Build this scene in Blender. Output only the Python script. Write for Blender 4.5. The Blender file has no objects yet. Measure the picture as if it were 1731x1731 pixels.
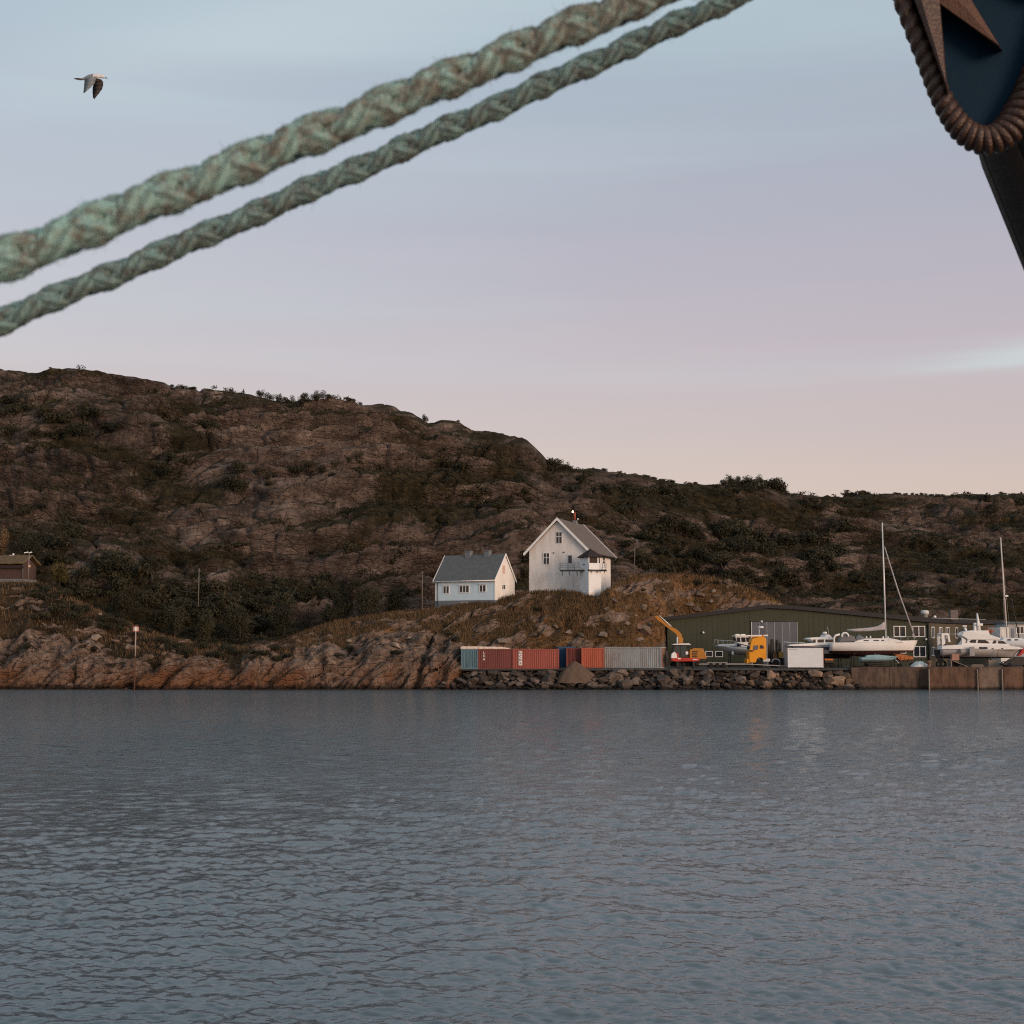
import bpy, bmesh, math, random
import numpy as np
from mathutils import Vector, Matrix

random.seed(7)
rng = np.random.default_rng(11)
sc = bpy.context.scene
COL = sc.collection
R = math.radians

# ------------------------------------------------------------------ camera
W = 1731.0
F = 50.0 / 36.0 * W            # focal length in photo pixels
CAMZ = 6.0
HORIZON = 1087.0
TH = math.atan((HORIZON - W / 2) / F)
cam_d = bpy.data.cameras.new('camera')
cam_d.lens = 50.0
cam_d.sensor_width = 36.0
cam_d.clip_start = 0.05
cam_d.clip_end = 6000.0
cam_d.dof.use_dof = True
cam_d.dof.focus_distance = 195.0
cam_d.dof.aperture_fstop = 6.0
cam = bpy.data.objects.new('camera', cam_d)
COL.objects.link(cam)
cam.location = (0, 0, CAMZ)
cam.rotation_euler = (math.pi / 2 + TH, 0, 0)
sc.camera = cam

# ------------------------------------------------------------------ light
SUN_AZ = R(46)      # turned to the right of the direction from the shore to the camera
SUN_EL = R(9)
SUN_DIR = Vector((math.sin(SUN_AZ) * math.cos(SUN_EL), -math.cos(SUN_AZ) * math.cos(SUN_EL), math.sin(SUN_EL)))
sun_d = bpy.data.lights.new('sun', 'SUN')
sun_d.energy = 2.4
sun_d.angle = R(24)
sun_d.color = (1.0, 0.70, 0.52)
sun = bpy.data.objects.new('sun', sun_d)
COL.objects.link(sun)
sun.rotation_euler = SUN_DIR.to_track_quat('Z', 'Y').to_euler()
sun.location = (120, -60, 80)

world = bpy.data.worlds.new('World')
sc.world = world
world.use_nodes = True
wn, wl = world.node_tree.nodes, world.node_tree.links
wn.clear()
wo = wn.new('ShaderNodeOutputWorld')
wb = wn.new('ShaderNodeBackground')
wl.new(wb.outputs[0], wo.inputs[0])
tc = wn.new('ShaderNodeTexCoord')
sky = wn.new('ShaderNodeTexSky')
sky.sky_type = 'NISHITA'
sky.sun_disc = False
sky.sun_elevation = R(4)
sky.sun_rotation = math.atan2(SUN_DIR.x, SUN_DIR.y)
skm = wn.new('ShaderNodeVectorMath'); skm.operation = 'SCALE'; skm.inputs['Scale'].default_value = 0.075
wl.new(sky.outputs[0], skm.inputs[0])
sep = wn.new('ShaderNodeSeparateXYZ')
wl.new(tc.outputs['Generated'], sep.inputs[0])
# thin veil of high stratus: colour runs with elevation, streaked by stretched noise
mp = wn.new('ShaderNodeMapping'); mp.inputs['Scale'].default_value = (1.6, 1.6, 22.0)
mp.inputs['Rotation'].default_value = (R(1.5), R(-4.0), 0)
wl.new(tc.outputs['Generated'], mp.inputs[0])
nz = wn.new('ShaderNodeTexNoise'); nz.inputs['Scale'].default_value = 1.3
nz.inputs['Detail'].default_value = 5; nz.inputs['Roughness'].default_value = 0.52
wl.new(mp.outputs[0], nz.inputs['Vector'])
ma = wn.new('ShaderNodeMath'); ma.operation = 'MULTIPLY_ADD'
ma.inputs[1].default_value = 0.09; ma.inputs[2].default_value = -0.045
wl.new(nz.outputs[0], ma.inputs[0])
ad = wn.new('ShaderNodeMath'); ad.operation = 'ADD'
wl.new(sep.outputs['Z'], ad.inputs[0]); wl.new(ma.outputs[0], ad.inputs[1])
ramp = wn.new('ShaderNodeValToRGB')
cr = ramp.color_ramp
cr.interpolation = 'B_SPLINE'
def srgb(r, g, b):
    return tuple(((c / 255) / 12.92 if c / 255 <= 0.04045 else ((c / 255 + 0.055) / 1.055) ** 2.4) for c in (r, g, b)) + (1,)
stops = [(0.0, srgb(212, 184, 180)), (0.09, srgb(213, 186, 185)), (0.15, srgb(206, 181, 187)), (0.23, srgb(193, 178, 192)),
         (0.31, srgb(180, 177, 193)), (0.38, srgb(177, 188, 201)), (0.44, srgb(190, 208, 216)), (0.60, srgb(188, 203, 212)), (1.0, srgb(184, 196, 206))]
cr.elements[0].position, cr.elements[0].color = stops[0]
cr.elements[1].position, cr.elements[1].color = stops[-1]
for p, c in stops[1:-1]:
    e = cr.elements.new(p); e.color = c
wl.new(ad.outputs[0], ramp.inputs[0])
# brighter streaks of cloud
nz2 = wn.new('ShaderNodeTexNoise'); nz2.inputs['Scale'].default_value = 0.9
nz2.inputs['Detail'].default_value = 4; nz2.inputs['Roughness'].default_value = 0.45
mp2 = wn.new('ShaderNodeMapping'); mp2.inputs['Scale'].default_value = (1.4, 1.4, 15.0)
mp2.inputs['Rotation'].default_value = (R(1.0), R(-5.5), 0); mp2.inputs['Location'].default_value = (3.1, 1.7, 0.35)
wl.new(tc.outputs['Generated'], mp2.inputs[0]); wl.new(mp2.outputs[0], nz2.inputs['Vector'])
mr = wn.new('ShaderNodeMapRange'); mr.inputs[1].default_value = 0.50; mr.inputs[2].default_value = 0.70
mr.inputs[3].default_value = 0.0; mr.inputs[4].default_value = 0.3
wl.new(nz2.outputs[0], mr.inputs[0])
mxc = wn.new('ShaderNodeMixRGB'); mxc.inputs[2].default_value = srgb(205, 216, 222)
wl.new(mr.outputs[0], mxc.inputs[0]); wl.new(ramp.outputs[0], mxc.inputs[1])
# two thin banks of cloud: a pale sheet high on the left and a short streak low on the right
def wmath(op, a, b=None):
    m = wn.new('ShaderNodeMath'); m.operation = op
    for i, x in enumerate((a, b)):
        if x is None: continue
        if hasattr(x, 'links'): wl.new(x, m.inputs[i])
        else: m.inputs[i].default_value = x
    return m.outputs[0]
fy = wmath('MAXIMUM', sep.outputs['Y'], 0.05)
cu, cv = wmath('DIVIDE', sep.outputs['X'], fy), wmath('DIVIDE', sep.outputs['Z'], fy)
cv = wmath('ADD', cv, wmath('MULTIPLY', wmath('SUBTRACT', nz.outputs[0], 0.5), 0.05))
def bank(u0, v0, su, sv, slope, amt):
    du = wmath('SUBTRACT', cu, u0)
    a = wmath('POWER', wmath('ABSOLUTE', wmath('DIVIDE', du, su)), 2.0)
    b = wmath('POWER', wmath('ABSOLUTE', wmath('DIVIDE', wmath('SUBTRACT', wmath('SUBTRACT', cv, v0), wmath('MULTIPLY', du, slope)), sv)), 2.0)
    return wmath('MULTIPLY', wmath('POWER', 2.718, wmath('MULTIPLY', wmath('ADD', a, b), -1.0)), amt)
clouds = wmath('ADD', bank(-0.18, 0.440, 0.20, 0.035, 0.12, 0.55), bank(0.365, 0.205, 0.075, 0.0075, 0.10, 0.65))
mxd = wn.new('ShaderNodeMixRGB'); mxd.inputs[2].default_value = srgb(212, 222, 226)
wl.new(clouds, mxd.inputs[0]); wl.new(mxc.outputs[0], mxd.inputs[1])
mxc = mxd
veil = wn.new('ShaderNodeVectorMath'); veil.operation = 'SCALE'; veil.inputs['Scale'].default_value = 0.77
wl.new(mxc.outputs[0], veil.inputs[0])
mxs = wn.new('ShaderNodeVectorMath'); mxs.operation = 'ADD'
wl.new(veil.outputs[0], mxs.inputs[0]); wl.new(skm.outputs[0], mxs.inputs[1])
wl.new(mxs.outputs[0], wb.inputs[0])
wb.inputs[1].default_value = 1.0

sc.view_settings.view_transform = 'Standard'
sc.view_settings.look = 'None'
sc.view_settings.exposure = 0.0
sc.view_settings.gamma = 1.0
sc.view_settings.use_curve_mapping = False
sc.render.engine = 'CYCLES'
sc.cycles.use_denoising = False
sc.cycles.sample_clamp_indirect = 4.0
sc.cycles.sample_clamp_direct = 12.0
sc.cycles.filter_width = 1.15
sc.cycles.max_bounces = 6
sc.cycles.diffuse_bounces = 3
sc.cycles.glossy_bounces = 3

# ------------------------------------------------------------------ pixel <-> world
CT, ST = math.cos(TH), math.sin(TH)
def at(px, py, Y):
    dx = (px - W / 2) / F; dy = (W / 2 - py) / F
    t = Y / (CT - dy * ST)
    return Vector((dx * t, Y, CAMZ + (ST + dy * CT) * t))
def mpp(Y):                    # metres per photo pixel at depth Y
    return Y / F
def project(P):                # (n,3) array -> pixel arrays
    x, y, z = P[..., 0], P[..., 1], P[..., 2] - CAMZ
    fw = y * CT + z * ST; up = -y * ST + z * CT
    return W / 2 + F * x / fw, W / 2 - F * up / fw

# ------------------------------------------------------------------ numpy noise
def _h(ix, iy, s):
    n = (ix.astype(np.int64) * 374761393 + iy.astype(np.int64) * 668265263 + s * 974634777) & 0xffffffff
    n = ((n ^ (n >> 13)) * 1274126177) & 0xffffffff
    n = ((n ^ (n >> 16)) * 2246822519) & 0xffffffff
    return ((n ^ (n >> 15)) & 0xffffff).astype(np.float64) / 0xffffff
def perlin(x, y, s=0):
    ix, iy = np.floor(x), np.floor(y)
    fx, fy = x - ix, y - iy
    u = fx * fx * fx * (fx * (fx * 6 - 15) + 10); v = fy * fy * fy * (fy * (fy * 6 - 15) + 10)
    def g(ox, oy):
        a = _h(ix + ox, iy + oy, s) * 2 * np.pi
        return np.cos(a) * (fx - ox) + np.sin(a) * (fy - oy)
    a = g(0, 0) * (1 - u) + g(1, 0) * u
    b = g(0, 1) * (1 - u) + g(1, 1) * u
    return (a * (1 - v) + b * v) * 1.4
def fbm(x, y, o=4, s=0, gain=0.5):
    r = 0; a = 1.0; t = 0
    for k in range(o):
        r = r + a * perlin(x * 2 ** k, y * 2 ** k, s + 17 * k); t += a; a *= gain
    return r / t
def billow(x, y, o=4, s=0, gain=0.5):
    r = 0; a = 1.0; t = 0
    for k in range(o):
        r = r + a * np.abs(perlin(x * 2 ** k, y * 2 ** k, s + 13 * k)); t += a; a *= gain
    return r / t
def worley(x, y, s=0):
    ix, iy = np.floor(x), np.floor(y)
    f1 = np.full(x.shape, 9.0); f2 = np.full(x.shape, 9.0); idv = np.zeros(x.shape)
    for ox in (-1, 0, 1):
        for oy in (-1, 0, 1):
            cx, cy = ix + ox, iy + oy
            d = np.hypot(cx + _h(cx, cy, s) - x, cy + _h(cx, cy, s + 5) - y)
            n = d < f1
            f2 = np.where(n, f1, np.minimum(f2, d)); idv = np.where(n, _h(cx, cy, s + 9), idv); f1 = np.where(n, d, f1)
    return f1, f2, idv
def sstep(a, b, x):
    t = np.clip((x - a) / (b - a), 0, 1); return t * t * (3 - 2 * t)

# ------------------------------------------------------------------ mesh helpers
def link(o, parent=None):
    COL.objects.link(o)
    if parent is not None: o.parent = parent
    return o
def tag(o, label=None, cat=None, group=None, kind=None):
    if label: o['label'] = label
    if cat: o['category'] = cat
    if group: o['group'] = group
    if kind: o['kind'] = kind
    return o
def empty(name, loc, rz=0.0):
    o = bpy.data.objects.new(name, None); o.empty_display_size = 0.3
    link(o); o.location = loc; o.rotation_euler = (0, 0, rz)
    return o
def raw_mesh(name, V, faces, smooth=False):
    """V (n,3) array; faces (m,3|4) int array"""
    me = bpy.data.meshes.new(name)
    V = np.asarray(V, dtype=np.float32); faces = np.asarray(faces, dtype=np.int32)
    k = faces.shape[1]
    me.vertices.add(len(V)); me.vertices.foreach_set('co', V.ravel())
    me.loops.add(faces.size); me.loops.foreach_set('vertex_index', faces.ravel())
    me.polygons.add(len(faces))
    me.polygons.foreach_set('loop_start', np.arange(0, faces.size, k, dtype=np.int32))
    if smooth: me.polygons.foreach_set('use_smooth', np.ones(len(faces), dtype=bool))
    me.update(calc_edges=True); me.validate()
    return me
def grid_faces(n, m):
    i = np.arange(n - 1)[:, None] * m + np.arange(m - 1)[None, :]
    return np.stack([i, i + 1, i + m + 1, i + m], -1).reshape(-1, 4)
def attr(me, name, val):
    a = me.attributes.new(name, 'FLOAT', 'POINT'); a.data.foreach_set('value', np.asarray(val, dtype=np.float32).ravel())
def np_obj(name, V, faces, material, parent=None, smooth=False):
    me = raw_mesh(name, V, faces, smooth); me.materials.append(material)
    return link(bpy.data.objects.new(name, me), parent)

class MB:
    """collects shapes; build() links them as one mesh object"""
    def __init__(s): s.v, s.f, s.m, s.sm = [], [], [], []
    def add(s, vs, fs, mi=0, smooth=False):
        b = len(s.v); s.v += [tuple(v) for v in vs]
        for f in fs: s.f.append(tuple(b + i for i in f)); s.m.append(mi); s.sm.append(smooth)
        return s
    def box(s, x0, x1, y0, y1, z0, z1, mi=0):
        return s.add([(x0, y0, z0), (x1, y0, z0), (x1, y1, z0), (x0, y1, z0), (x0, y0, z1), (x1, y0, z1), (x1, y1, z1), (x0, y1, z1)],
                     [(3, 2, 1, 0), (4, 5, 6, 7), (0, 1, 5, 4), (1, 2, 6, 5), (2, 3, 7, 6), (3, 0, 4, 7)], mi)
    def cbox(s, c, d, mi=0):
        return s.box(c[0] - d[0] / 2, c[0] + d[0] / 2, c[1] - d[1] / 2, c[1] + d[1] / 2, c[2] - d[2] / 2, c[2] + d[2] / 2, mi)
    def prism(s, pts, y0, y1, mi=0):       # outline in xz, extruded in y
        n = len(pts)
        v = [(x, y0, z) for x, z in pts] + [(x, y1, z) for x, z in pts]
        f = [tuple(range(n)), tuple(range(2 * n - 1, n - 1, -1))] + [(i, i + n, (i + 1) % n + n, (i + 1) % n) for i in range(n)]
        return s.add(v, f, mi)
    def prismx(s, pts, x0, x1, mi=0):      # outline in yz, extruded in x
        n = len(pts)
        v = [(x0, y, z) for y, z in pts] + [(x1, y, z) for y, z in pts]
        f = [tuple(range(n)), tuple(range(2 * n - 1, n - 1, -1))] + [(i, i + n, (i + 1) % n + n, (i + 1) % n) for i in range(n)]
        return s.add(v, f, mi)
    def prismz(s, pts, z0, z1, mi=0):
        n = len(pts)
        v = [(x, y, z0) for x, y in pts] + [(x, y, z1) for x, y in pts]
        f = [tuple(range(n)), tuple(range(2 * n - 1, n - 1, -1))] + [(i, i + n, (i + 1) % n + n, (i + 1) % n) for i in range(n)]
        return s.add(v, f, mi)
    def tube(s, pts, r, n=8, mi=0, smooth=True):
        pts = [Vector(p) for p in pts]; rr = r if isinstance(r, (list, tuple)) else [r] * len(pts)
        v, f = [], []
        up = Vector((0, 0, 1)); prev = None
        for i, p in enumerate(pts):
            t = (pts[min(i + 1, len(pts) - 1)] - pts[max(i - 1, 0)]).normalized()
            if prev is None:
                a = t.cross(up)
                if a.length < 1e-3: a = t.cross(Vector((0, 1, 0)))
                a.normalize()
            else:
                a = (prev - t * prev.dot(t)).normalized()
            prev = a; b = t.cross(a)
            for k in range(n):
                w = 2 * math.pi * k / n
                v.append(p + (a * math.cos(w) + b * math.sin(w)) * rr[i])
        for i in range(len(pts) - 1):
            for k in range(n):
                f.append((i * n + k, i * n + (k + 1) % n, (i + 1) * n + (k + 1) % n, (i + 1) * n + k))
        base = len(s.v); s.add(v, f, mi, smooth)
        s.add([], [], mi)
        s.f.append(tuple(base + k for k in reversed(range(n)))); s.m.append(mi); s.sm.append(False)
        e = (len(pts) - 1) * n
        s.f.append(tuple(base + e + k for k in range(n))); s.m.append(mi); s.sm.append(False)
        return s
    def disc(s, c, r, w, axis='y', n=20, mi=0):   # cylinder centred at c, along axis
        c = Vector(c); d = {'x': Vector((1, 0, 0)), 'y': Vector((0, 1, 0)), 'z': Vector((0, 0, 1))}[axis] * (w / 2)
        return s.tube([c - d, c + d], r, n, mi)
    def lathe(s, prof, c=(0, 0, 0), n=16, mi=0):
        v, f = [], []
        for r, z in prof:
            for k in range(n):
                a = 2 * math.pi * k / n; v.append((c[0] + r * math.cos(a), c[1] + r * math.sin(a), c[2] + z))
        for i in range(len(prof) - 1):
            for k in range(n):
                f.append((i * n + k, i * n + (k + 1) % n, (i + 1) * n + (k + 1) % n, (i + 1) * n + k))
        f.append(tuple(reversed(range(n)))); e = (len(prof) - 1) * n; f.append(tuple(e + k for k in range(n)))
        return s.add(v, f, mi, True)
    def loft(s, rings, mi=0, smooth=True, closed=True, caps=True):
        n = len(rings[0]); v = [p for r in rings for p in r]; f = []
        for i in range(len(rings) - 1):
            for k in range(n if closed else n - 1):
                f.append((i * n + k, i * n + (k + 1) % n, (i + 1) * n + (k + 1) % n, (i + 1) * n + k))
        s.add(v, f, mi, smooth)
        if caps:
            b = len(s.v) - len(v); e = b + (len(rings) - 1) * n
            s.f.append(tuple(b + k for k in reversed(range(n)))); s.m.append(mi); s.sm.append(False)
            s.f.append(tuple(e + k for k in range(n))); s.m.append(mi); s.sm.append(False)
        return s
    def mesh(s, name, mats, bevel=0.0):
        me = bpy.data.meshes.new(name)
        me.from_pydata(s.v, [], s.f)
        me.polygons.foreach_set('material_index', s.m); me.polygons.foreach_set('use_smooth', s.sm)
        for m in (mats if isinstance(mats, (list, tuple)) else [mats]): me.materials.append(m)
        bm = bmesh.new(); bm.from_mesh(me); bmesh.ops.recalc_face_normals(bm, faces=bm.faces)
        if bevel:
            bmesh.ops.bevel(bm, geom=[e for e in bm.edges if e.is_manifold and e.calc_face_angle(0) > 0.5], offset=bevel, segments=2, profile=0.6, affect='EDGES')
        bm.to_mesh(me); bm.free(); me.update()
        return me
    def build(s, name, mats, parent=None, bevel=0.0):
        return link(bpy.data.objects.new(name, s.mesh(name, mats, bevel)), parent)

# ------------------------------------------------------------------ materials
def new_mat(name):
    m = bpy.data.materials.new(name); m.use_nodes = True
    n, l = m.node_tree.nodes, m.node_tree.links
    return m, n, l, n['Principled BSDF']
def set_spec(b, v): b.inputs['Specular IOR Level'].default_value = v
def nd_noise(n, l, vec, scale, detail=4, rough=0.55, dist=0.0):
    t = n.new('ShaderNodeTexNoise'); t.inputs['Scale'].default_value = scale; t.inputs['Detail'].default_value = detail
    t.inputs['Roughness'].default_value = rough; t.inputs['Distortion'].default_value = dist
    if vec is not None: l.new(vec, t.inputs['Vector'])
    return t.outputs[0]
def nd_ramp(n, l, fac, stops, interp='LINEAR'):
    r = n.new('ShaderNodeValToRGB'); c = r.color_ramp; c.interpolation = interp
    def c4(x): return tuple(x) if len(x) == 4 else tuple(x) + (1,)
    c.elements[0].position, c.elements[0].color = stops[0][0], c4(stops[0][1])
    c.elements[1].position, c.elements[1].color = stops[-1][0], c4(stops[-1][1])
    for p, k in stops[1:-1]:
        e = c.elements.new(p); e.color = c4(k)
    l.new(fac, r.inputs[0]); return r.outputs[0]
def nd_mix(n, l, fac, a, b, mode='MIX'):
    m = n.new('ShaderNodeMixRGB'); m.blend_type = mode
    for i, x in ((0, fac), (1, a), (2, b)):
        if hasattr(x, 'links'): l.new(x, m.inputs[i])
        elif i == 0: m.inputs[0].default_value = x
        else: m.inputs[i].default_value = tuple(x) + (1,) if len(x) == 3 else x
    return m.outputs[0]
def nd_math(n, l, op, a, b=None, c=None, clamp=False):
    m = n.new('ShaderNodeMath'); m.operation = op; m.use_clamp = clamp
    for i, x in enumerate((a, b, c)):
        if x is None: continue
        if hasattr(x, 'links'): l.new(x, m.inputs[i])
        else: m.inputs[i].default_value = x
    return m.outputs[0]
def nd_bump(n, l, b, h, strength=0.4, dist=0.05):
    k = n.new('ShaderNodeBump'); k.inputs['Strength'].default_value = strength; k.inputs['Distance'].default_value = dist
    l.new(h, k.inputs['Height']); l.new(k.outputs[0], b.inputs['Normal']); return k
def nd_attr(n, name):
    a = n.new('ShaderNodeAttribute'); a.attribute_name = name; return a.outputs['Fac']
def nd_obj(n): return n.new('ShaderNodeTexCoord').outputs['Object']
def nd_pos(n): return n.new('ShaderNodeNewGeometry').outputs['Position']
def nd_map(n, l, vec, scale=(1, 1, 1), rot=(0, 0, 0), loc=(0, 0, 0)):
    m = n.new('ShaderNodeMapping'); m.inputs['Scale'].default_value = scale; m.inputs['Rotation'].default_value = rot; m.inputs['Location'].default_value = loc
    l.new(vec, m.inputs[0]); return m.outputs[0]

MATS = {}
def paint(name, col, rough=0.55, metal=0.0, dirt=None, dirt_amt=0.35, scale=1.2, spec=0.4, streak=False, bump=0.0, rand=0.0):
    """painted or plain surface with grime of its own shape"""
    if name in MATS: return MATS[name]
    m, n, l, b = new_mat(name)
    if dirt is None: dirt = tuple(c * 0.55 for c in col)
    v = nd_obj(n)
    vv = nd_map(n, l, v, (1.6, 1.6, 0.4)) if streak else v
    f1 = nd_noise(n, l, vv, scale, 6, 0.65)
    f2 = nd_noise(n, l, v, scale * 9, 3, 0.6)
    fac = nd_math(n, l, 'ADD', nd_math(n, l, 'MULTIPLY', f1, 0.75), nd_math(n, l, 'MULTIPLY', f2, 0.25))
    mask = nd_ramp(n, l, fac, [(0.42, (0, 0, 0)), (0.68, (1, 1, 1))])
    mask = nd_math(n, l, 'MULTIPLY', mask, dirt_amt)
    c = nd_mix(n, l, mask, col, dirt)
    if rand:
        oi = n.new('ShaderNodeObjectInfo').outputs['Random']
        c = nd_mix(n, l, 1.0, c, nd_ramp(n, l, oi, [(0, (1 - rand,) * 3), (1, (1 + rand,) * 3)]), 'MULTIPLY')
    l.new(c, b.inputs['Base Color'])
    b.inputs['Roughness'].default_value = rough; b.inputs['Metallic'].default_value = metal; set_spec(b, spec)
    if bump: nd_bump(n, l, b, f2, bump, 0.03)
    MATS[name] = m
    return m
def glass(name='window_glass', col=(0.02, 0.024, 0.03)):
    if name in MATS: return MATS[name]
    m, n, l, b = new_mat(name)
    b.inputs['Base Color'].default_value = col + (1,); b.inputs['Roughness'].default_value = 0.08; set_spec(b, 0.5)
    w = nd_noise(n, l, nd_obj(n), 1.5, 2); nd_bump(n, l, b, w, 0.08, 0.05)
    MATS[name] = m; return m
# ================================================================== WATER
def ocean_tile(n, size, wind, vmin, vmax, seed, spread=2.0):
    g = np.random.default_rng(seed)
    k = np.fft.fftfreq(n, size / n) * 2 * np.pi
    kx, ky = np.meshgrid(k, k, indexing='ij'); kk = np.hypot(kx, ky); kk[0, 0] = 1e-6
    lam = 2 * np.pi / kk
    cosw = (kx * math.cos(wind) + ky * math.sin(wind)) / kk
    amp = kk ** -1.9 * (np.abs(cosw) ** spread * 0.8 + 0.2)
    amp *= np.exp(-(lam / vmax) ** 4) * np.exp(-(vmin / lam) ** 4)
    amp[0, 0] = 0
    ph = (g.normal(size=(n, n)) + 1j * g.normal(size=(n, n))) * amp
    h = np.real(np.fft.ifft2(ph)); s = h.std()
    dx = np.real(np.fft.ifft2(-1j * kx / kk * ph)); dy = np.real(np.fft.ifft2(-1j * ky / kk * ph))
    return h / s, dx / s, dy / s
def sample(tile, size, x, y):
    n = tile.shape[0]
    fx = (x / size % 1.0) * n; fy = (y / size % 1.0) * n
    ix = np.floor(fx).astype(int); iy = np.floor(fy).astype(int); tx = fx - ix; ty = fy - iy
    ix %= n; iy %= n; jx = (ix + 1) % n; jy = (iy + 1) % n
    return (tile[ix, iy] * (1 - tx) + tile[jx, iy] * tx) * (1 - ty) + (tile[ix, jy] * (1 - tx) + tile[jx, jy] * tx) * ty

def build_water():
    rows, cols = 610, 570
    inv = np.linspace(1 / 17.5, 1 / 192.0, rows)      # even in the picture, so near water has most of the vertices
    Y = 1 / inv
    a = np.linspace(-0.52, 0.52, cols)
    YY, AA = np.meshgrid(Y, a, indexing='ij'); XX = AA * YY
    c, s = math.cos(0.5), math.sin(0.5)
    x2, y2 = XX * c - YY * s, XX * s + YY * c
    Z = np.zeros_like(XX); DX = np.zeros_like(XX); DY = np.zeros_like(XX)
    gust = 0.72 + 0.56 * sstep(-0.4, 0.5, fbm(XX / 22, YY / 40, 3, 77))
    def fade(a, b): return sstep(b, a, YY)
    bands = ((61.0, R(250), 1.6, 5.0, 4, 0.020, x2, y2, 0.85 * fade(90, 150)),
             (31.0, R(280), 0.6, 2.0, 5, 0.0155, XX, YY, fade(80, 130)),
             (13.0, R(235), 0.22, 0.75, 6, 0.0112, x2, y2, fade(45, 80)),
             (7.0, R(265), 0.09, 0.30, 7, 0.0040, XX, YY, fade(30, 48)))
    for sz, wd, l0, l1, seed, am, x, y, wt in bands:
        t = ocean_tile(512, sz, wd, l0, l1, seed, 1.2); am = am * wt * gust
        Z += am * sample(t[0], sz, x, y)
        if sz < 100: DX += am * sample(t[1], sz, x, y); DY += am * sample(t[2], sz, x, y)
    P = np.stack([XX + DX, YY + DY, Z], -1)
    V = P.reshape(-1, 3); Fc = grid_faces(rows, cols)
    m, n, l, b = new_mat('sea_water')
    b.inputs['Base Color'].default_value = (0.096, 0.120, 0.132, 1)
    b.inputs['Roughness'].default_value = 0.10; b.inputs['IOR'].default_value = 1.333; set_spec(b, 0.5)
    v = nd_pos(n)
    h1 = nd_noise(n, l, nd_map(n, l, v, (1.0, 1.7, 1.0), (0, 0, 0.3)), 1.25, 3, 0.6, 0.5)
    h2 = nd_noise(n, l, nd_map(n, l, v, (1.0, 1.5, 1.0), (0, 0, -0.4)), 5.0, 4, 0.65, 0.4)
    nd_bump(n, l, b, nd_math(n, l, 'MULTIPLY', nd_math(n, l, 'MULTIPLY_ADD', h2, 0.40, h1), nd_attr(n, 'chop')), 0.9, 0.15)
    o = np_obj('water', V, Fc, m, smooth=True)
    attr(o.data, 'chop', (0.17 + 1.0 * sstep(32, 115, YY)) * gust)
    tag(o, 'grey blue rippled sea water filling the lower part of the picture', 'water', kind='structure')
    # open water beyond and beside the modelled sheet, a hand's breadth lower
    o2 = np_obj('water_beyond', np.array([[-1500, -200, -0.35], [1500, -200, -0.35], [1500, 2500, -0.35], [-1500, 2500, -0.35]]), np.array([[0, 1, 2, 3]]), m)
    tag(o2, 'flat open sea water beside and beyond the rippled sheet', 'water', kind='structure')
build_water()

# ================================================================== TERRAIN
SKYLINE = [(-400, 660), (-200, 645), (0, 638), (60, 635), (110, 629), (135, 628), (170, 633), (230, 638), (270, 645), (285, 655), (330, 663),
           (380, 666), (412, 667), (432, 672), (470, 679), (540, 684), (600, 683), (650, 685), (690, 695), (706, 702), (722, 714),
           (745, 708), (775, 713), (803, 725), (850, 728), (885, 736), (900, 750), (925, 773), (940, 787), (965, 790), (985, 789),
           (1010, 791), (1040, 797), (1080, 804), (1130, 812), (1180, 817), (1230, 820), (1290, 823), (1330, 834), (1420, 840),
           (1480, 837), (1560, 837), (1640, 835), (1731, 835), (1900, 832), (2200, 826)]
skx, sky_ = np.array(SKYLINE).T
def table(px, pts):
    a = np.array(pts, dtype=float).T; return np.interp(px, a[0], a[1])

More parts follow.
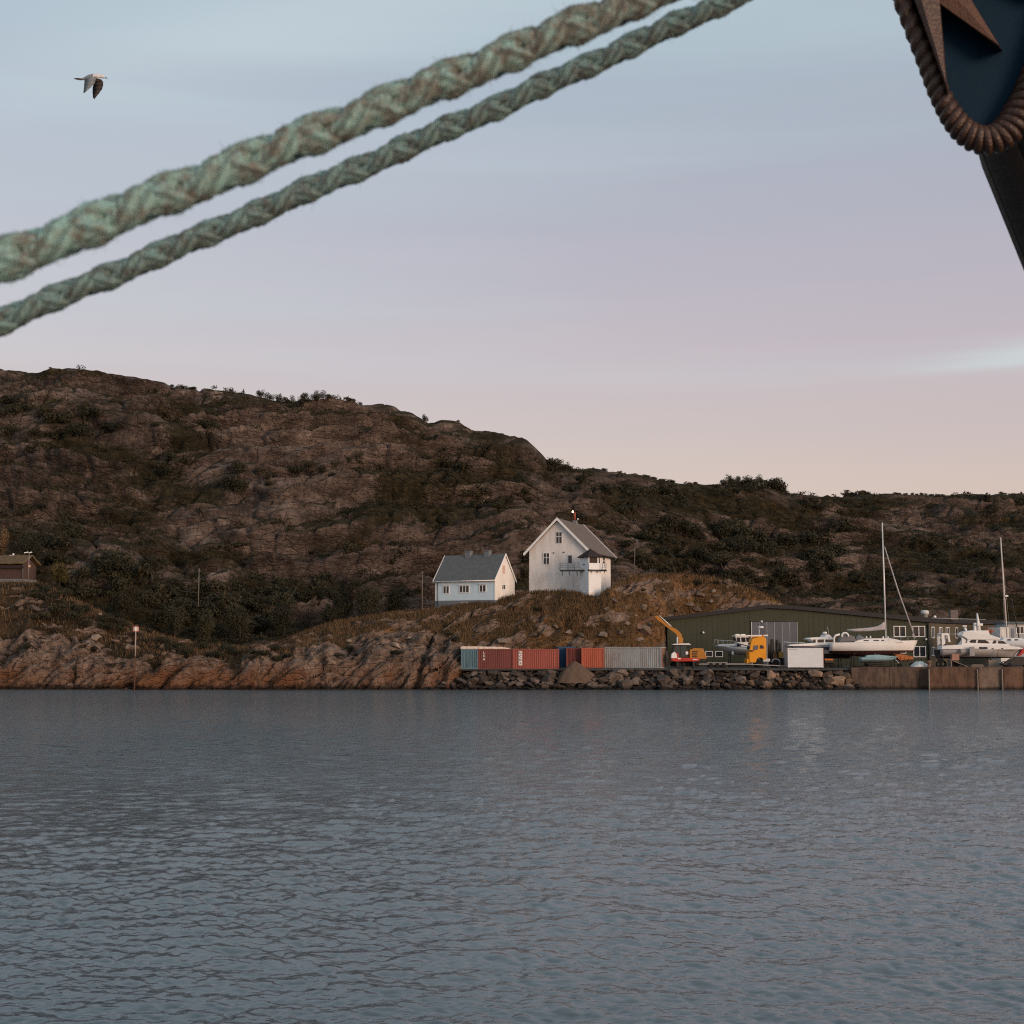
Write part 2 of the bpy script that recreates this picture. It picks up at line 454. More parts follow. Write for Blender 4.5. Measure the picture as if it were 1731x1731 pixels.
def hill_material():
    m, n, l, b = new_mat('hill_rock_and_scrub')
    pos = nd_pos(n)
    veg = nd_attr(n, 'veg')
    fo = nd_map(n, l, pos, (0.5, 0.5, 1.6), (R(8), R(-14), 0))
    n1 = nd_noise(n, l, fo, 0.35, 8, 0.68)
    n2 = nd_noise(n, l, pos, 1.6, 6, 0.65)
    streak = nd_noise(n, l, nd_map(n, l, pos, (1.2, 1.2, 0.18)), 0.9, 5, 0.6)
    rock = nd_ramp(n, l, n1, [(0.32, (0.038, 0.030, 0.026)), (0.45, (0.088, 0.068, 0.058)), (0.56, (0.148, 0.116, 0.10)), (0.70, (0.25, 0.205, 0.18))])
    big = nd_noise(n, l, pos, 0.055, 5, 0.6)
    rock = nd_mix(n, l, 1.0, rock, nd_ramp(n, l, big, [(0.35, (0.64, 0.62, 0.61)), (0.65, (1.58, 1.57, 1.58))]), 'MULTIPLY')
    rock = nd_mix(n, l, nd_ramp(n, l, streak, [(0.45, (0, 0, 0)), (0.7, (0.6,) * 3)]), rock, (0.040, 0.032, 0.028))
    rock = nd_mix(n, l, nd_ramp(n, l, n2, [(0.54, (0, 0, 0)), (0.74, (0.75,) * 3)]), rock, (0.215, 0.178, 0.155))
    vj = n.new('ShaderNodeTexVoronoi'); vj.feature = 'DISTANCE_TO_EDGE'; vj.inputs['Scale'].default_value = 0.42
    l.new(nd_map(n, l, pos, (1.0, 1.0, 0.50), (R(6), R(-10), 0)), vj.inputs['Vector'])
    joint = nd_ramp(n, l, nd_math(n, l, 'ADD', vj.outputs[0], nd_math(n, l, 'MULTIPLY_ADD', n2, 0.16, -0.08)), [(0.0, (0.6,) * 3), (0.04, (0, 0, 0))])
    rock = nd_mix(n, l, joint, rock, (0.020, 0.016, 0.013))
    green = nd_ramp(n, l, nd_noise(n, l, pos, 0.5, 7, 0.72), [(0.32, (0.014, 0.012, 0.007)), (0.48, (0.030, 0.025, 0.013)), (0.60, (0.054, 0.042, 0.022)), (0.78, (0.095, 0.070, 0.041))])
    k = nd_math(n, l, 'ADD', veg, nd_math(n, l, 'MULTIPLY_ADD', n2, 0.9, -0.45))
    k = nd_ramp(n, l, k, [(0.36, (0, 0, 0)), (0.55, (1, 1, 1))])
    l.new(nd_mix(n, l, k, rock, green), b.inputs['Base Color'])
    b.inputs['Roughness'].default_value = 0.95; set_spec(b, 0.15)
    nf = nd_noise(n, l, fo, 1.1, 8, 0.75)
    vo = n.new('ShaderNodeTexVoronoi'); vo.feature = 'DISTANCE_TO_EDGE'; vo.inputs['Scale'].default_value = 0.55
    l.new(nd_map(n, l, pos, (0.7, 0.7, 1.3), (R(10), R(-20), 0)), vo.inputs['Vector'])
    ck = nd_ramp(n, l, vo.outputs[0], [(0.0, (0, 0, 0)), (0.09, (1, 1, 1))])
    nd_bump(n, l, b, nd_math(n, l, 'MULTIPLY_ADD', nf, 1.1, nd_math(n, l, 'MULTIPLY', ck, 0.22)), 1.0, 1.0)
    return m

HILL = {}
def build_hill():
    cols, rows, back = 750, 480, 26
    px = np.linspace(-330, 2080, cols)
    ys = np.interp(px, skx, sky_)
    Yr = table(px, [(-400, 345), (0, 335), (500, 325), (900, 318), (1300, 350), (1731, 385), (2200, 400)])
    dy = (W / 2 - ys) / F
    zr = CAMZ + (ST + dy * CT) * Yr / (CT - dy * ST)
    Yb = table(px, [(-400, 206), (300, 200), (500, 206), (700, 224), (900, 236), (1300, 246), (2200, 250)])
    zb = table(px, [(-400, 8), (0, 7), (300, 4.5), (700, 5), (1000, 5), (1250, 1.2), (2200, 1.2)])
    s = np.linspace(0, 1, rows)[None, :]
    Yb, Yr, zb, zr, pxc = (a[:, None] for a in (Yb, Yr, zb, zr, px))
    lo = table(px, [(-400, .55), (300, .5), (800, .8), (1200, .75), (1500, 0.9), (2200, .9)])[:, None]
    g = lo * s + (1 - lo) * (3 * s ** 2 - 2 * s ** 3)
    g = g + 0.035 * np.sin(s * 9.0 + pxc / 300) * s * (1 - s) * 4
    Yf = Yb + (Yr - Yb) * s; Zf = zb + (zr - zb) * g
    sb = np.linspace(0, 1, back + 1)[None, 1:]
    Yk = Yr + sb * 90; Zk = zr - sb ** 1.5 * 14 - sb * 1.5
    Y = np.concatenate([Yf, np.broadcast_to(Yk, (cols, back))], 1); Z = np.concatenate([Zf, np.broadcast_to(Zk, (cols, back))], 1)
    S = np.concatenate([np.broadcast_to(s, (cols, rows)), 1 + np.broadcast_to(sb, (cols, back))], 1)
    X = (pxc - W / 2) / F * Y * 1.0
    q = np.sqrt((Y - Yb) ** 2 + (Z - zb) ** 2)      # length up the slope
    wx, wq = X + 9 * fbm(X / 40, q / 40, 3, 31), q + 7 * fbm(X / 35, q / 35, 3, 32)
    ca, sa = math.cos(R(14)), math.sin(R(14))
    rx, rq = wx * ca + wq * sa, -wx * sa + wq * ca  # beds dip to the left
    dome = billow(rx / 46, rq / 26, 3, 41, 0.45)
    med = billow(rx / 15, rq / 8.5, 3, 47, 0.5)
    f1, f2, cid = worley(rx / 7.5, rq / 4.6, 53)
    f1b, f2b, cidb = worley(wx / 2.6, wq / 1.9, 59)
    p = wq / 13.0 + 0.9 * fbm(X / 55, q / 45, 3, 61) + rx / 120
    fr = p - np.floor(p)
    ter = np.where(fr < 0.80, 0.5 - fr / 0.80, -0.5 + sstep(0.80, 1.0, fr))
    tam = sstep(-0.25, 0.35, fbm(X / 50, q / 30, 3, 67)) 
    p2 = rq / 5.2 + 0.8 * fbm(X / 20, q / 18, 3, 71)
    fr2 = p2 - np.floor(p2); ter2 = np.where(fr2 < 0.78, 0.5 - fr2 / 0.78, -0.5 + sstep(0.78, 1.0, fr2))
    tam2 = sstep(-0.2, 0.3, fbm(X / 22, q / 14, 2, 73))
    col = np.abs(perlin(rx / 2.6, rq / 14, 79))      # upright joints on the cliffs
    crack = sstep(0.0, 0.22, f2 - f1); crackb = sstep(0.0, 0.25, f2b - f1b)
    D = 11.0 * (dome - 0.25) + 3.6 * (med - 0.25) + 6.2 * ter * (0.2 + 0.8 * tam) + 2.2 * ter2 * tam2 + 1.3 * (cid - 0.5) + 1.0 * (crack - 1) \
        + (0.40 * (cidb - 0.5) + 0.25 * (crackb - 1)) * tam2 + 1.0 * (col - 0.3) * tam + 0.3 * fbm(X / 1.6, q / 1.4, 3, 83)
    fade = 1 - 0.72 * sstep(0.90, 0.99, S) * (1 - sstep(1.02, 1.1, S))
    fade = fade * (0.35 + 0.65 * sstep(0.0, 0.18, S))
    soft = table(px, [(-400, 1), (1000, 1), (1350, .8), (2200, .7)])[:, None]
    D = D * fade * soft
    P = np.stack([X, Y - 0.72 * D, Z + 0.60 * D], -1)
    gx = np.gradient(P, axis=0); gs = np.gradient(P, axis=1)
    N = np.cross(gx, gs); N /= np.linalg.norm(N, axis=-1, keepdims=True); N *= np.sign(N[..., 2:3] + 1e-9)
    cm = fbm(X / 30, q / 22, 4, 91)
    low = sstep(0.34, 0.10, S)
    hollow = sstep(0.30, 0.12, dome)
    veg = 0.31 + 0.45 * sstep(0.60, 0.93, N[..., 2]) + 0.95 * cm + 0.35 * fbm(X / 9, q / 6, 3, 95) + 0.22 * hollow - 0.22 * tam * (fr > 0.8) + 0.30 * low
    veg = veg + table(px, [(-400, .02), (900, 0), (1300, .12), (2200, .16)])[:, None]
    me_o = np_obj('hill', P.reshape(-1, 3), grid_faces(cols, rows + back), hill_material(), smooth=True)
    attr(me_o.data, 'veg', veg)
    tag(me_o, 'long dark rocky hill with brown scrub rising behind the harbour', 'hill', kind='structure')
    HILL.update(P=P, N=N, veg=veg, S=S, dome=dome, fr=fr)
    HILL['px'], HILL['py'] = project(P)
build_hill()

CREST = [(-330, 985), (0, 984), (62, 984), (100, 1000), (150, 1024), (200, 1046), (240, 1062), (300, 1082), (360, 1092), (420, 1094), (455, 1090), (480, 1084),
         (520, 1068), (570, 1052), (630, 1043), (690, 1034), (735, 1029), (800, 1021), (850, 1012), (893, 1002), (950, 999), (978, 1002), (992, 1009), (1012, 1009),
         (1022, 1000), (1045, 986), (1070, 975), (1110, 972), (1160, 972), (1205, 976), (1250, 987), (1300, 1008), (1340, 1032), (1400, 1075), (1460, 1110), (1560, 1124)]
HEAD = {}
def head_material():
    m, n, l, b = new_mat('headland_rock_and_grass')
    pos = nd_pos(n); veg = nd_attr(n, 'veg'); hz = nd_attr(n, 'zw')
    fo = nd_map(n, l, pos, (0.9, 0.5, 0.55), (0, R(38), 0))
    n1 = nd_noise(n, l, fo, 0.9, 8, 0.66); n2 = nd_noise(n, l, pos, 2.2, 6, 0.65)
    rock = nd_ramp(n, l, n1, [(0.30, (0.070, 0.055, 0.048)), (0.43, (0.175, 0.128, 0.102)), (0.57, (0.29, 0.215, 0.172)), (0.74, (0.42, 0.332, 0.275))])
    ora = nd_ramp(n, l, nd_noise(n, l, pos, 0.12, 4, 0.6), [(0.42, (0, 0, 0)), (0.58, (1, 1, 1))])
    zz = nd_math(n, l, 'ADD', hz, nd_math(n, l, 'MULTIPLY_ADD', n1, 2.4, -1.2))
    band = nd_ramp(n, l, nd_math(n, l, 'MULTIPLY', zz, 0.2), [(0.0, (1, 1, 1)), (0.36, (0.85,) * 3), (0.75, (0, 0, 0))])
    rock = nd_mix(n, l, nd_math(n, l, 'MULTIPLY', band, nd_math(n, l, 'MULTIPLY_ADD', ora, 0.55, 0.25)), rock, (0.22, 0.085, 0.030))
    wet = nd_ramp(n, l, nd_math(n, l, 'MULTIPLY', zz, 0.25), [(0.05, (1, 1, 1)), (0.2, (0, 0, 0))])
    rock = nd_mix(n, l, nd_math(n, l, 'MULTIPLY', wet, 0.9), rock, (0.014, 0.012, 0.010))
    gr = nd_noise(n, l, pos, 0.55, 7, 0.7)
    grass = nd_ramp(n, l, gr, [(0.30, (0.028, 0.020, 0.010)), (0.45, (0.078, 0.048, 0.024)), (0.57, (0.140, 0.082, 0.042)), (0.74, (0.215, 0.138, 0.080))])
    gx = nd_ramp(n, l, nd_noise(n, l, pos, 0.09, 4, 0.6), [(0.40, (0, 0, 0)), (0.56, (0.85,) * 3)])
    grass = nd_mix(n, l, gx, grass, (0.040, 0.030, 0.017))
    sun_gold = nd_attr(n, 'sun_gold')
    grass = nd_mix(n, l, 1.0, grass, nd_ramp(n, l, sun_gold, [(0.0, (0.62, 0.64, 0.62)), (0.5, (1.1, 1.1, 1.1)), (1.0, (2.25, 2.1, 1.9))]), 'MULTIPLY')
    k = nd_math(n, l, 'ADD', veg, nd_math(n, l, 'MULTIPLY_ADD', n2, 0.9, -0.45))
    k = nd_ramp(n, l, k, [(0.42, (0, 0, 0)), (0.56, (1, 1, 1))])
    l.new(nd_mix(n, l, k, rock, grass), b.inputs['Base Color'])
    b.inputs['Roughness'].default_value = 0.95; set_spec(b, 0.15)
    nf = nd_noise(n, l, fo, 2.6, 7, 0.75)
    vo = n.new('ShaderNodeTexVoronoi'); vo.feature = 'DISTANCE_TO_EDGE'; vo.inputs['Scale'].default_value = 0.75
    l.new(nd_map(n, l, pos, (0.45, 0.8, 1.5), (0, R(38), 0)), vo.inputs['Vector'])
    ck = nd_ramp(n, l, vo.outputs[0], [(0.0, (0, 0, 0)), (0.08, (1, 1, 1))])
    nd_bump(n, l, b, nd_math(n, l, 'MULTIPLY_ADD', nf, 1.2, nd_math(n, l, 'MULTIPLY', ck, 0.35)), 1.0, 0.75)
    return m
def build_headland():
    cols, rows = 860, 190
    px = np.linspace(-330, 1560, cols)
    yc = table(px, CREST)
    Yc = table(px, [(-330, 214), (60, 213), (200, 204), (400, 199), (520, 203), (700, 207), (900, 205), (980, 200), (1030, 200), (1060, 206), (1110, 211), (1126, 213), (1152, 226), (1300, 228), (1560, 234)])
    dy = (W / 2 - yc) / F
    zc = CAMZ + (ST + dy * CT) * Yc / (CT - dy * ST)
    Y0 = table(px, [(-330, 186), (0, 185.5), (200, 184.5), (440, 184.5), (600, 184.5), (760, 185.2), (800, 190.5), (900, 193), (1040, 195), (1100, 200), (1126, 203.5), (1150, 219.5), (1300, 221), (1560, 226)])
    z0 = table(px, [(-330, -1.0), (740, -1.0), (800, 1.8), (1560, 2.0)])
    s = np.linspace(0, 1, rows - 40)[None, :]
    # steep rock foot, then grass slope
    foot = table(px, [(-330, .42), (0, .36), (150, .34), (250, .40), (330, .5), (400, .62), (450, .82), (520, .58), (650, .50), (760, .45), (800, .16), (950, .1), (1560, .1)])[:, None]
    foot = foot * np.clip(1 + 0.9 * fbm(px / 70, np.zeros_like(px) + 4.4, 3, 191), .45, 1.25)[:, None]
    Yc, zc, Y0, z0 = (a[:, None] for a in (Yc, zc, Y0, z0))
    sf = 0.24
    g = np.where(s < sf, foot * np.sin(np.clip(s / sf, 0, 1) * np.pi / 2) ** 0.9, foot + (1 - foot) * (1 - (1 - np.clip((s - sf) / (1 - sf), 0, 1)) ** 1.5))
    Yf = Y0 + (Yc - Y0) * s; Zf = z0 + (zc - z0) * g
    sb = np.linspace(0, 1, 41)[None, 1:]
    Yk = Yc + sb * 34; Zk = zc - (zc - 1.0) * sst(sb) - 0.2 * sb
    Y = np.concatenate([Yf, Yk], 1); Z = np.concatenate([Zf, Zk], 1)
    S = np.concatenate([np.broadcast_to(s, (cols, rows - 40)), 1 + np.broadcast_to(sb, (cols, 40))], 1)
    X = (px[:, None] - W / 2) / F * Y
    q = np.sqrt((Y - Y0) ** 2 + (Z - z0) ** 2)
    wx, wq = X + 2.2 * fbm(X / 9, q / 9, 3, 131), q + 1.6 * fbm(X / 9, q / 9, 3, 132)
    a = R(40); rx, rq = wx * math.cos(a) + wq * math.sin(a), -wx * math.sin(a) + wq * math.cos(a)
    slab = billow(rx / 11, rq / 2.8, 4, 141, 0.5)
    stri = np.abs(perlin(rx / 9, rq / 0.55, 149)) + 0.5 * np.abs(perlin(rx / 5, rq / 0.25, 150))
    f1, f2, cid = worley(rx / 7.5, rq / 2.2, 143)
    f1b, f2b, cidb = worley(wx / 1.3, wq / 1.0, 145)
    cr_ = sstep(0, 0.25, f2 - f1); crb = sstep(0, 0.25, f2b - f1b)
    slabs = table(px, [(-330, 0), (520, 0), (600, .20), (720, .22), (770, .05), (800, 0)])[:, None]
    rocky = sstep(0.44, 0.24, S - slabs + 0.34 * fbm(X / 7, q / 5, 3, 151)) 
    knobs = sstep(0.02, 0.22, fbm(X / 6, q / 3.2, 4, 155)) * (1 - sstep(0.9, 1.0, S))
    band = table(px, [(-330, 1), (760, 1), (800, .7), (1020, .6), (1120, 1), (1560, 1)])[:, None]
    # tawny rock belt on the right of the knoll
    knob2 = table(px, [(-330, 0), (1040, 0), (1100, .5), (1300, .6), (1400, 0)])[:, None] * sstep(0.15, 0.45, fbm(X / 9, q / 4, 3, 157) + 0.25) * sstep(1.0, 0.8, S)
    rk = np.clip(np.maximum(rocky, np.maximum(knobs * band, knob2)), 0, 1)
    big = 1.6 * (billow(X / 13, q / 9, 3, 161) - 0.25)
    D = rk * (2.8 * (slab - 0.25) + 1.1 * (cid - 0.5) + 0.7 * (cr_ - 1) + 0.22 * (cidb - 0.5) + 0.15 * (crb - 1) + 0.50 * stri + 0.35 * fbm(X / 0.9, q / 0.8, 3, 167, .6)) + big * 0.8 + 0.22 * fbm(X / 1.2, q / 1.0, 3, 163)
    cleft = sstep(9, 0, np.abs(px[:, None] - (708 + (Z - 2) * 4.2))) * sstep(9.0, 6.0, Z)
    D = D - 1.7 * cleft - 0.9 * sstep(5, 0, np.abs(px[:, None] - (130 + (Z - 2) * 2))) * sstep(4.5, 2.5, Z)
    D = D * (0.22 + 0.78 * sstep(1.0, 0.86, S)) 
    D = D * (0.25 + 0.75 * sstep(0.0, 0.05, S))
    P = np.stack([X, Y - 0.8 * D, Z + 0.5 * D], -1)
    gx_ = np.gradient(P, axis=0); gs = np.gradient(P, axis=1)
    N = np.cross(gx_, gs); N /= np.linalg.norm(N, axis=-1, keepdims=True); N *= np.sign(N[..., 2:3] + 1e-9)
    veg = 1.0 - 0.95 * rk + 0.25 * sstep(0.7, 0.95, N[..., 2])
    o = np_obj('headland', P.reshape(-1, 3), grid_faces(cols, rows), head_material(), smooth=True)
    sun_gold = table(px, [(-330, 0), (430, .2), (540, .75), (900, .85), (1010, .9), (1060, 1), (1560, 1)])[:, None] + 0.25 * fbm(X / 8, q / 6, 3, 181)  # dark heath left; golden grass with warm sunlight painted in towards the right
    attr(o.data, 'veg', veg); attr(o.data, 'zw', P[..., 2]); attr(o.data, 'sun_gold', np.clip(sun_gold, 0, 1))
    tag(o, 'rocky headland with rust brown grass carrying the two white houses', 'headland', kind='structure')
    HEAD.update(P=P, N=N, veg=veg, S=S, rk=rk)
    HEAD['px'], HEAD['py'] = project(P)
    return o
def sst(t): return t * t * (3 - 2 * t)
headland = build_headland()

def ground_z(grid, x, y):
    """height of a terrain grid under a world point"""
    P = grid['P'].reshape(-1, 3)
    d = (P[:, 0] - x) ** 2 + (P[:, 1] - y) ** 2
    i = np.argpartition(d, 6)[:6]
    return float(P[i, 2].mean())
def hill_at_pixel(grid, px, py, smax=1.0):
    d = (grid['px'] - px) ** 2 + (grid['py'] - py) ** 2 + np.where(grid['S'] > smax, 1e6, 0)
    i = np.unravel_index(np.argmin(d), d.shape)
    return Vector(grid['P'][i])

# ------------------------------------------------------------------ yard
YZ = 2.75
def yard():
    nx, ny = 120, 50
    xs = np.linspace(-9, 110, nx); yy = np.linspace(187.0, 262, ny)
    X, Y = np.meshgrid(xs, yy, indexing='ij')
    Z = YZ + 0.05 * fbm(X / 5, Y / 5, 3, 201) - 0.05 - np.where(Y < 187.5, 0.25, 0)
    m = paint('yard_gravel', (0.085, 0.075, 0.066), 0.95, dirt=(0.05, 0.042, 0.036), dirt_amt=0.8, scale=0.5, spec=0.15, bump=0.6)
    o = np_obj('yard_ground', np.stack([X, Y, Z], -1).reshape(-1, 3), grid_faces(nx, ny), m, smooth=True)
    tag(o, 'dark gravel yard where containers and boats stand ashore', 'ground', kind='structure')
yard()

# ------------------------------------------------------------------ riprap bank of single stones
def stone_meshes(k, seed, npts=15):
    g = np.random.default_rng(seed); out = []
    for i in range(k):
        bm = bmesh.new()
        d = g.normal(size=(npts, 3)); d /= np.linalg.norm(d, axis=1, keepdims=True)
        d *= g.uniform(0.82, 1.05, (npts, 1))
        for p in d: bm.verts.new(p)
        r = bmesh.ops.convex_hull(bm, input=bm.verts)
        junk = [v for v in bm.verts if not v.link_faces]
        bmesh.ops.delete(bm, geom=junk, context='VERTS')
        me = bpy.data.meshes.new('stone'); bm.to_mesh(me); bm.free(); out.append(me)
    return out
def stone_mat(name, a, bcol, c):
    m, n, l, b = new_mat(name)
    oi = n.new('ShaderNodeObjectInfo').outputs['Random']
    col = nd_ramp(n, l, oi, [(0.0, a), (0.55, bcol), (0.85, c), (1.0, tuple(x * 1.25 for x in c))])
    v = nd_pos(n); f = nd_noise(n, l, v, 1.7, 7, 0.7)
    col = nd_mix(n, l, nd_ramp(n, l, f, [(0.35, (0.75,) * 3), (0.7, (0, 0, 0))]), col, tuple(x * 0.45 for x in a))
    z = n.new('ShaderNodeSeparateXYZ'); l.new(v, z.inputs[0])
    wet = nd_ramp(n, l, nd_math(n, l, 'ADD', z.outputs['Z'], nd_math(n, l, 'MULTIPLY', f, 0.5)), [(0.45, (0.92,) * 3), (0.95, (0, 0, 0))])
    col = nd_mix(n, l, wet, col, (0.012, 0.010, 0.009))
    l.new(col, b.inputs['Base Color']); b.inputs['Roughness'].default_value = 0.9; set_spec(b, 0.2)
    nd_bump(n, l, b, f, 0.7, 0.15)
    return m
ST_DARK = stone_mat('riprap_stone_dark', (0.060, 0.047, 0.040), (0.105, 0.083, 0.070), (0.19, 0.15, 0.125))
ST_TAWNY = stone_mat('riprap_stone_tawny', (0.085, 0.062, 0.046), (0.165, 0.115, 0.082), (0.30, 0.205, 0.145))
def bank_profile(px):
    return table(px, [(700, 0.0), (760, 0.75), (800, 1.0), (1410, 1.0), (1440, .85), (1475, 0.0)])
def riprap():
    root = empty('riprap_bank', at(1100, 1166, 184.5))
    tag(root, 'bank of loose grey brown boulders between the yard and the water', 'stone bank')
    # earth core
    px = np.linspace(715, 1480, 90); t = np.linspace(0, 1, 12)
    PX, T = np.meshgrid(px, t, indexing='ij')
    hgt = bank_profile(px)[:, None]
    Yb = 184.3 + T * 4.2; Zb = np.minimum(-0.8 + (YZ + 0.65) * np.clip(T * 1.12, 0, 1) * (0.05 + 0.95 * hgt) - 0.25, YZ - .06)
    Xb = (PX - W / 2) / F * Yb
    core = paint('bank_earth', (0.06, 0.048, 0.04), 0.95, spec=0.1, dirt_amt=0.6, bump=0.5)
    o = np_obj('bank_core', np.stack([Xb, Yb, Zb], -1).reshape(-1, 3) - np.array(root.location), grid_faces(90, 12), core, root, smooth=True)
    V1 = stone_meshes(9, 5); V2 = stone_meshes(9, 6)
    for me in V1: me.materials.append(ST_DARK)
    for me in V2: me.materials.append(ST_TAWNY)
    cnt = 0
    rows = 7
    spots = []
    for r in range(rows):
        x = 722 + random.uniform(0, 14)
        while x < 1462:
            t = (r + random.uniform(0.1, 0.9)) / rows
            tawny = sstep(1240, 1330, np.array(float(x))) > random.random()
            size = random.choice((0.42, 0.52, 0.6, 0.7, 0.85, 1.0, 1.35)) * (0.85 if x > 1200 else 1.0)
            spots.append((x, t, tawny, size))
            x += size * random.uniform(15, 22)
    random.shuffle(spots)
    for (x, t, tawny, size) in spots:
        h = float(bank_profile(np.array(x)))
        if h < 0.08 or cnt >= 298: continue
        if 940 < x < 1008 and t > 0.75: continue
        Y = 184.5 + t * 3.4
        z = min(-0.45 + (YZ + 0.35) * t * (0.1 + 0.9 * h), YZ - .12 - size * .55)
        o = bpy.data.objects.new('stone', random.choice(V2 if tawny else V1)); link(o, root)
        o.location = Vector(((x - W / 2) / F * Y, Y, z)) - root.location
        fl = 0.5 if x < 1000 else 0.72
        o.scale = (size * random.uniform(0.8, 1.35), size * random.uniform(0.7, 1.1), size * random.uniform(fl * .7, fl * 1.15))
        o.rotation_euler = (random.uniform(-.5, .5), random.uniform(-.4, .4), random.uniform(0, 6.28))
        cnt += 1
    # small rubble filling the gaps, too small to tell apart
    g = np.random.default_rng(9); vs, fs = [], []
    base = stone_meshes(4, 12, 10)
    bv = [(np.array([v.co for v in m.vertices]), np.array([list(p.vertices) for p in m.polygons])) for m in base]
    nb = 0
    for i in range(1500):
        x = g.uniform(722, 1465); t = g.uniform(0.0, 1.08); h = float(bank_profile(np.array(x)))
        if h < 0.05: continue
        Y = 184.4 + t * 3.5; z = -0.5 + (YZ + 0.35) * t * (0.1 + 0.9 * h) + g.uniform(-0.1, 0.1); z = min(z, YZ - .3)
        v, f = bv[i % 4]; r = g.uniform(0.12, 0.34)
        a = g.uniform(0, 6.28); c, s = math.cos(a), math.sin(a)
        vv = v * np.array([r * 1.3, r, r * 0.8]); vv = np.stack([vv[:, 0] * c - vv[:, 1] * s, vv[:, 0] * s + vv[:, 1] * c, vv[:, 2]], 1)
        vs.append(vv + np.array([(x - W / 2) / F * Y, Y, z]) - np.array(root.location)); fs.append(f + nb); nb += len(v)
    o = np_obj('rubble', np.concatenate(vs), np.concatenate(fs), ST_DARK, root)
    o['kind'] = 'stuff'
    for me in base: bpy.data.meshes.remove(me)
riprap()

def boulders():
    V = stone_meshes(8, 21, 18)
    m = stone_mat('boulder_stone', (0.12, 0.09, 0.07), (0.20, 0.15, 0.12), (0.31, 0.24, 0.19))
    for me in V: me.materials.append(m)
    spots = [(705, 1062, 1.2), (722, 1080, 1.0), (690, 1078, .9), (670, 1094, 1.6), (640, 1100, 1.4), (750, 1050, .8), (1038, 1016, 1.1), (1025, 1030, .8), (1088, 1027, 1.0),
             (1075, 1040, .7), (1105, 1010, .6), (1110, 1022, .9), (1060, 1055, .9), (1045, 1070, 1.1), (1020, 1075, 1.2), (985, 1075, .9), (960, 1070, 1.0), (940, 1062, .8),
             (900, 1075, 1.1), (870, 1080, .9), (850, 1085, 1.2), (1090, 1070, 1.8), (1098, 1058, 1.2), (1080, 1082, 1.2), (1135, 1020, .9), (1150, 1005, 1.0), (1165, 1022, 1.1),
             (1185, 1008, 1.3), (1200, 1018, 1.0), (1180, 1030, 1.2), (1205, 1000, .8), (1230, 985, 1.2), (1140, 1032, .8), (1120, 998, .7), (160, 1080, 1.2), (125, 1078, .9), (60, 1030, 1.4), (35, 1030, .8),
             (170, 1040, .7), (195, 1085, 1.1), (105, 1065, .7), (50, 1080, .9), (560, 1120, 1.0), (590, 1085, .7), (815, 1010, .5), (1010, 1012, .5), (220, 1038, .7), (235, 1046, .6)]
    for (x, y, sz) in spots:
        p = hill_at_pixel(HEAD, x, y)
        o = bpy.data.objects.new('boulder', random.choice(V)); link(o, headland)
        s = sz * 0.62
        o.location = (p.x, p.y, p.z + s * 0.12); o.scale = (s * random.uniform(1.0, 1.6), s, s * random.uniform(.55, .85))
        o.rotation_euler = (random.uniform(-.3, .3), random.uniform(-.4, .4), random.uniform(0, 6.28))
boulders()

# ------------------------------------------------------------------ gravel heap
def heap():
    n, mm = 60, 26
    a = np.linspace(0, 2 * np.pi, n, endpoint=False)[:, None]; r = np.linspace(0, 1, mm)[None, :]
    wob = 1 + 0.10 * np.sin(a * 3 + 1) + 0.06 * np.sin(a * 5) + 0.03 * np.sin(a * 11 + 2)
    X = 3.1 * r * np.cos(a) * wob; Y = 2.0 * r * np.sin(a) * wob
    Z = 2.3 * (1 - r ** 1.1) - 0.5 * r ** 4 + 0.34 * fbm(X * 0.9, Y * 0.9 + 9, 5, 301, .62) * (0.25 + r)
    base = at(972, 1144, 187.0)
    V = np.stack([X, Y, Z - 0.25], -1).reshape(-1, 3)
    i = np.arange(n)[:, None]; j = np.arange(mm - 1)[None, :]
    f = np.stack([i * mm + j, i * mm + j + 1, ((i + 1) % n) * mm + j + 1, ((i + 1) % n) * mm + j], -1).reshape(-1, 4)
    m = paint('heap_gravel', (0.125, 0.088, 0.066), 0.97, dirt=(0.07, 0.048, 0.036), dirt_amt=0.8, scale=2.5, spec=0.1, bump=0.9)
    o = np_obj('gravel_heap', V, f, m, smooth=True); o.location = base
    tag(o, 'cone of brown gravel tipped in front of the orange containers', 'gravel heap')
heap()

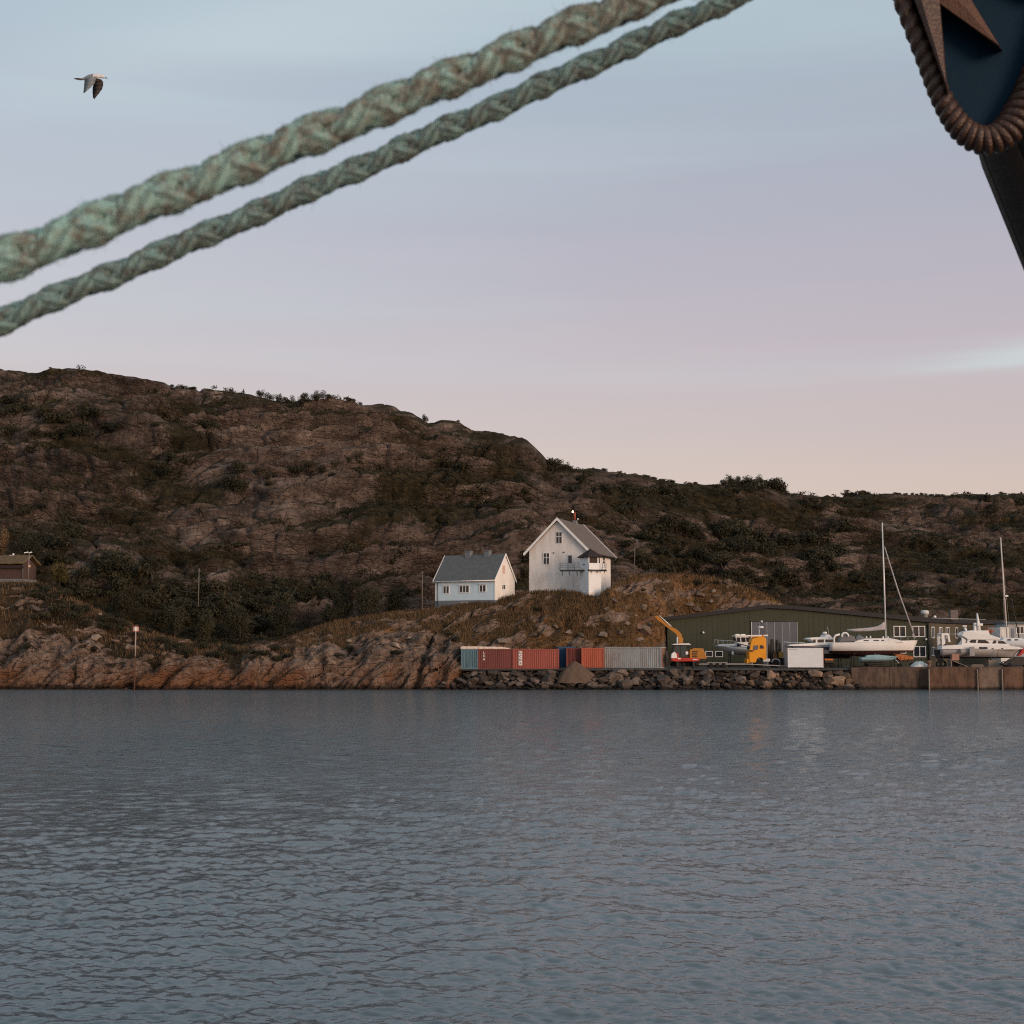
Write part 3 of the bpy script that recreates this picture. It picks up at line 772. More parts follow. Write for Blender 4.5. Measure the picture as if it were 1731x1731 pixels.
# ------------------------------------------------------------------ quay wall
def quay():
    root = empty('quay_wall', at(1580, 1166, 185.0))
    tag(root, 'brown concrete quay wall with rusty panels and pale upright fenders', 'quay wall')
    L = root.location
    def wall_mat(name, a, c, d):
        m, n, l, b = new_mat(name); v = nd_pos(n)
        f1 = nd_noise(n, l, nd_map(n, l, v, (1.0, 1.0, 0.45)), 0.8, 7, 0.7); f2 = nd_noise(n, l, v, 5.0, 5, 0.7)
        st = nd_noise(n, l, nd_map(n, l, v, (2.2, 2.2, 0.22)), 1.0, 5, 0.65)
        col = nd_ramp(n, l, f1, [(0.32, d), (0.5, a), (0.68, c)])
        col = nd_mix(n, l, nd_ramp(n, l, st, [(0.52, (0, 0, 0)), (0.66, (0.75,) * 3)]), col, tuple(x * .45 for x in d))
        col = nd_mix(n, l, nd_ramp(n, l, f2, [(0.55, (0, 0, 0)), (0.75, (0.5,) * 3)]), col, tuple(x * 1.3 for x in c))
        z = n.new('ShaderNodeSeparateXYZ'); l.new(v, z.inputs[0])
        tide = nd_ramp(n, l, nd_math(n, l, 'ADD', z.outputs['Z'], nd_math(n, l, 'MULTIPLY', f1, 0.9)), [(0.62, (0.9,) * 3), (1.0, (0, 0, 0))])
        col = nd_mix(n, l, tide, col, (0.016, 0.013, 0.010))
        l.new(col, b.inputs['Base Color']); b.inputs['Roughness'].default_value = .9; set_spec(b, .2); nd_bump(n, l, b, f2, .6, .08)
        return m
    m1 = wall_mat('quay_concrete', (.095, .066, .052), (.14, .098, .076), (.048, .036, .030))
    m2 = wall_mat('quay_rust', (.118, .070, .048), (.165, .10, .068), (.056, .037, .029))
    m4 = wall_mat('quay_light_concrete', (.15, .112, .088), (.20, .15, .12), (.085, .055, .04))
    m3 = paint('fender_pale', (0.30, 0.25, 0.20), 0.8, dirt=(0.2, 0.12, 0.07), dirt_amt=0.6, scale=2)
    def X(px, Y): return (px - W / 2) / F * Y - L.x
    ztop = YZ + 0.06
    segs = [(1436, 1500, 186.3, m1), (1500.5, 1566, 186.25, m1), (1567, 1646, 185.3, m2), (1650, 1688, 185.35, m4), (1691, 1728, 185.3, m2), (1732, 1790, 185.35, m2), (1791, 1870, 185.3, m1), (1871, 1990, 185.3, m2)]
    for a, b_, Y, m in segs:
        mb = MB(); mb.box(X(a, Y), X(b_, Y), Y - L.y, Y + 1.6 - L.y, -1.2 - L.z, ztop - L.z)
        mb.build('wall_panel', m, root, 0.03)
    mb = MB(); mb.box(X(1436, 187), X(1990, 187), 187.3 - L.y, 188.6 - L.y, -1.2 - L.z, ztop - 0.03 - L.z); mb.build('wall_core', m1, root)
    for a in (1566.5, 1648, 1689.5, 1730, 1790.5, 1870.5):
        mb = MB(); mb.box(X(a, 185) - 0.055, X(a, 185) + 0.055, 184.98 - L.y, 185.28 - L.y, -0.1 - L.z, ztop - 0.15 - L.z); mb.build('fender_post', m3, root, 0.02)
    mb = MB(); mb.box(X(1452, 186.2), X(1990, 186.2), 186.9 - L.y, 187.25 - L.y, ztop - L.z, ztop + 0.10 - L.z); mb.build('kerb', m1, root)
quay()
# ================================================================== VEGETATION
def leaf_mat(name, cols, rand=True):
    m, n, l, b = new_mat(name)
    oi = n.new('ShaderNodeObjectInfo').outputs['Random']
    f = nd_noise(n, l, nd_pos(n), 0.9, 4, 0.7)
    fac = nd_math(n, l, 'ADD', nd_math(n, l, 'MULTIPLY', oi, 0.45), nd_math(n, l, 'MULTIPLY_ADD', f, 1.0, -0.22))
    c = nd_ramp(n, l, fac, [(0.1, cols[0]), (0.5, cols[1]), (0.9, cols[2])])
    l.new(c, b.inputs['Base Color']); b.inputs['Roughness'].default_value = 0.75; set_spec(b, 0.2)
    return m
LEAF = leaf_mat('dark_leaves', [(0.014, 0.014, 0.009), (0.030, 0.029, 0.016), (0.060, 0.053, 0.028)])
LEAF_B = leaf_mat('heath_leaves', [(0.014, 0.013, 0.008), (0.028, 0.025, 0.013), (0.056, 0.045, 0.024)])
LEAF_Y = leaf_mat('turning_leaves', [(0.05, 0.045, 0.016), (0.085, 0.072, 0.024), (0.14, 0.10, 0.03)])
BARK = paint('bark', (0.05, 0.042, 0.035), 0.95, spec=0.1)

def crown_geo(g, n, rx, rz, leaf, lobes=7, base=0.1):
    """leaf quads spread through several lobes; z starts at base"""
    cs = []
    for k in range(lobes):
        a = g.uniform(0, 2 * np.pi); r = g.uniform(0.15, 0.62) * rx
        h = g.uniform(0.30, 0.78) * rz
        cs.append((r * np.cos(a), r * np.sin(a), base + h, g.uniform(0.28, 0.46) * rx, g.uniform(0.20, 0.36) * rz))
    cs.append((0, 0, base + rz * 0.5, rx * 0.45, rz * 0.42))
    idx = g.integers(0, len(cs), n); C = np.array(cs)[idx]
    d = g.normal(size=(n, 3)); d /= np.linalg.norm(d, axis=1, keepdims=True)
    rad = g.uniform(0.55, 1.08, (n, 1)) ** 0.6
    p = C[:, :3] + d * rad * np.stack([C[:, 3], C[:, 3], C[:, 4]], 1)
    p[:, 2] = np.maximum(p[:, 2], 0.02)
    a = g.normal(size=(n, 3)); a /= np.linalg.norm(a, axis=1, keepdims=True)
    b = np.cross(a, d + 0.3 * g.normal(size=(n, 3))); b /= np.linalg.norm(b, axis=1, keepdims=True) + 1e-9
    s = leaf * g.uniform(0.6, 1.35, (n, 1))
    V = np.stack([p - a * s, p + b * s * 0.55, p + a * s, p - b * s * 0.55], 1).reshape(-1, 3)
    return V, np.arange(4 * n).reshape(-1, 4)
def bush_mesh(seed, n, rx, rz, leaf, mat, lobes=7):
    g = np.random.default_rng(seed)
    V, Fq = crown_geo(g, n, rx, rz, leaf, lobes)
    sv, sf = [], []
    for k in range(4):     # thin stems, as quads
        a = g.uniform(0, 6.28); top = np.array([math.cos(a) * rx * 0.4, math.sin(a) * rx * 0.4, rz * 0.6]); w = 0.03 * rx + 0.02
        b = len(V) + len(sv)
        sv += [(-w, 0, -0.4), (w, 0, -0.4), tuple(top + [w * .4, 0, 0]), tuple(top - [w * .4, 0, 0])]; sf.append((b, b + 1, b + 2, b + 3))
    me = raw_mesh('bush', np.concatenate([V, np.array(sv)]), np.concatenate([Fq, np.array(sf)]))
    me.materials.append(mat); me.materials.append(BARK)
    mi = np.zeros(len(me.polygons), dtype=np.int32); mi[-4:] = 1; me.polygons.foreach_set('material_index', mi)
    return me
BUSH = [bush_mesh(100 + k, 900, 1.0, 1.25 if k % 2 else 0.95, 0.070, LEAF, 7 + k % 4) for k in range(6)]
BUSH_B = [bush_mesh(120 + k, 300, 1.0, 0.75, 0.11, LEAF_B, 7) for k in range(4)]
UPRIGHT = [bush_mesh(140 + k, 600, 0.75, 1.9, 0.070, LEAF, 7) for k in range(4)]

# clumps seen in the photograph: centre and half size in pixels, count, bush size in metres
ZONES = [(90, 700, 95, 26, 14, 2.6), (140, 735, 60, 30, 9, 2.6), (30, 765, 60, 40, 10, 2.6), (275, 715, 24, 12, 5, 2.0), (355, 722, 22, 14, 5, 2.2),
         (300, 795, 40, 22, 7, 2.2), (420, 815, 45, 22, 9, 2.2), (530, 800, 50, 12, 7, 2.0), (620, 790, 40, 14, 5, 2.0), (755, 800, 32, 30, 9, 2.6), (790, 840, 26, 30, 7, 2.5),
         (870, 850, 40, 40, 9, 2.4), (930, 790, 18, 10, 4, 2.4), (1060, 855, 24, 20, 6, 2.6), (1000, 830, 40, 20, 6, 2.2), (1110, 840, 50, 18, 8, 2.4),
         (1120, 925, 70, 35, 16, 3.0), (1220, 935, 80, 35, 22, 3.2), (1330, 950, 75, 45, 26, 3.4), (1400, 930, 50, 40, 12, 3.2), (1180, 965, 70, 18, 10, 2.6), (1300, 985, 90, 15, 12, 2.6),
         (1270, 825, 60, 12, 12, 2.4), (1400, 860, 40, 14, 6, 2.4), (1560, 920, 50, 20, 7, 2.4), (1620, 985, 60, 20, 8, 2.2), (1500, 990, 50, 18, 8, 2.2), (1690, 860, 45, 14, 7, 2.4), (1640, 940, 60, 20, 6, 2.2),
         (90, 935, 60, 26, 14, 2.6), (160, 985, 70, 40, 18, 3.0), (250, 1010, 60, 45, 16, 3.0), (340, 1040, 60, 40, 18, 2.8), (420, 1050, 60, 34, 16, 2.8), (350, 985, 60, 26, 10, 2.6), (470, 1010, 50, 22, 9, 2.6),
         (520, 1020, 40, 18, 8, 2.6), (560, 1010, 40, 20, 7, 2.4), (690, 1005, 20, 16, 5, 2.2), (640, 935, 70, 22, 8, 2.2), (120, 870, 60, 25, 7, 2.0), (40, 850, 40, 40, 7, 2.2), (440, 940, 90, 20, 8, 2.0), (880, 955, 12, 30, 5, 2.2), (1090, 950, 20, 16, 4, 2.2)]
def place_bushes():
    spots = []
    for (cx, cy, rx, ry, k, sz) in ZONES:
        for i in range(k):
            a = random.uniform(0, 6.28); r = math.sqrt(random.random())
            spots.append((cx + rx * r * math.cos(a), cy + ry * r * math.sin(a), sz * random.uniform(0.55, 1.15)))
    random.shuffle(spots)
    extra = []
    cnt = 0
    for (x, y, sz) in spots:
        p = hill_at_pixel(HILL, x, y, 0.995)
        if cnt >= 296: extra.append((p, sz)); continue
        o = bpy.data.objects.new('hillside_bush', random.choice(BUSH)); link(o)
        o.location = (p.x, p.y + 0.2, p.z - 0.15 * sz); o.scale = (sz * random.uniform(.8, 1.25), sz * random.uniform(.8, 1.2), sz * random.uniform(.7, 1.1)); o.rotation_euler = (0, 0, random.uniform(0, 6.28))
        wh = ('under the left end of the ridge' if y < 800 else 'on the slope around the turf roofed cabin') if x < 230 else ('on the middle of the long slope' if y < 900 else 'in the dark thicket left of the houses') if x < 720 else 'on the slope behind the houses' if x < 1040 else 'in the wood behind the green boat hall' if x < 1440 else 'on the slope behind the boat masts'
        tag(o, 'dark leafy bush ' + wh, 'bush', 'bushes ' + wh)
        cnt += 1
    return extra
extra = place_bushes()

def ridge_bushes():
    runs = [(288, 335, 8, .9), (433, 470, 7, 1.0), (470, 560, 16, 1.25), (585, 612, 4, .8), (716, 722, 2, 1.0), (768, 776, 1, .6), (932, 965, 8, 1.3), (1012, 1030, 2, .7), (1085, 1140, 8, .8), (1165, 1180, 3, .7),
            (1225, 1312, 20, 1.5), (1312, 1330, 4, 1.1), (1420, 1465, 8, .9), (1510, 1600, 12, .7), (1690, 1731, 6, .8), (85, 92, 1, .6)]
    for a, b, k, sz in runs:
        for i in range(k):
            x = a + (b - a) * (i + random.uniform(.2, .8)) / k
            col = int(np.argmin(np.abs(HILL['px'][:, 470] - x)))
            j = int(np.argmin(HILL['py'][col, 380:500])) + 380
            p = HILL['P'][col, j]
            up = sz > 0.95 and random.random() < 0.6
            o = bpy.data.objects.new('ridge_bush', random.choice(UPRIGHT if up else BUSH)); link(o)
            s = sz * random.uniform(.75, 1.2)
            o.location = (p[0], p[1] + 0.2, p[2] - 0.45 * s); o.scale = (s * 1.2, s * 1.2, s); o.rotation_euler = (0, 0, random.uniform(0, 6.28))
            wh = 'left of the middle of the ridge' if x < 650 else 'on the steep middle part of the ridge' if x < 1060 else 'along the low right part of the ridge'
            tag(o, 'small bush on the skyline ' + wh, 'bush', 'skyline bushes ' + wh)
ridge_bushes()

def scrub():
    """low heath too small and too dense to count"""
    g = np.random.default_rng(33)
    P = HILL['P'][:, :480].reshape(-1, 3); veg = HILL['veg'][:, :480].ravel(); S = HILL['S'][:, :480].ravel(); px = HILL['px'][:, :480].ravel()
    w = np.clip(veg - 0.40, 0, 1) ** 1.3 * (S > 0.02) * (S < 0.985) * ((px > -60) & (px < 1790)) * np.where((S > 0.90) & ((px < 290) | ((px > 590) & (px < 930))), 0, 1)
    w /= w.sum()
    sel = g.choice(len(P), 4600, p=w, replace=False)
    vs, fs, nb = [], [], 0
    for i in sel:
        V, f = crown_geo(g, 50, 1.0, 0.75, 0.12, 5, 0.0)
        s = g.uniform(0.6, 2.0)
        vs.append(V * s + P[i] - np.array([0, 0, 0.1])); fs.append(f + nb); nb += len(V)
    for p, sz in extra:
        V, f = crown_geo(g, 160, 1.0, 1.1, 0.13, 6, 0.0)
        vs.append(V * sz + np.array(p)); fs.append(f + nb); nb += len(V)
    o = np_obj('hillside_scrub', np.concatenate(vs), np.concatenate(fs), LEAF_B)
    tag(o, 'low brown heath and scrub covering the ledges of the hill', 'scrub', kind='stuff')
scrub()

def grass():
    g = np.random.default_rng(44)
    P = HEAD['P'].reshape(-1, 3); veg = HEAD['veg'].ravel(); S = HEAD['S'].ravel(); px = HEAD['px'].ravel()
    w = np.clip(veg - 0.5, 0, 1) * (S > 0.05) * (S < 1.12) * ((px > -60) & (px < 1400)) * np.where(px < 450, .35, 1); w /= w.sum()
    sel = g.choice(len(P), 26000, p=w)
    b = P[sel] + g.uniform(-0.12, 0.12, (26000, 3)) * [1, 1, 0]
    h = g.uniform(0.22, 0.62, (26000, 1)); a = g.uniform(0, 2 * np.pi, 26000)
    d = np.stack([np.cos(a), np.sin(a), np.zeros_like(a)], 1); wd = g.uniform(0.03, 0.09, (26000, 1))
    lean = g.normal(0, 0.22, (26000, 3)) * [1, 1, 0]
    up = np.array([0, 0, 1.0])
    V = np.stack([b - d * wd - up * 0.08, b + d * wd - up * 0.08, b + (up + lean) * h], 1).reshape(-1, 3)
    m = leaf_mat('dry_grass', [(0.050, 0.033, 0.017), (0.125, 0.077, 0.039), (0.25, 0.165, 0.095)])
    o = np_obj('dry_grass', V, np.arange(len(V)).reshape(-1, 3), m)
    tag(o, 'dry straw coloured grass growing over the headland', 'grass', kind='stuff')
grass()

def headland_bushes():
    rb = random.Random(5)
    more = [(rb.uniform(60, 470), 0, rb.uniform(.6, 1.2)) for k in range(56)]
    more = [(x, float(table(x, CREST)) + rb.uniform(2, 26), s) for x, _, s in more]
    for (x, y, sz) in more + [(910, 1032, .8), (590, 1100, .9), (575, 1112, .8), (770, 1085, .8), (760, 1075, .7), (670, 1106, .9), (470, 1118, 1.0), (485, 1112, .9), (100, 1040, 1.7), (75, 1050, 1.8), (125, 1052, 1.6), (60, 1012, 1.2), (45, 1098, 1.0), (170, 1062, 1.0), (160, 1100, .8),
                       (1085, 1000, .7), (1180, 990, 1.0), (1210, 988, .9), (80, 1000, 1.4), (110, 1010, 1.4), (205, 1030, 1.3), (145, 1060, 1.2)]:
        p = hill_at_pixel(HEAD, x, y)
        o = bpy.data.objects.new('headland_bush', random.choice(BUSH)); link(o)
        o.location = (p.x, p.y, p.z - 0.1); o.scale = (sz * 1.2, sz * 1.1, sz * .8); o.rotation_euler = (0, 0, random.uniform(0, 6.28))
        wh = 'on the rocky bank around the beacon and cabin' if x < 500 else 'on the grassy slope below the houses' if x < 1000 else 'on the golden knoll behind the excavator'
        tag(o, 'low dark bush ' + wh, 'bush', 'bushes ' + wh)
headland_bushes()

def tree(px, py, Y, hpx, wpx, label, mat=None, seed=1, n=1500):
    base = at(px, py, Y); m = mpp(Y); h = hpx * m; rx = wpx * m / 2
    t = empty('broadleaf_tree', base); tag(t, label, 'tree')
    g = np.random.default_rng(seed)
    V, f = crown_geo(g, int(n * 2.2), rx, h * 1.02, 0.115, 13, -h * 0.06)
    np_obj('crown', V, f, mat or LEAF, t)
    mb = MB(); mb.tube([(0, 0, -0.6), (0.05, 0, h * .2), (-0.05, 0.05, h * .45), (0.05, 0, h * .7)], [0.17, 0.14, 0.10, 0.05], 7)
    for k in range(5):
        a = k * 1.3 + seed; z = h * (.2 + .08 * k)
        mb.tube([(0, 0, z), (math.cos(a) * rx * .35, math.sin(a) * rx * .35, z + h * .15), (math.cos(a) * rx * .6, math.sin(a) * rx * .6, z + h * .32)], [0.08, 0.05, 0.02], 5)
    mb.build('trunk', BARK, t)
tree(622, 1046, 213, 62, 70, 'large dark round tree to the left of the low white house', seed=3, n=2200)
tree(582, 1050, 214, 42, 44, 'dark tree on the left shoulder of the large round tree', seed=4)
tree(668, 1036, 215, 48, 48, 'dark tree between the large round tree and the wooden pole', seed=5)
tree(560, 1056, 212, 36, 36, 'lower dark tree at the left end of the tree row', seed=6)
tree(405, 1082, 207, 62, 62, 'dense dark tree above the middle of the rocky shore', seed=7, n=1800)
tree(480, 1070, 209, 60, 60, 'dark tree just left of the brown grass slope', seed=8, n=1800)
tree(345, 1090, 206, 58, 50, 'tall dark tree on the bank right of the striped beacon', seed=9)
tree(295, 1078, 206, 52, 52, 'dark tree behind the shore rocks nearest the striped beacon', seed=10)
tree(207, 1040, 211, 48, 50, 'rounded grey green tree above the beacon', mat=LEAF_B, seed=11)
tree(52, 962, 222, 60, 64, 'dark spreading tree just behind the turf roofed cabin', seed=12, n=2000)
tree(100, 985, 217, 34, 40, 'yellowish green bush like tree at the right end of the cabin', mat=LEAF_Y, seed=13)
tree(0, 945, 226, 52, 36, 'orange brown autumn tree at the left edge above the cabin roof', mat=leaf_mat('autumn_leaves', [(0.10, 0.062, 0.034), (0.15, 0.095, 0.052), (0.21, 0.135, 0.08)]), seed=14)
# ================================================================== BUILDINGS
WHITE_WALL = paint('white_clapboard', (0.74, 0.73, 0.71), 0.6, dirt=(0.50, 0.47, 0.43), dirt_amt=0.45, scale=0.9, streak=True)
WORN_WHITE = paint('worn_whitewash', (0.70, 0.685, 0.67), 0.75, dirt=(0.44, 0.40, 0.36), dirt_amt=0.6, scale=0.8, streak=True, bump=0.15)
SHADED_WALL = paint('shaded_white_clapboard', (0.60, 0.74, 0.81), 0.6, dirt=(0.46, 0.58, 0.64), dirt_amt=0.4, scale=0.9, streak=True)  # front boards of the low house: bluish shade is put into the white
TRIM = paint('white_trim', (0.78, 0.78, 0.77), 0.5, dirt_amt=0.2)
SLATE = paint('grey_slate', (0.085, 0.09, 0.095), 0.7, dirt=(0.16, 0.165, 0.16), dirt_amt=0.6, scale=2.2, bump=0.5)
BROWN_SLATE = paint('brown_slate', (0.128, 0.102, 0.088), 0.8, dirt=(0.070, 0.054, 0.047), dirt_amt=0.7, scale=1.8, bump=0.5)
FOUND = paint('grey_foundation', (0.16, 0.18, 0.20), 0.9, scale=1.0)
IRON = paint('dark_iron', (0.035, 0.033, 0.035), 0.6, 0.3)
DARKW = paint('dark_wood', (0.034, 0.024, 0.025), 0.85, spec=.2)
GLASS = glass()

def window(parent, loc, w, h, cols=2, rows=1, side=0.0, bar=0.07, frame=TRIM, name='window', split=None, hood=False, pane_mat=None):
    """frame set in a wall; loc is the lower middle on the wall face; side turns it onto another wall"""
    fr = MB()
    fr.box(-w / 2 - bar, w / 2 + bar, -0.055, 0.01, -bar, 0); fr.box(-w / 2 - bar, w / 2 + bar, -0.055, 0.01, h, h + bar)
    fr.box(-w / 2 - bar, -w / 2, -0.055, 0.01, 0, h); fr.box(w / 2, w / 2 + bar, -0.055, 0.01, 0, h)
    if hood: fr.box(-w / 2 - bar * 2, w / 2 + bar * 2, -0.12, 0.01, h + bar + 0.03, h + bar + 0.09)
    cw = w / cols; b2 = bar * 0.55
    for i in range(1, cols): fr.box(-w / 2 + i * cw - b2, -w / 2 + i * cw + b2, -0.05, 0.01, 0, h)
    zs = [0] + ([h * split] if split else [h * k / rows for k in range(1, rows)]) + [h]
    for z in zs[1:-1]: fr.box(-w / 2, w / 2, -0.047, 0.01, z - b2, z + b2)
    o = fr.build(name, frame, parent); o.location = loc; o.rotation_euler = (0, 0, side)
    for i in range(cols):
        for j in range(len(zs) - 1):
            p = MB().box(-w / 2 + i * cw, -w / 2 + (i + 1) * cw, -0.022, 0.012, zs[j], zs[j + 1])
            p.build('pane', pane_mat or GLASS, o)
    return o

# ------------------------------------------------------------------ low white house, blue shade coloured into its front
def low_house():
    Y = 204.0; m = mpp(Y) * 1.0; phi = R(28)
    base = at(837, 1028, Y)
    t = empty('low_white_house', base, -phi)
    tag(t, 'low white house with blue shade painted on its front and grey slate roof', 'house')
    Lx = 104 * m / math.cos(phi); D = 6.0; ez = 50 * m; rz = 92 * m; fz = 14 * m
    def hx(px): return (px - 837) * m / math.cos(phi)
    def hz(py): return (1028 - py) * m
    MB().box(-Lx - .02, .02, -.02, D + .02, -2.5, fz).build('foundation', FOUND, t)
    mb = MB(); mb.box(-Lx, -.15, 0, .15, fz, ez); mb.build('front_wall', SHADED_WALL, t)['label'] = 'white boarded front wall with blue shade in its colour'
    MB().prismx([(0, fz), (D, fz), (D, ez), (D / 2, rz - .1), (0, ez)], -.15, 0).build('gable_wall', WHITE_WALL, t)['label'] = 'white boarded gable wall'
    MB().prismx([(0.15, fz), (D, fz), (D, ez), (D / 2, rz - .1), (0.15, ez)], -Lx, -Lx + .15).build('gable_wall', WHITE_WALL, t)
    MB().box(-Lx + .15, -.15, D - .15, D, fz, ez).build('back_wall', WHITE_WALL, t)
    ov = .28; sl = (rz - ez) / (D / 2)
    roof = MB()
    roof.prismx([(-ov, ez - ov * sl), (D / 2, rz), (D / 2, rz + .16), (-ov - .05, ez - ov * sl + .12)], -Lx - .18, .10)
    roof.prismx([(D + ov, ez - ov * sl), (D / 2 + .001, rz), (D / 2 + .001, rz + .16), (D + ov + .05, ez - ov * sl + .12)], -Lx - .18, .10)
    r = roof.build('roof', SLATE, t)
    for px in (790.5, 823.5):
        xc = hx(px) - D / 2 * math.tan(phi); c = MB(); c.box(xc - .42, xc + .42, D / 2 - .4, D / 2 + .4, rz - .3, rz + .62); c.box(xc - .5, xc + .5, D / 2 - .47, D / 2 + .47, rz + .62, rz + .72)
        c.build('chimney', FOUND, r)
    for x0, x1 in ((.10, .17), (-Lx - .25, -Lx - .18)):
        bb = MB()
        bb.prismx([(-ov - .05, ez - ov * sl - .12), (D / 2, rz - .06), (D / 2, rz + .22), (-ov - .1, ez - ov * sl + .16)], x0, x1)
        bb.prismx([(D + ov + .05, ez - ov * sl - .12), (D / 2 + .001, rz - .06), (D / 2 + .001, rz + .22), (D + ov + .1, ez - ov * sl + .16)], x0, x1)
        bb.build('bargeboard', TRIM, t)
    MB().box(-Lx - .1, .05, -.10, -.015, ez - .42, ez - .16).build('fascia', TRIM, t)
    MB().tube([(-Lx - .15, -ov - .12, ez - .30), (.08, -ov - .12, ez - .27)], .07, 8).build('gutter', TRIM, t)
    MB().box(-Lx - .025, -Lx + .22, -.03, .0, fz, ez - .42).build('corner_board', TRIM, t)
    MB().box(-.16, .03, -.03, .14, fz, ez - .42).build('corner_board', TRIM, t)
    MB().tube([(-Lx + .42, -.09, fz - .8), (-Lx + .42, -.09, ez - .45)], .045, 6).build('downpipe', IRON, t)
    for a, b_, y0, y1, c in ((747, 757.4, 988.4, 1001.3, 2), (775.4, 792.3, 988.2, 1000.4, 3), (810.2, 821.2, 987.8, 999.8, 2)):
        window(t, (hx((a + b_) / 2), 0, hz(y1)), (b_ - a) * m / math.cos(phi) - .1, (y1 - y0) * m - .1, c, 1, bar=.10, hood=True)
    window(t, (hx(784.2), -.02, hz(1021.3)), .9, .3, 1, 1, bar=.09, name='cellar_window')
    sp = math.sin(phi)
    shut = paint('pink_shutter', (0.58, 0.40, 0.34), 0.7)
    window(t, (0, (850.8 - 837) * m / sp, hz(969)), .85, 1.2, 1, 1, side=R(90), bar=.08, name='gable_window', pane_mat=shut)
    window(t, (0, (851 - 837) * m / sp, hz(995)), .9, .62, 2, 1, side=R(90), bar=.1, name='gable_window')
low_house()

# ------------------------------------------------------------------ tall white gabled house
def white_house():
    Y = 204.5; m = mpp(Y); phi = R(20)
    base = at(993, 1002, Y)
    t = empty('white_gabled_house', base, -phi)
    tag(t, 'tall white gabled house with brown roof on top of the knoll', 'house')
    cw = math.cos(phi); Wd = 97.7 * m / cw; Ln = 49.2 * m / math.sin(phi); D = Ln
    def hx(px): return (px - 993) * m / cw
    def hz(py): return (1002 - py) * m
    ez = 73.5 * m; rz = 125.5 * m; cx = -Wd / 2
    MB().prism([(-Wd, -2.5), (0, -2.5), (0, ez), (cx, rz - .12), (-Wd, ez)], 0, .2).build('gable_wall', WORN_WHITE, t)
    MB().box(-.2, 0, .2, D - .2, -2.5, ez).build('side_wall', WORN_WHITE, t)
    MB().box(-Wd, -Wd + .2, .2, D - .2, -2.5, ez).build('side_wall', WORN_WHITE, t)
    MB().prism([(-Wd, -2.5), (0, -2.5), (0, ez), (cx, rz - .12), (-Wd, ez)], D - .2, D).build('gable_wall', WORN_WHITE, t)
    MB().box(-Wd - .03, .03, -.03, D + .03, -2.5, 37 * m).build('lower_wall', WORN_WHITE, t)
    ov = .62; sl = (rz - ez) / (Wd / 2); fo = .45
    rf = MB()
    for s in (-1, 1):
        x0 = 0 if s > 0 else -Wd
        rf.prism([(x0 + s * ov, ez - ov * sl), (cx + s * .0005, rz), (cx + s * .0005, rz + .2), (x0 + s * (ov + .06), ez - ov * sl + .16)], -fo, D + fo)
    r = rf.build('roof', BROWN_SLATE, t)
    for y0, y1 in ((-fo - .08, -fo), (D + fo, D + fo + .08)):
        bb = MB()
        for s in (-1, 1):
            x0 = 0 if s > 0 else -Wd
            bb.prism([(x0 + s * (ov + .05), ez - ov * sl - .16), (cx + s * .0005, rz - .12), (cx + s * .0005, rz + .30), (x0 + s * (ov + .16), ez - ov * sl + .2)], y0, y1)
        bb.build('bargeboard', TRIM, t)
    MB().tube([(ov + .08, -fo, ez - ov * sl + .02), (ov + .08, D + fo, ez - ov * sl + .02)], .08, 8).build('gutter', DARKW, t)
    # chimney with red flue and lamp
    cy = D * .68
    ch = MB(); ch.box(cx - .28, cx + .28, cy - .35, cy + .35, rz - .4, rz + .55); c = ch.build('chimney', FOUND, r)
    red = paint('red_flue', (0.30, 0.06, 0.035), 0.6)
    MB().tube([(cx - .06, cy, rz + .55), (cx - .06, cy, rz + 1.75)], .16, 10).build('flue', red, t)
    lm, n_, l_, b_ = new_mat('lit_lamp'); b_.inputs['Emission Color'].default_value = (1, .62, .35, 1); b_.inputs['Emission Strength'].default_value = 6
    MB().lathe([(.02, 0), (.13, .05), (.14, .22), (.05, .32)], (cx - .36, cy, rz + 1.72), 10).build('lamp', lm, t)['label'] = 'small lit lamp beside the flue'
    MB().tube([(cx - .36, cy, rz + 1.75), (cx - .06, cy, rz + 1.55)], .03, 5).build('lamp_bracket', red, t)
    MB().lathe([(.02, 0), (.12, .03), (.12, .22), (.02, .26)], (cx + .42, cy, rz + .62), 8).build('vent_cap', TRIM, r)
    grey = paint('grey_window_trim', (0.55, 0.56, 0.57), 0.6)
    window(t, (hx(945.9), 0, hz(917)), 9.3 * m / cw, 18.8 * m, 2, 2, bar=.06, split=.62)
    window(t, (hx(924.6), -.03, hz(952)), 9.3 * m / cw, 18.4 * m, 2, 2, bar=.06, split=.58)
    dr = MB().box(hx(960.8), hx(968.2), -.07, .02, hz(963), hz(937.5)).build('balcony_door', grey, t)
    MB().box(hx(961.6), hx(967.4), -.085, -.06, hz(951.5), hz(938.4)).build('pane', GLASS, dr)
    for px, py in ((937, 933.3), (954.1, 932.6)):
        MB().disc((hx(px), -.06, hz(py)), .09, .12, 'y', 10).build('vent', IRON, t)
    window(t, (0, (1026.7 - 993) * m / math.sin(phi), hz(954.5)), .95, 19.5 * m, 1, 2, side=R(90), bar=.07, split=.6)
    MB().box(0.03, .05, (1028 - 993) * m / math.sin(phi) - .3, (1028 - 993) * m / math.sin(phi) + .3, hz(977), hz(971)).build('hatch', grey, t)
    MB().tube([(.08, D - .1, -1), (.08, D - .1, ez - .3)], .07, 6).build('downpipe', DARKW, t)

    # tower in front of the corner
    Yt = 200.5; mt = mpp(Yt); g = R(32.3)
    tb = at(995.2, 1007, Yt)
    k = empty('light_tower', tb, g)
    tag(k, 'small square white light tower with dark pyramid roof and balcony', 'tower')
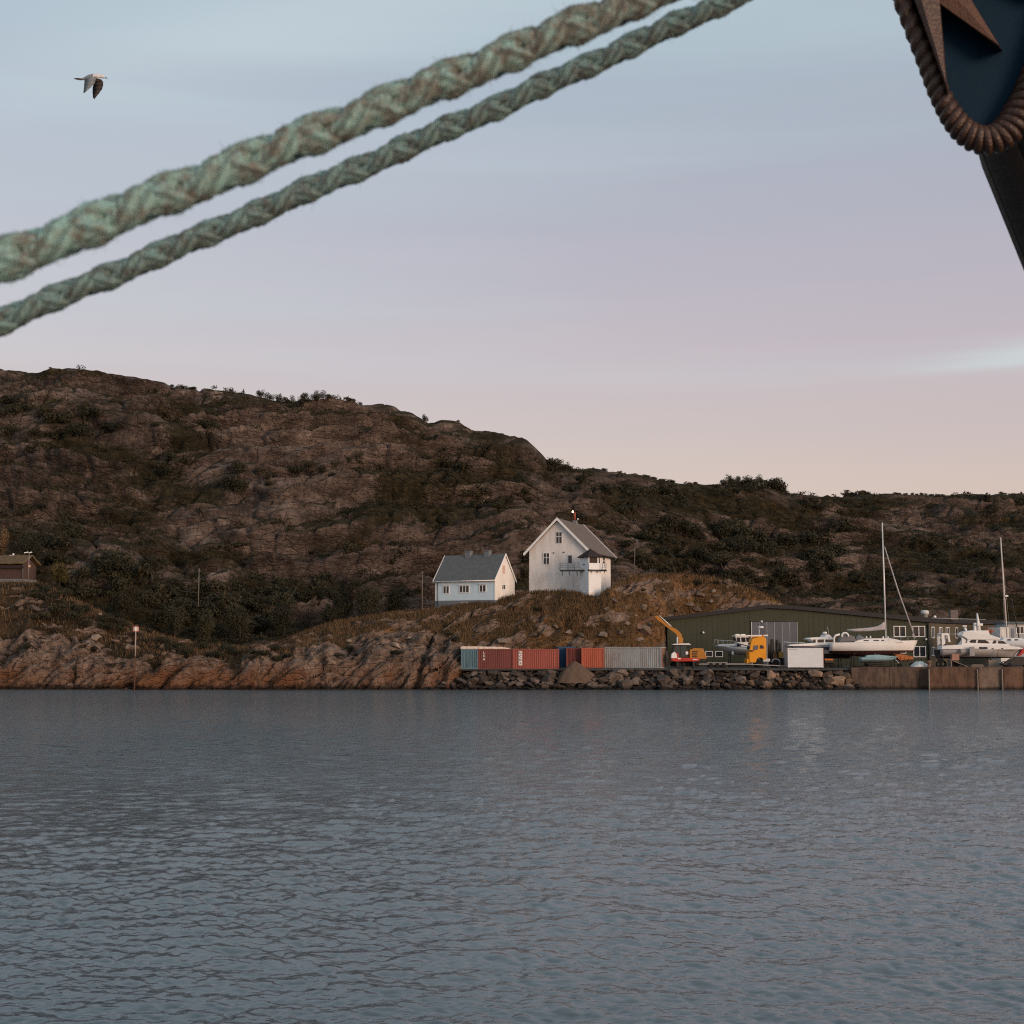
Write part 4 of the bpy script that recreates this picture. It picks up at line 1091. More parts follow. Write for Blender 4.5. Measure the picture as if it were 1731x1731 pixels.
    A = 21.9 * mt / math.cos(g)      # local: corner at origin, right facet along +x at y=0, left facet along +y at x=0
    def tz(py): return (1007 - py) * mt
    TW = paint('tower_white', (0.66, 0.70, 0.73), 0.6, dirt=(0.55, 0.5, 0.46), dirt_amt=0.4, scale=1.0, streak=True)
    MB().box(0, A, 0, A, tz(1000), tz(952)).build('tower_wall', TW, k)
    MB().box(-.05, A + .05, -.05, A + .05, -.9, tz(1000)).build('plinth', WORN_WHITE, k)
    lt = MB(); lt.box(.02, A - .02, A - .2, A - .02, tz(952), tz(940)); lt.box(.02, .15, .02, A - .2, tz(952), tz(940)); lt.box(A - .2, A - .02, .02, .2, tz(952), tz(940))
    lt.build('lantern_room', TW, k)
    MB().box(.16, A - .03, .06, .10, tz(951.7), tz(940)).build('lantern_window', paint('brown_glass', (0.035, 0.022, 0.018), .5, spec=.15), k)
    MB().box(A * .72, A * .80, .0, .055, tz(951.7), tz(940)).build('mullion', TRIM, k)
    MB().box(A * .8, A * .93, .01, .05, tz(951.7), tz(944)).build('side_pane', GLASS, k)
    e = .24; zc, za = tz(940.5), tz(926)
    rfm = MB().add([(-e, -e, zc), (A + e, -e, zc), (A + e, A + e, zc), (-e, A + e, zc), (A / 2, A / 2, za), (-e, -e, zc - .12), (A + e, -e, zc - .12), (A + e, A + e, zc - .12), (-e, A + e, zc - .12)],
                   [(0, 1, 4), (1, 2, 4), (2, 3, 4), (3, 0, 4), (0, 5, 6, 1), (1, 6, 7, 2), (2, 7, 8, 3), (3, 8, 5, 0), (8, 7, 6, 5)])
    rfm.build('pyramid_roof', DARKW, k)
    MB().disc((-.03, A * .5, tz(953.5)), .12, .1, 'x', 10).build('lamp_port', IRON, k)
    MB().box(-.03, A * 1.22, -.16, -.04, tz(962.6), tz(951.6)).build('parapet', TW, k)
    MB().box(-.2, A * 1.34, -.42, -.0, tz(965), tz(962.8)).build('ledge', IRON, k)
    for px_ in (.12, .6, 1.15): MB().prism([(A * px_, tz(965)), (A * px_ + .12, tz(965)), (A * px_ + .12, tz(969))], -.30, -.22).build('bracket', IRON, k)
    # balcony across the gable and round the tower
    bp = at(985, 964, 201.6); B = empty('balcony', bp, -phi * .4)
    tag(B, 'narrow iron balcony with thin railings round the white tower', 'balcony')
    mb_ = mpp(201.6)
    def bx(px): return (px - 985) * mb_
    MB().box(bx(946.5), bx(1024.5), -.25, 1.1, -.10, .08).build('deck', IRON, B)
    for z in (.38, .70, 1.02):
        MB().tube([(bx(946.5), 1.05, z), (bx(946.5), -.2, z), (bx(980), -.2, z)], .018, 5).build('rail', IRON, B)
        MB().tube([(bx(1018), -.2, z), (bx(1024.5), -.2, z), (bx(1024.5), 1.05, z)], .018, 5).build('rail', IRON, B)
    for px in (946.5, 960, 971.5, 979, 1018.5, 1024.5): MB().tube([(bx(px), -.2, 0), (bx(px), -.2, 1.05)], .028, 5).build('rail_post', IRON, B)
    for px in (950, 962, 975): MB().tube([(bx(px), 1.0, -.7), (bx(px), .0, -.08)], .05, 5).build('bracket', IRON, B)
    return t
white_house()

# ------------------------------------------------------------------ turf roofed cabin
def cabin():
    Y = 215.0; m = mpp(Y); base = at(36, 979, Y)
    t = empty('turf_roof_cabin', base, R(-8)); tag(t, 'brown wooden cabin with grass roof at the left edge', 'cabin')
    wood = paint('brown_boards', (0.075, 0.045, 0.038), 0.85, dirt_amt=.5, scale=2, streak=True)
    Lx, D, ez, rz = 9.5, 4.6, 24 * m, 37 * m
    i = 0; x = -Lx
    while x < -.01:
        MB().box(x, min(x + .48, 0), -.03 - .02 * (i % 2), .1, 0, ez).build('wall_board', wood, t); x += .49; i += 1
    MB().prismx([(.1, 0), (D, 0), (D, ez), (D / 2, rz - .1), (.1, ez)], -.1, .04).build('gable_wall', wood, t)
    MB().box(-Lx, -.1, .1, D, -.6, ez - .05).build('inner_wall', wood, t)
    MB().box(-Lx - .1, .2, -.2, D + .1, -.5, .02).build('plinth', FOUND, t)
    n1, n2 = 70, 30
    u = np.linspace(-Lx - .3, .55, n1)[:, None]; v = np.linspace(-.5, D + .5, n2)[None, :]
    U, V = np.broadcast_arrays(u, v)
    Z = rz + .25 - np.abs(V - D / 2) * (rz - ez) / (D / 2) * .95 + .12 * fbm(U * 1.2 + 7, V * 1.2, 4, 401)
    turf = leaf_mat('roof_turf', [(.07, .05, .028), (.13, .092, .05), (.19, .14, .08)])
    r = np_obj('turf_roof', np.stack([U, V, Z], -1).reshape(-1, 3), grid_faces(n1, n2), turf, t, True)
    s = r.modifiers.new('thick', 'SOLIDIFY'); s.thickness = .25; s.offset = -1
    g = np.random.default_rng(5); k = 2600
    bx = g.uniform(-Lx - .2, .5, k); by = g.uniform(-.4, D * .6, k); bz = rz + .2 - np.abs(by - D / 2) * (rz - ez) / (D / 2) * .95
    b = np.stack([bx, by, bz], 1); d = g.normal(size=(k, 3)) * [.05, .05, 0]; tip = b + g.normal(0, .10, (k, 3)) + np.stack([np.zeros(k), -g.uniform(0, .15, k), g.uniform(.15, .45, k)], 1)
    np_obj('roof_grass', np.stack([b - d, b + d, tip], 1).reshape(-1, 3), np.arange(3 * k).reshape(-1, 3), turf, r)['kind'] = 'stuff'
    MB().box(-Lx - .3, .5, -.52, -.42, ez - .5, ez - .12).build('eave_board', DARKW, t)
    MB().tube([(.25, -.1, 0), (.25, -.1, ez)], .05, 6).build('corner_post', FOUND, t)
    c = MB(); c.box(-3.1, -2.5, D / 2 - .3, D / 2 + .3, rz - .2, rz + .45); c.lathe([(.12, 0), (.16, .12), (.16, .25), (.03, .3)], (-2.6, D / 2, rz + .45), 8); c.build('chimney', TRIM, t)
    lp = at(48, 977, 213.5); q = empty('floodlight_pole', lp); tag(q, 'grey pole with white floodlights in front of the turf roofed cabin', 'lamp post')
    MB().tube([(0, 0, -.4), (0, 0, 43 * m)], .045, 8).build('pole', paint('galvanised', (.34, .31, .29), .5, .4), q)
    for x, r_ in ((-.42, .3), (.22, .16)):
        h = MB(); h.loft([[(x - r_, -.12, 42.4 * m - .08), (x + r_, -.12, 42.4 * m), (x + r_, -.12, 42.4 * m + .16), (x - r_, -.12, 42.4 * m + .06)], [(x - r_, .12, 42.4 * m - .08), (x + r_, .12, 42.4 * m), (x + r_, .12, 42.4 * m + .16), (x - r_, .12, 42.4 * m + .06)]], 0, False)
        h.build('floodlight', TRIM, q)
    MB().box(-.02, .28, -.14, -.05, 18 * m, 22 * m).build('sign_box', paint('buff_box', (.62, .42, .28), .6), q)
cabin()

# ------------------------------------------------------------------ green boat hall
def hall():
    Y = 207.0; m = mpp(Y); g0 = 1123.0
    base = at(1350, g0, Y); base.z = YZ - .15
    t = empty('boat_hall', base); tag(t, 'long dark green boat hall with low roof and sliding doors', 'hall')
    GREEN = paint('green_cladding', (0.041, 0.047, 0.028), 0.75, dirt=(0.028, 0.030, 0.019), dirt_amt=.5, scale=.6)
    OLIVE_LIT = paint('olive_lit_cladding', (0.085, 0.070, 0.045), 0.75, dirt_amt=.4, scale=.6)  # wing wall: its warm light is put into the colour, lighter and browner
    FASC = paint('black_fascia', (0.012, 0.012, 0.014), 0.6)
    def hx(px): return (px - 1350) * m
    def hz(py): return (g0 - py) * m
    DD = 11.0
    out = [(1130, 1045), (1180, 1039.5), (1300, 1025), (1345, 1027), (1571, 1049)]
    pts = [(hx(1130), -.3)] + [(hx(a), hz(b)) for a, b in out] + [(hx(1571), -.3)]
    MB().prism(pts, 0, .3).build('front_wall', GREEN, t)
    # battens of the cladding, upright
    top = lambda px: np.interp(px, [o[0] for o in out], [hz(o[1]) for o in out])
    x = 1134.0
    while x < 1570:
        if not (1269 < x < 1351): MB().box(hx(x) - .02, hx(x) + .02, -.02, .0, -.2, float(top(x)) - .1).build('batten', GREEN, t)
        x += 9.0
    up = [(a, b - 6) for a, b in out]
    fas = [(hx(a), hz(b)) for a, b in [(1124, 1046)] + out[1:] + [(1573, 1050)]] + [(hx(a), hz(b)) for a, b in reversed([(1124, 1040)] + up[1:-1] + [(1573, 1041)])]
    MB().prism(fas, -.55, -.05).build('fascia', FASC, t)
    rf = MB()
    ro = [(1124, 1041), (1180, 1034), (1300, 1019.5), (1345, 1021), (1573, 1041.5)]
    n = len(ro)
    v = [(hx(a), -.5, hz(b) - .02) for a, b in ro] + [(hx(a), DD, hz(b) - .02) for a, b in ro]
    rf.add(v, [(i, i + 1, i + 1 + n, i + n) for i in range(n - 1)])
    rf.build('roof', FASC, t)
    # side wing turning away to the right
    wing = MB(); x1 = hx(1571)
    rgt = [(x1, .31), (x1 + 9.2, 14.0), (x1 + 18.0, 22.0), (x1 + 18, 26), (x1 - 6, 26), (x1 - 6, DD), (hx(1132), DD), (hx(1132), .31)]
    wing.prismz(rgt, -.3, hz(1050)); wing.build('side_wing', OLIVE_LIT, t)
    wr = MB(); wr.prismz([(x1 - .2, -.2), (x1 + 9.5, 13.7), (x1 + 18.6, 21.6), (x1 + 18.6, 26.5), (x1 - 6.5, 26.5), (x1 - 6.5, 2)], hz(1049), hz(1041)); wr.build('wing_roof', FASC, t)
    wa = math.atan2(13.69, 9.2)
    ux, uy = math.cos(wa), math.sin(wa)
    for d, w, cols in ((1.9, 1.3, 2), (5.6, 1.3, 2), (9.0, 1.6, 2), (13.5, 1.0, 1)):
        window(t, (x1 + ux * d, .31 + uy * d - .03, hz(1074)), w, 1.45, cols, 1, side=wa, bar=.1)
    window(t, (x1 + ux * 1.9, .31 + uy * 1.9 - .03, hz(1104)), 1.3, 1.1, 2, 1, side=wa, bar=.09)
    for a, b, y0, y1 in ((1511.5, 1531, 1056, 1072), (1543.5, 1563.5, 1056, 1072), (1544, 1564, 1090, 1106)):
        window(t, (hx((a + b) / 2), 0, hz(y1)), (b - a) * m - .1, (y1 - y0) * m, 2, 1, bar=.10)
    for a, b in ((1194, 1205), (1211, 1222)):
        window(t, (hx((a + b) / 2), 0, hz(1106)), (b - a) * m, 8 * m, 1, 1, bar=.08)
    # sliding door of upright leaves
    DOOR = paint('grey_door_leaf', (0.105, 0.115, 0.135), 0.55, dirt_amt=.4, scale=.8, rand=.12)
    STEEL = paint('door_steel', (.36, .37, .38), .5)
    w = (1348.5 - 1271.5) / 6
    dz = hz(1048)
    for i in range(6):
        MB().box(hx(1271.5 + i * w) + .03, hx(1271.5 + (i + 1) * w) - .03, -.14 - .03 * (i % 2), -.03, 0, dz).build('door_leaf', DOOR, t)
    for i in range(7): MB().box(hx(1271.5 + i * w) - .035, hx(1271.5 + i * w) + .035, -.20, -.0, 0, dz + (.1 if i < 1 else 0)).build('door_rail', STEEL if i else TRIM, t)
    MB().box(hx(1270), hx(1350), -.2, -.02, dz + .002, dz + .14).build('door_track', FASC, t)
    for px, py in ((1190, 1066.5), (1288.5, 1048), (1564.5, 1078)):
        MB().lathe([(.03, 0), (.16, .06), (.18, .22), (.05, .30)], (hx(px), -.22, hz(py) - .1), 10).build('wall_lamp', TRIM, t)
    MB().tube([(hx(1569), -.12, 0), (hx(1569), -.12, hz(1052))], .09, 8).build('downpipe', FASC, t)
    # things standing on the roof
    v1 = MB(); z = hz(1041); v1.lathe([(.38, 0), (.38, .55), (.58, .55), (.60, .95), (.45, 1.15), (.1, 1.2)], (hx(1578), 4, z), 14); v1.build('roof_ventilator', paint('vent_metal', (.55, .56, .55), .5), t)
    MB().lathe([(.1, 0), (.22, .05), (.22, .3), (.05, .35)], (hx(1588), 2.0, z), 10).build('roof_vent', TRIM, t)
    c = MB(); c.box(hx(1643) - .55, hx(1643) + .55, 8, 9.1, z - .2, hz(1026)); c.build('stone_chimney', paint('grey_stone', (.17, .145, .135), .95, dirt_amt=.7, scale=2.5, bump=.5), t)
    MB().tube([(hx(1574), -.3, hz(1041.5)), (hx(1700), -.3 + 9, hz(1042.5))], .04, 5).build('roof_edge_pipe', STEEL, t)
hall()

# ------------------------------------------------------------------ grey house behind the boats
def grey_house():
    Y = 214.0; m = mpp(Y); base = at(1712, 1120, Y); base.z = YZ - .1
    t = empty('pale_grey_house', base); tag(t, 'pale grey boarded house behind the moored looking boats at right edge', 'house')
    t['label'] = 'pale grey boarded house behind the boats at the right edge'
    GW = paint('pale_grey_boards', (.36, .38, .40), .7, dirt_amt=.4, streak=True)
    def hx(px): return (px - 1712) * m
    def hz(py): return (1120 - py) * m
    MB().box(hx(1706), hx(1800), 0, 6, 0, hz(1050)).build('wall', GW, t)
    MB().box(hx(1691), hx(1705.5), -.4, 5, 0, hz(1056)).build('annex_wall', WHITE_WALL, t)
    r = MB(); r.prismx([(-.4, hz(1050)), (6.4, hz(1050)), (6.4, hz(1048.5)), (3, hz(1046)), (-.4, hz(1048.5))], hx(1704), hx(1802)); r.build('roof', SLATE, t)
    window(t, (hx(1726), 0, hz(1066)), 1.0, 1.0, 2, 1, bar=.1)
    window(t, (hx(1740), 0, hz(1066)), 1.0, 1.0, 2, 1, bar=.1)
    MB().box(hx(1711), hx(1716), -.05, .01, 0, hz(1058)).build('door', paint('blue_grey_door', (.16, .18, .22), .6), t)
grey_house()

# ------------------------------------------------------------------ poles
WOODPOLE = paint('weathered_pole', (.13, .105, .09), .9)
def pole(name, px, py0, py1, Y, label, r=.10, mat=WOODPOLE):
    b = at(px, py1, Y); h = (py1 - py0) * mpp(Y)
    t = empty(name, b); tag(t, label, 'pole')
    MB().tube([(0, 0, -1.2), (0, 0, h)], [r, r * .8], 8).build('shaft', mat, t)
    MB().box(-r * 2.2, r * 2.2, -.05, .05, h - .35, h - .25).build('crossbar', mat, t)
    return t
pole('wooden_pole', 713.5, 965, 1030, 209, 'wooden pole standing to the left of the low white house')
pole('wooden_pole', 335.5, 961, 1012, 214, 'thin grey pole among the dark trees above the shore', .07, paint('grey_pole', (.16, .15, .14), .8))
pole('wooden_pole', 1073, 925, 982, 214, 'thin dark pole to the right of the white gabled house', .07)
pole('wooden_pole', 1722, 1010, 1075, 205, 'slanting dark pole in front of the pale grey house', .09, IRON).rotation_euler = (0, R(-9), 0)

# ------------------------------------------------------------------ beacon in the water
def beacon():
    Y = 181.0; m = mpp(Y); b = at(227, 1168, Y); b.z = 0
    t = empty('beacon_post', b); tag(t, 'rusty beacon post with red and white boards standing in the water', 'beacon')
    rust = paint('rusty_steel', (.10, .042, .024), .85, dirt=(.04, .02, .014), dirt_amt=.7, scale=2)
    MB().tube([(0, 0, -2), (0, 0, 58 * m)], [.11, .085], 8).build('lower_post', rust, t)
    MB().tube([(0, 0, 58 * m), (0, 0, 107 * m)], [.075, .06], 8).build('upper_post', paint('pale_post', (.38, .33, .30), .6), t)
    red, wht = paint('beacon_red', (.42, .045, .03), .5), paint('beacon_white', (.85, .80, .76), .5)
    MB().box(-.34, .34, .06, .10, 98.5 * m, 107.5 * m).build('red_board', red, t)
    MB().box(-.10, .10, -.10, -.05, 99.5 * m, 107 * m).build('white_board', wht, t)
    for z in (100.3, 102.4, 104.4, 106.2): MB().box(-.27, .34, -.045, .05, z * m - .035, z * m + .035).build('white_slat', wht, t)
beacon()
# ================================================================== YARD THINGS
STEELD = paint('dark_steel', (.03, .028, .027), .6, .3)
RUBBER = paint('tyre_rubber', (.018, .018, .018), .9, spec=.2)
RIM = paint('wheel_rim', (.42, .41, .40), .45, .3)

def base_at(px, Y, z=YZ):
    p = at(px, 1120, Y); return Vector((p.x, Y, z))

def wheel(parent, x, y, r, w, name='wheel'):
    t = MB(); t.lathe([(r * .62, -w / 2), (r * .93, -w / 2), (r, -w * .3), (r, w * .3), (r * .93, w / 2), (r * .62, w / 2)], (0, 0, 0), 20)
    o = t.build(name, RUBBER, parent); o.location = (x, y, r); o.rotation_euler = (R(90), 0, 0)
    MB().lathe([(r * .15, w * .42), (r * .55, w * .38), (r * .64, w * .50), (r * .64, -w * .5), (r * .55, -w * .38), (r * .15, -w * .42)], (0, 0, 0), 16).build('rim', RIM, o)
    return o

def corrugated(L, H, d=.045, pitch=.28):
    """corrugated sheet in the xz plane, x from 0 to L, outer face towards -y"""
    xs, ys = [], []; x = 0.0
    while x < L - pitch * .99:
        for f, y in ((0, 0), (.30, 0), (.45, d), (.80, d)):
            xs.append(x + f * pitch); ys.append(y)
        x += pitch
    xs.append(L); ys.append(0)
    mb = MB(); n = len(xs)
    mb.add([(a, b, 0) for a, b in zip(xs, ys)] + [(a, b, H) for a, b in zip(xs, ys)], [(i, i + 1, i + 1 + n, i + n) for i in range(n - 1)])
    return mb
def letters(parent, text, x, z, size, mat, gap=1.12, y=-.012, thick=.006, name='lettering'):
    """upright column of flat letters on a wall facing -y"""
    for i, ch in enumerate(text):
        cu = bpy.data.curves.new('letter', 'FONT'); cu.body = ch; cu.size = size; cu.extrude = thick; cu.offset = .012; cu.align_x = 'CENTER'
        o = bpy.data.objects.new('tmp', cu); COL.objects.link(o)
        bpy.context.view_layer.update()
        me = bpy.data.meshes.new_from_object(o.evaluated_get(bpy.context.evaluated_depsgraph_get()))
        bpy.data.objects.remove(o); bpy.data.curves.remove(cu)
        me.materials.clear(); me.materials.append(mat)
        q = link(bpy.data.objects.new(name, me), parent); q.location = (x, y, z - i * size * gap); q.rotation_euler = (R(90), 0, 0)

def container(px, Y, L, rot, side, end, label, H=2.59, Wd=2.44, z=YZ, frame=None, lat=True, top=None, anchor=0.0):
    """anchor: px is where local x=0 (front left corner) stands"""
    b = base_at(px, Y, z)
    t = empty('shipping_container', b, rot); tag(t, label, 'container', 'containers on the quay')
    fr = frame or side
    s = corrugated(L - .2, H - .28).build('side_panel', side, t); s.location = (.1, .03, .15)
    s = corrugated(L - .2, H - .28).build('side_panel', side, t); s.location = (L - .1, Wd - .03, .15); s.rotation_euler = (0, 0, R(180))
    s = corrugated(Wd - .2, H - .28).build('end_panel', end, t); s.location = (.03, Wd - .1, .15); s.rotation_euler = (0, 0, R(-90))
    s = corrugated(Wd - .2, H - .28, .03).build('end_panel', end, t); s.location = (L - .03, .1, .15); s.rotation_euler = (0, 0, R(90))
    for x in (0, L - .12):
        for y in (0, Wd - .12): MB().box(x, x + .12, y, y + .12, 0, H).build('corner_post', end if x == 0 and end is not side else fr, t)
    for zz in (0, H - .14):
        for y in (0, Wd - .1): MB().box(.121, L - .121, y, y + .1, zz + .003, zz + .137).build('rail', fr, t)
        for x in (0.002, L - .102): MB().box(x, x + .1, .121, Wd - .121, zz + .004, zz + .136).build('rail', fr, t)
    MB().box(.1, L - .1, .1, Wd - .1, H - .06, H - .02).build('roof_sheet', top or fr, t)
    MB().box(.1, L - .1, .1, Wd - .1, .03, .12).build('floor', STEELD, t)
    return t
C_RED = paint('container_maroon', (.155, .040, .034), .6, dirt=(.075, .028, .024), dirt_amt=.6, scale=.8, streak=True)
C_RED2 = paint('container_brick_red', (.30, .078, .058), .6, dirt=(.20, .055, .04), dirt_amt=.6, scale=.8, streak=True)
C_TEAL = paint('container_teal', (.10, .185, .225), .6, dirt=(.06, .105, .13), dirt_amt=.6, scale=1.2, streak=True)
C_ORA = paint('container_orange_red', (.36, .085, .045), .6, dirt=(.24, .06, .035), dirt_amt=.6, scale=.8, streak=True)
C_BLUE = paint('container_blue', (.018, .07, .14), .55, dirt_amt=.4)
C_GREY = paint('container_grey', (.34, .365, .37), .65, dirt=(.19, .13, .10), dirt_amt=.6, scale=1.0, streak=True)
C_RUST = paint('container_rust_end', (.19, .115, .085), .8, dirt=(.10, .06, .045), dirt_amt=.7, scale=1.2, streak=True)
LETTER_W = paint('lettering_white', (.72, .68, .66), .6)
LETTER_D = paint('lettering_dark', (.10, .06, .055), .6)
PALE_TOP = paint('pale_peeling_roof', (.70, .60, .52), .8, dirt=(.28, .16, .11), dirt_amt=.8, scale=1.6)

def containers():
    m = mpp(188.5)
    # teal one stands end on, maroon one beside it
    t = container(779.3, 187.9, 2.2, 0, C_TEAL, C_TEAL, 'teal container at the left end of the container row', Wd=6.0, H=2.62, z=YZ - .15)
    for x in (.35, .75, 1.15, 1.55, 1.9): MB().tube([(x, -.035, .25), (x, -.035, 2.4)], .022, 5).build('lock_rod', C_TEAL, t)
    top = MB(); top.prism([(-.08, 2.63), (2.17, 2.63), (2.17, 2.95), (.05, 2.97), (-.08, 2.85)], -.02, 5.9); top.build('roof_cover', PALE_TOP, t, .02)['label'] = 'pale peeling roof cover'
    t = container(807.6, 188.05, 4.75, R(3), C_RED, C_RED, 'dark maroon container with white upright letters beside the teal one', z=YZ - .15, H=2.62)
    letters(t, 'LCA', .82, 1.98, .42, LETTER_W, 1.0)
    top = MB(); top.prism([(-.0, 2.63), (4.35, 2.63), (4.1, 2.74), (3.2, 2.90), (.05, 2.95)], .0, 2.3); top.build('roof_cover', PALE_TOP, t, .02)['label'] = 'pale peeling roof cover'
    t = container(866.5, 188.2, 6.06, R(-3.5), C_RED2, C_RED2, 'brick red container with a white panel of upright letters', z=YZ - .12, H=2.6)
    MB().box(.80, 1.26, -.012, .02, .45, 2.32).build('sign_panel', LETTER_W, t)
    letters(t, 'UCNS', 1.03, 1.93, .40, LETTER_D, 1.12, -.02)
    t = container(943, 193.5, 2.44, R(4), C_BLUE, C_BLUE, 'blue container peeping out behind the red ones', H=2.75, Wd=3.0)
    MB().disc((1.6, -1.2, .55), .25, .3, 'y', 12).build('drum', LETTER_W, t)
    t = container(957, 190.5, 2.44, R(-4), C_RED, C_RED, 'short dark red container end beside the blue one', Wd=3.0, H=2.6)
    for x in (.5, .95, 1.5, 1.95): MB().tube([(x, -.03, .2), (x, -.03, 2.4)], .022, 5).build('lock_rod', C_RED, t)
    container(983, 189.6, 2.95, R(2), C_ORA, C_ORA, 'bright orange red container right of the gravel heap', H=2.6)
    t = container(1020.5, 191.6, 8.0, R(-23), C_GREY, C_RUST, 'large streaked grey container with a rusty right hand end', H=2.78, Wd=2.5, z=YZ - .05, frame=C_GREY, top=PALE_TOP)
containers()

# white insulated box
def white_box():
    b = base_at(1332.2, 188.6); t = empty('white_box_container', b, R(-7)); tag(t, 'plain white insulated box standing on the edge of the quay', 'container')
    wb_ = paint('white_box_skin', (.70, .73, .76), .5, dirt=(.5, .52, .54), dirt_amt=.35, scale=1.2)
    w, h = 58 * mpp(188.6), 33 * mpp(188.6)
    MB().box(0, w, 0, 2.4, .05, h).build('box_shell', wb_, t, .03)
    MB().box(w + .002, w + .10, .02, 2.38, .05, h - .02).build('open_end_frame', C_RUST, t)
    for x in (0, w - .1): MB().box(x - .01, x + .1, -.02, .03, .03, h + .01).build('corner_trim', TRIM, t)
    MB().box(-.01, w + .01, -.022, .02, h - .06, h + .012).build('top_trim', TRIM, t)
    MB().box(.12, 1.2, -.012, 0, h - .24, h - .2).build('vent_slot', STEELD, t)
    MB().box(.1, w - .1, .1, 2.3, -.02, .05).build('skid', STEELD, t)
white_box()

# ------------------------------------------------------------------ boats
def hull(parent, L, beam, sheer, keel, bow_rake, water, mats, stern_rake=0.0, full=2.6, flare=.65, n=34, k=13, bow_full=1.0, name='hull'):
    """bow towards +x, x=0 at the stern. sheer(t), keel(t) give heights. Splits topsides from bottom at height water(t)."""
    rows = []
    kw = max(3, int(k * .6))
    for i in range(n + 1):
        t = i / n
        b = beam / 2 * (1 - t ** full) ** (1 / 1.35) * (0.80 + .20 * min(1, t / .35)) * bow_full if t < 1 else 0.0
        zs, zk = sheer(t), keel(t)
        sec = []
        for j in range(k + 1):
            zw = min(max(water(t), zk + .02 * (zs - zk)), zs - .02 * (zs - zk))
            z = zs + (zw - zs) * j / kw if j <= kw else zw + (zk - zw) * (j - kw) / (k - kw)
            u = (zs - z) / (zs - zk)
            y = b * (1 - u ** (2.2 + flare)) * (1 - .12 * (u if t > .5 else 0) * 2 * max(0, t - .5))
            x = t * (L - bow_rake) + bow_rake * (t ** 3) * ((z - zk) / (zs - zk + 1e-6)) - stern_rake * (1 - t) ** 6 * u
            sec.append((x, y, z))
        rows.append(sec)
    top, bot = MB(), MB()
    for i in range(n):
        for sgn in (1, -1):
            for j in range(k):
                q = [rows[i][j], rows[i + 1][j], rows[i + 1][j + 1], rows[i][j + 1]]
                (top if j < kw else bot).add([(p[0], p[1] * sgn, p[2]) for p in q], [(0, 1, 2, 3)], 0, True)
    for mb_, ok in ((top, True), (bot, False)):       # transom
        for j in range(k):
            a, c = rows[0][j], rows[0][j + 1]
            if (j < kw) == ok: mb_.add([a, c, (c[0], -c[1], c[2]), (a[0], -a[1], a[2])], [(0, 1, 2, 3)])
    dk = MB()
    for i in range(n):
        a, c = rows[i][0], rows[i + 1][0]
        dk.add([(a[0], a[1] * .985, a[2] - .03), (c[0], c[1] * .985, c[2] - .03), (c[0], -c[1] * .985, c[2] - .03), (a[0], -a[1] * .985, a[2] - .03)], [(0, 1, 2, 3)])
    def weld(mb_, nm, mt):
        me = mb_.mesh(nm, mt); bm = bmesh.new(); bm.from_mesh(me); bmesh.ops.remove_doubles(bm, verts=bm.verts, dist=.002); bmesh.ops.recalc_face_normals(bm, faces=bm.faces); bm.to_mesh(me); bm.free()
        return link(bpy.data.objects.new(nm, me), parent)
    a = weld(top, name, mats[0]); b_ = weld(bot, 'bottom', mats[1]); c_ = weld(dk, 'deck', mats[2])
    rb = MB(); rb.tube([(p[0][0], p[0][1], p[0][2]) for p in rows[:-1]] , .035, 6); rb.tube([(p[0][0], -p[0][1], p[0][2]) for p in rows[:-1]], .035, 6)
    rb.build('gunwale', mats[3] if len(mats) > 3 else mats[0], parent)
    return rows
GEL = paint('gelcoat_white', (.76, .76, .75), .3, dirt_amt=.2, scale=.8)
GEL2 = paint('gelcoat_pale_blue', (.62, .68, .72), .35, dirt_amt=.25, scale=.8)
ANTI_R = paint('antifouling_red_shaded', (.05, .017, .015), .8)  # red bottom paint darkened with the shadow under the yacht
ANTI_K = paint('antifouling_black', (.02, .018, .02), .8)
ANTI_G = paint('antifouling_grey', (.42, .43, .44), .7)
TEAK = paint('pale_deck', (.62, .58, .53), .7)
CANVAS = paint('grey_canvas', (.17, .165, .175), .9, bump=.3)
COVER = paint('sail_cover', (.42, .39, .40), .9, bump=.4)
ALU = paint('mast_aluminium', (.66, .67, .67), .4, .2)
NAVY = paint('navy_stripe', (.02, .025, .05), .4)
def stand(parent_label, px, Y, w, h, label):
    t = empty('boat_cradle', base_at(px, Y)); tag(t, label, 'cradle', 'cradles under the boats')
    for x in (-w / 2, w / 2):
        for y in (-.9, .9): MB().tube([(x, y, -.03), (x * .96, y * .8, h)], .06, 6).build('leg', STEELD, t)
        MB().box(x * .96 - .12, x * .96 + .12, -1.0, 1.0, h - .05, h + .06).build('pad_beam', STEELD, t)
    MB().box(-w / 2, w / 2, -.08, .08, .05, .2).build('keel_beam', STEELD, t)

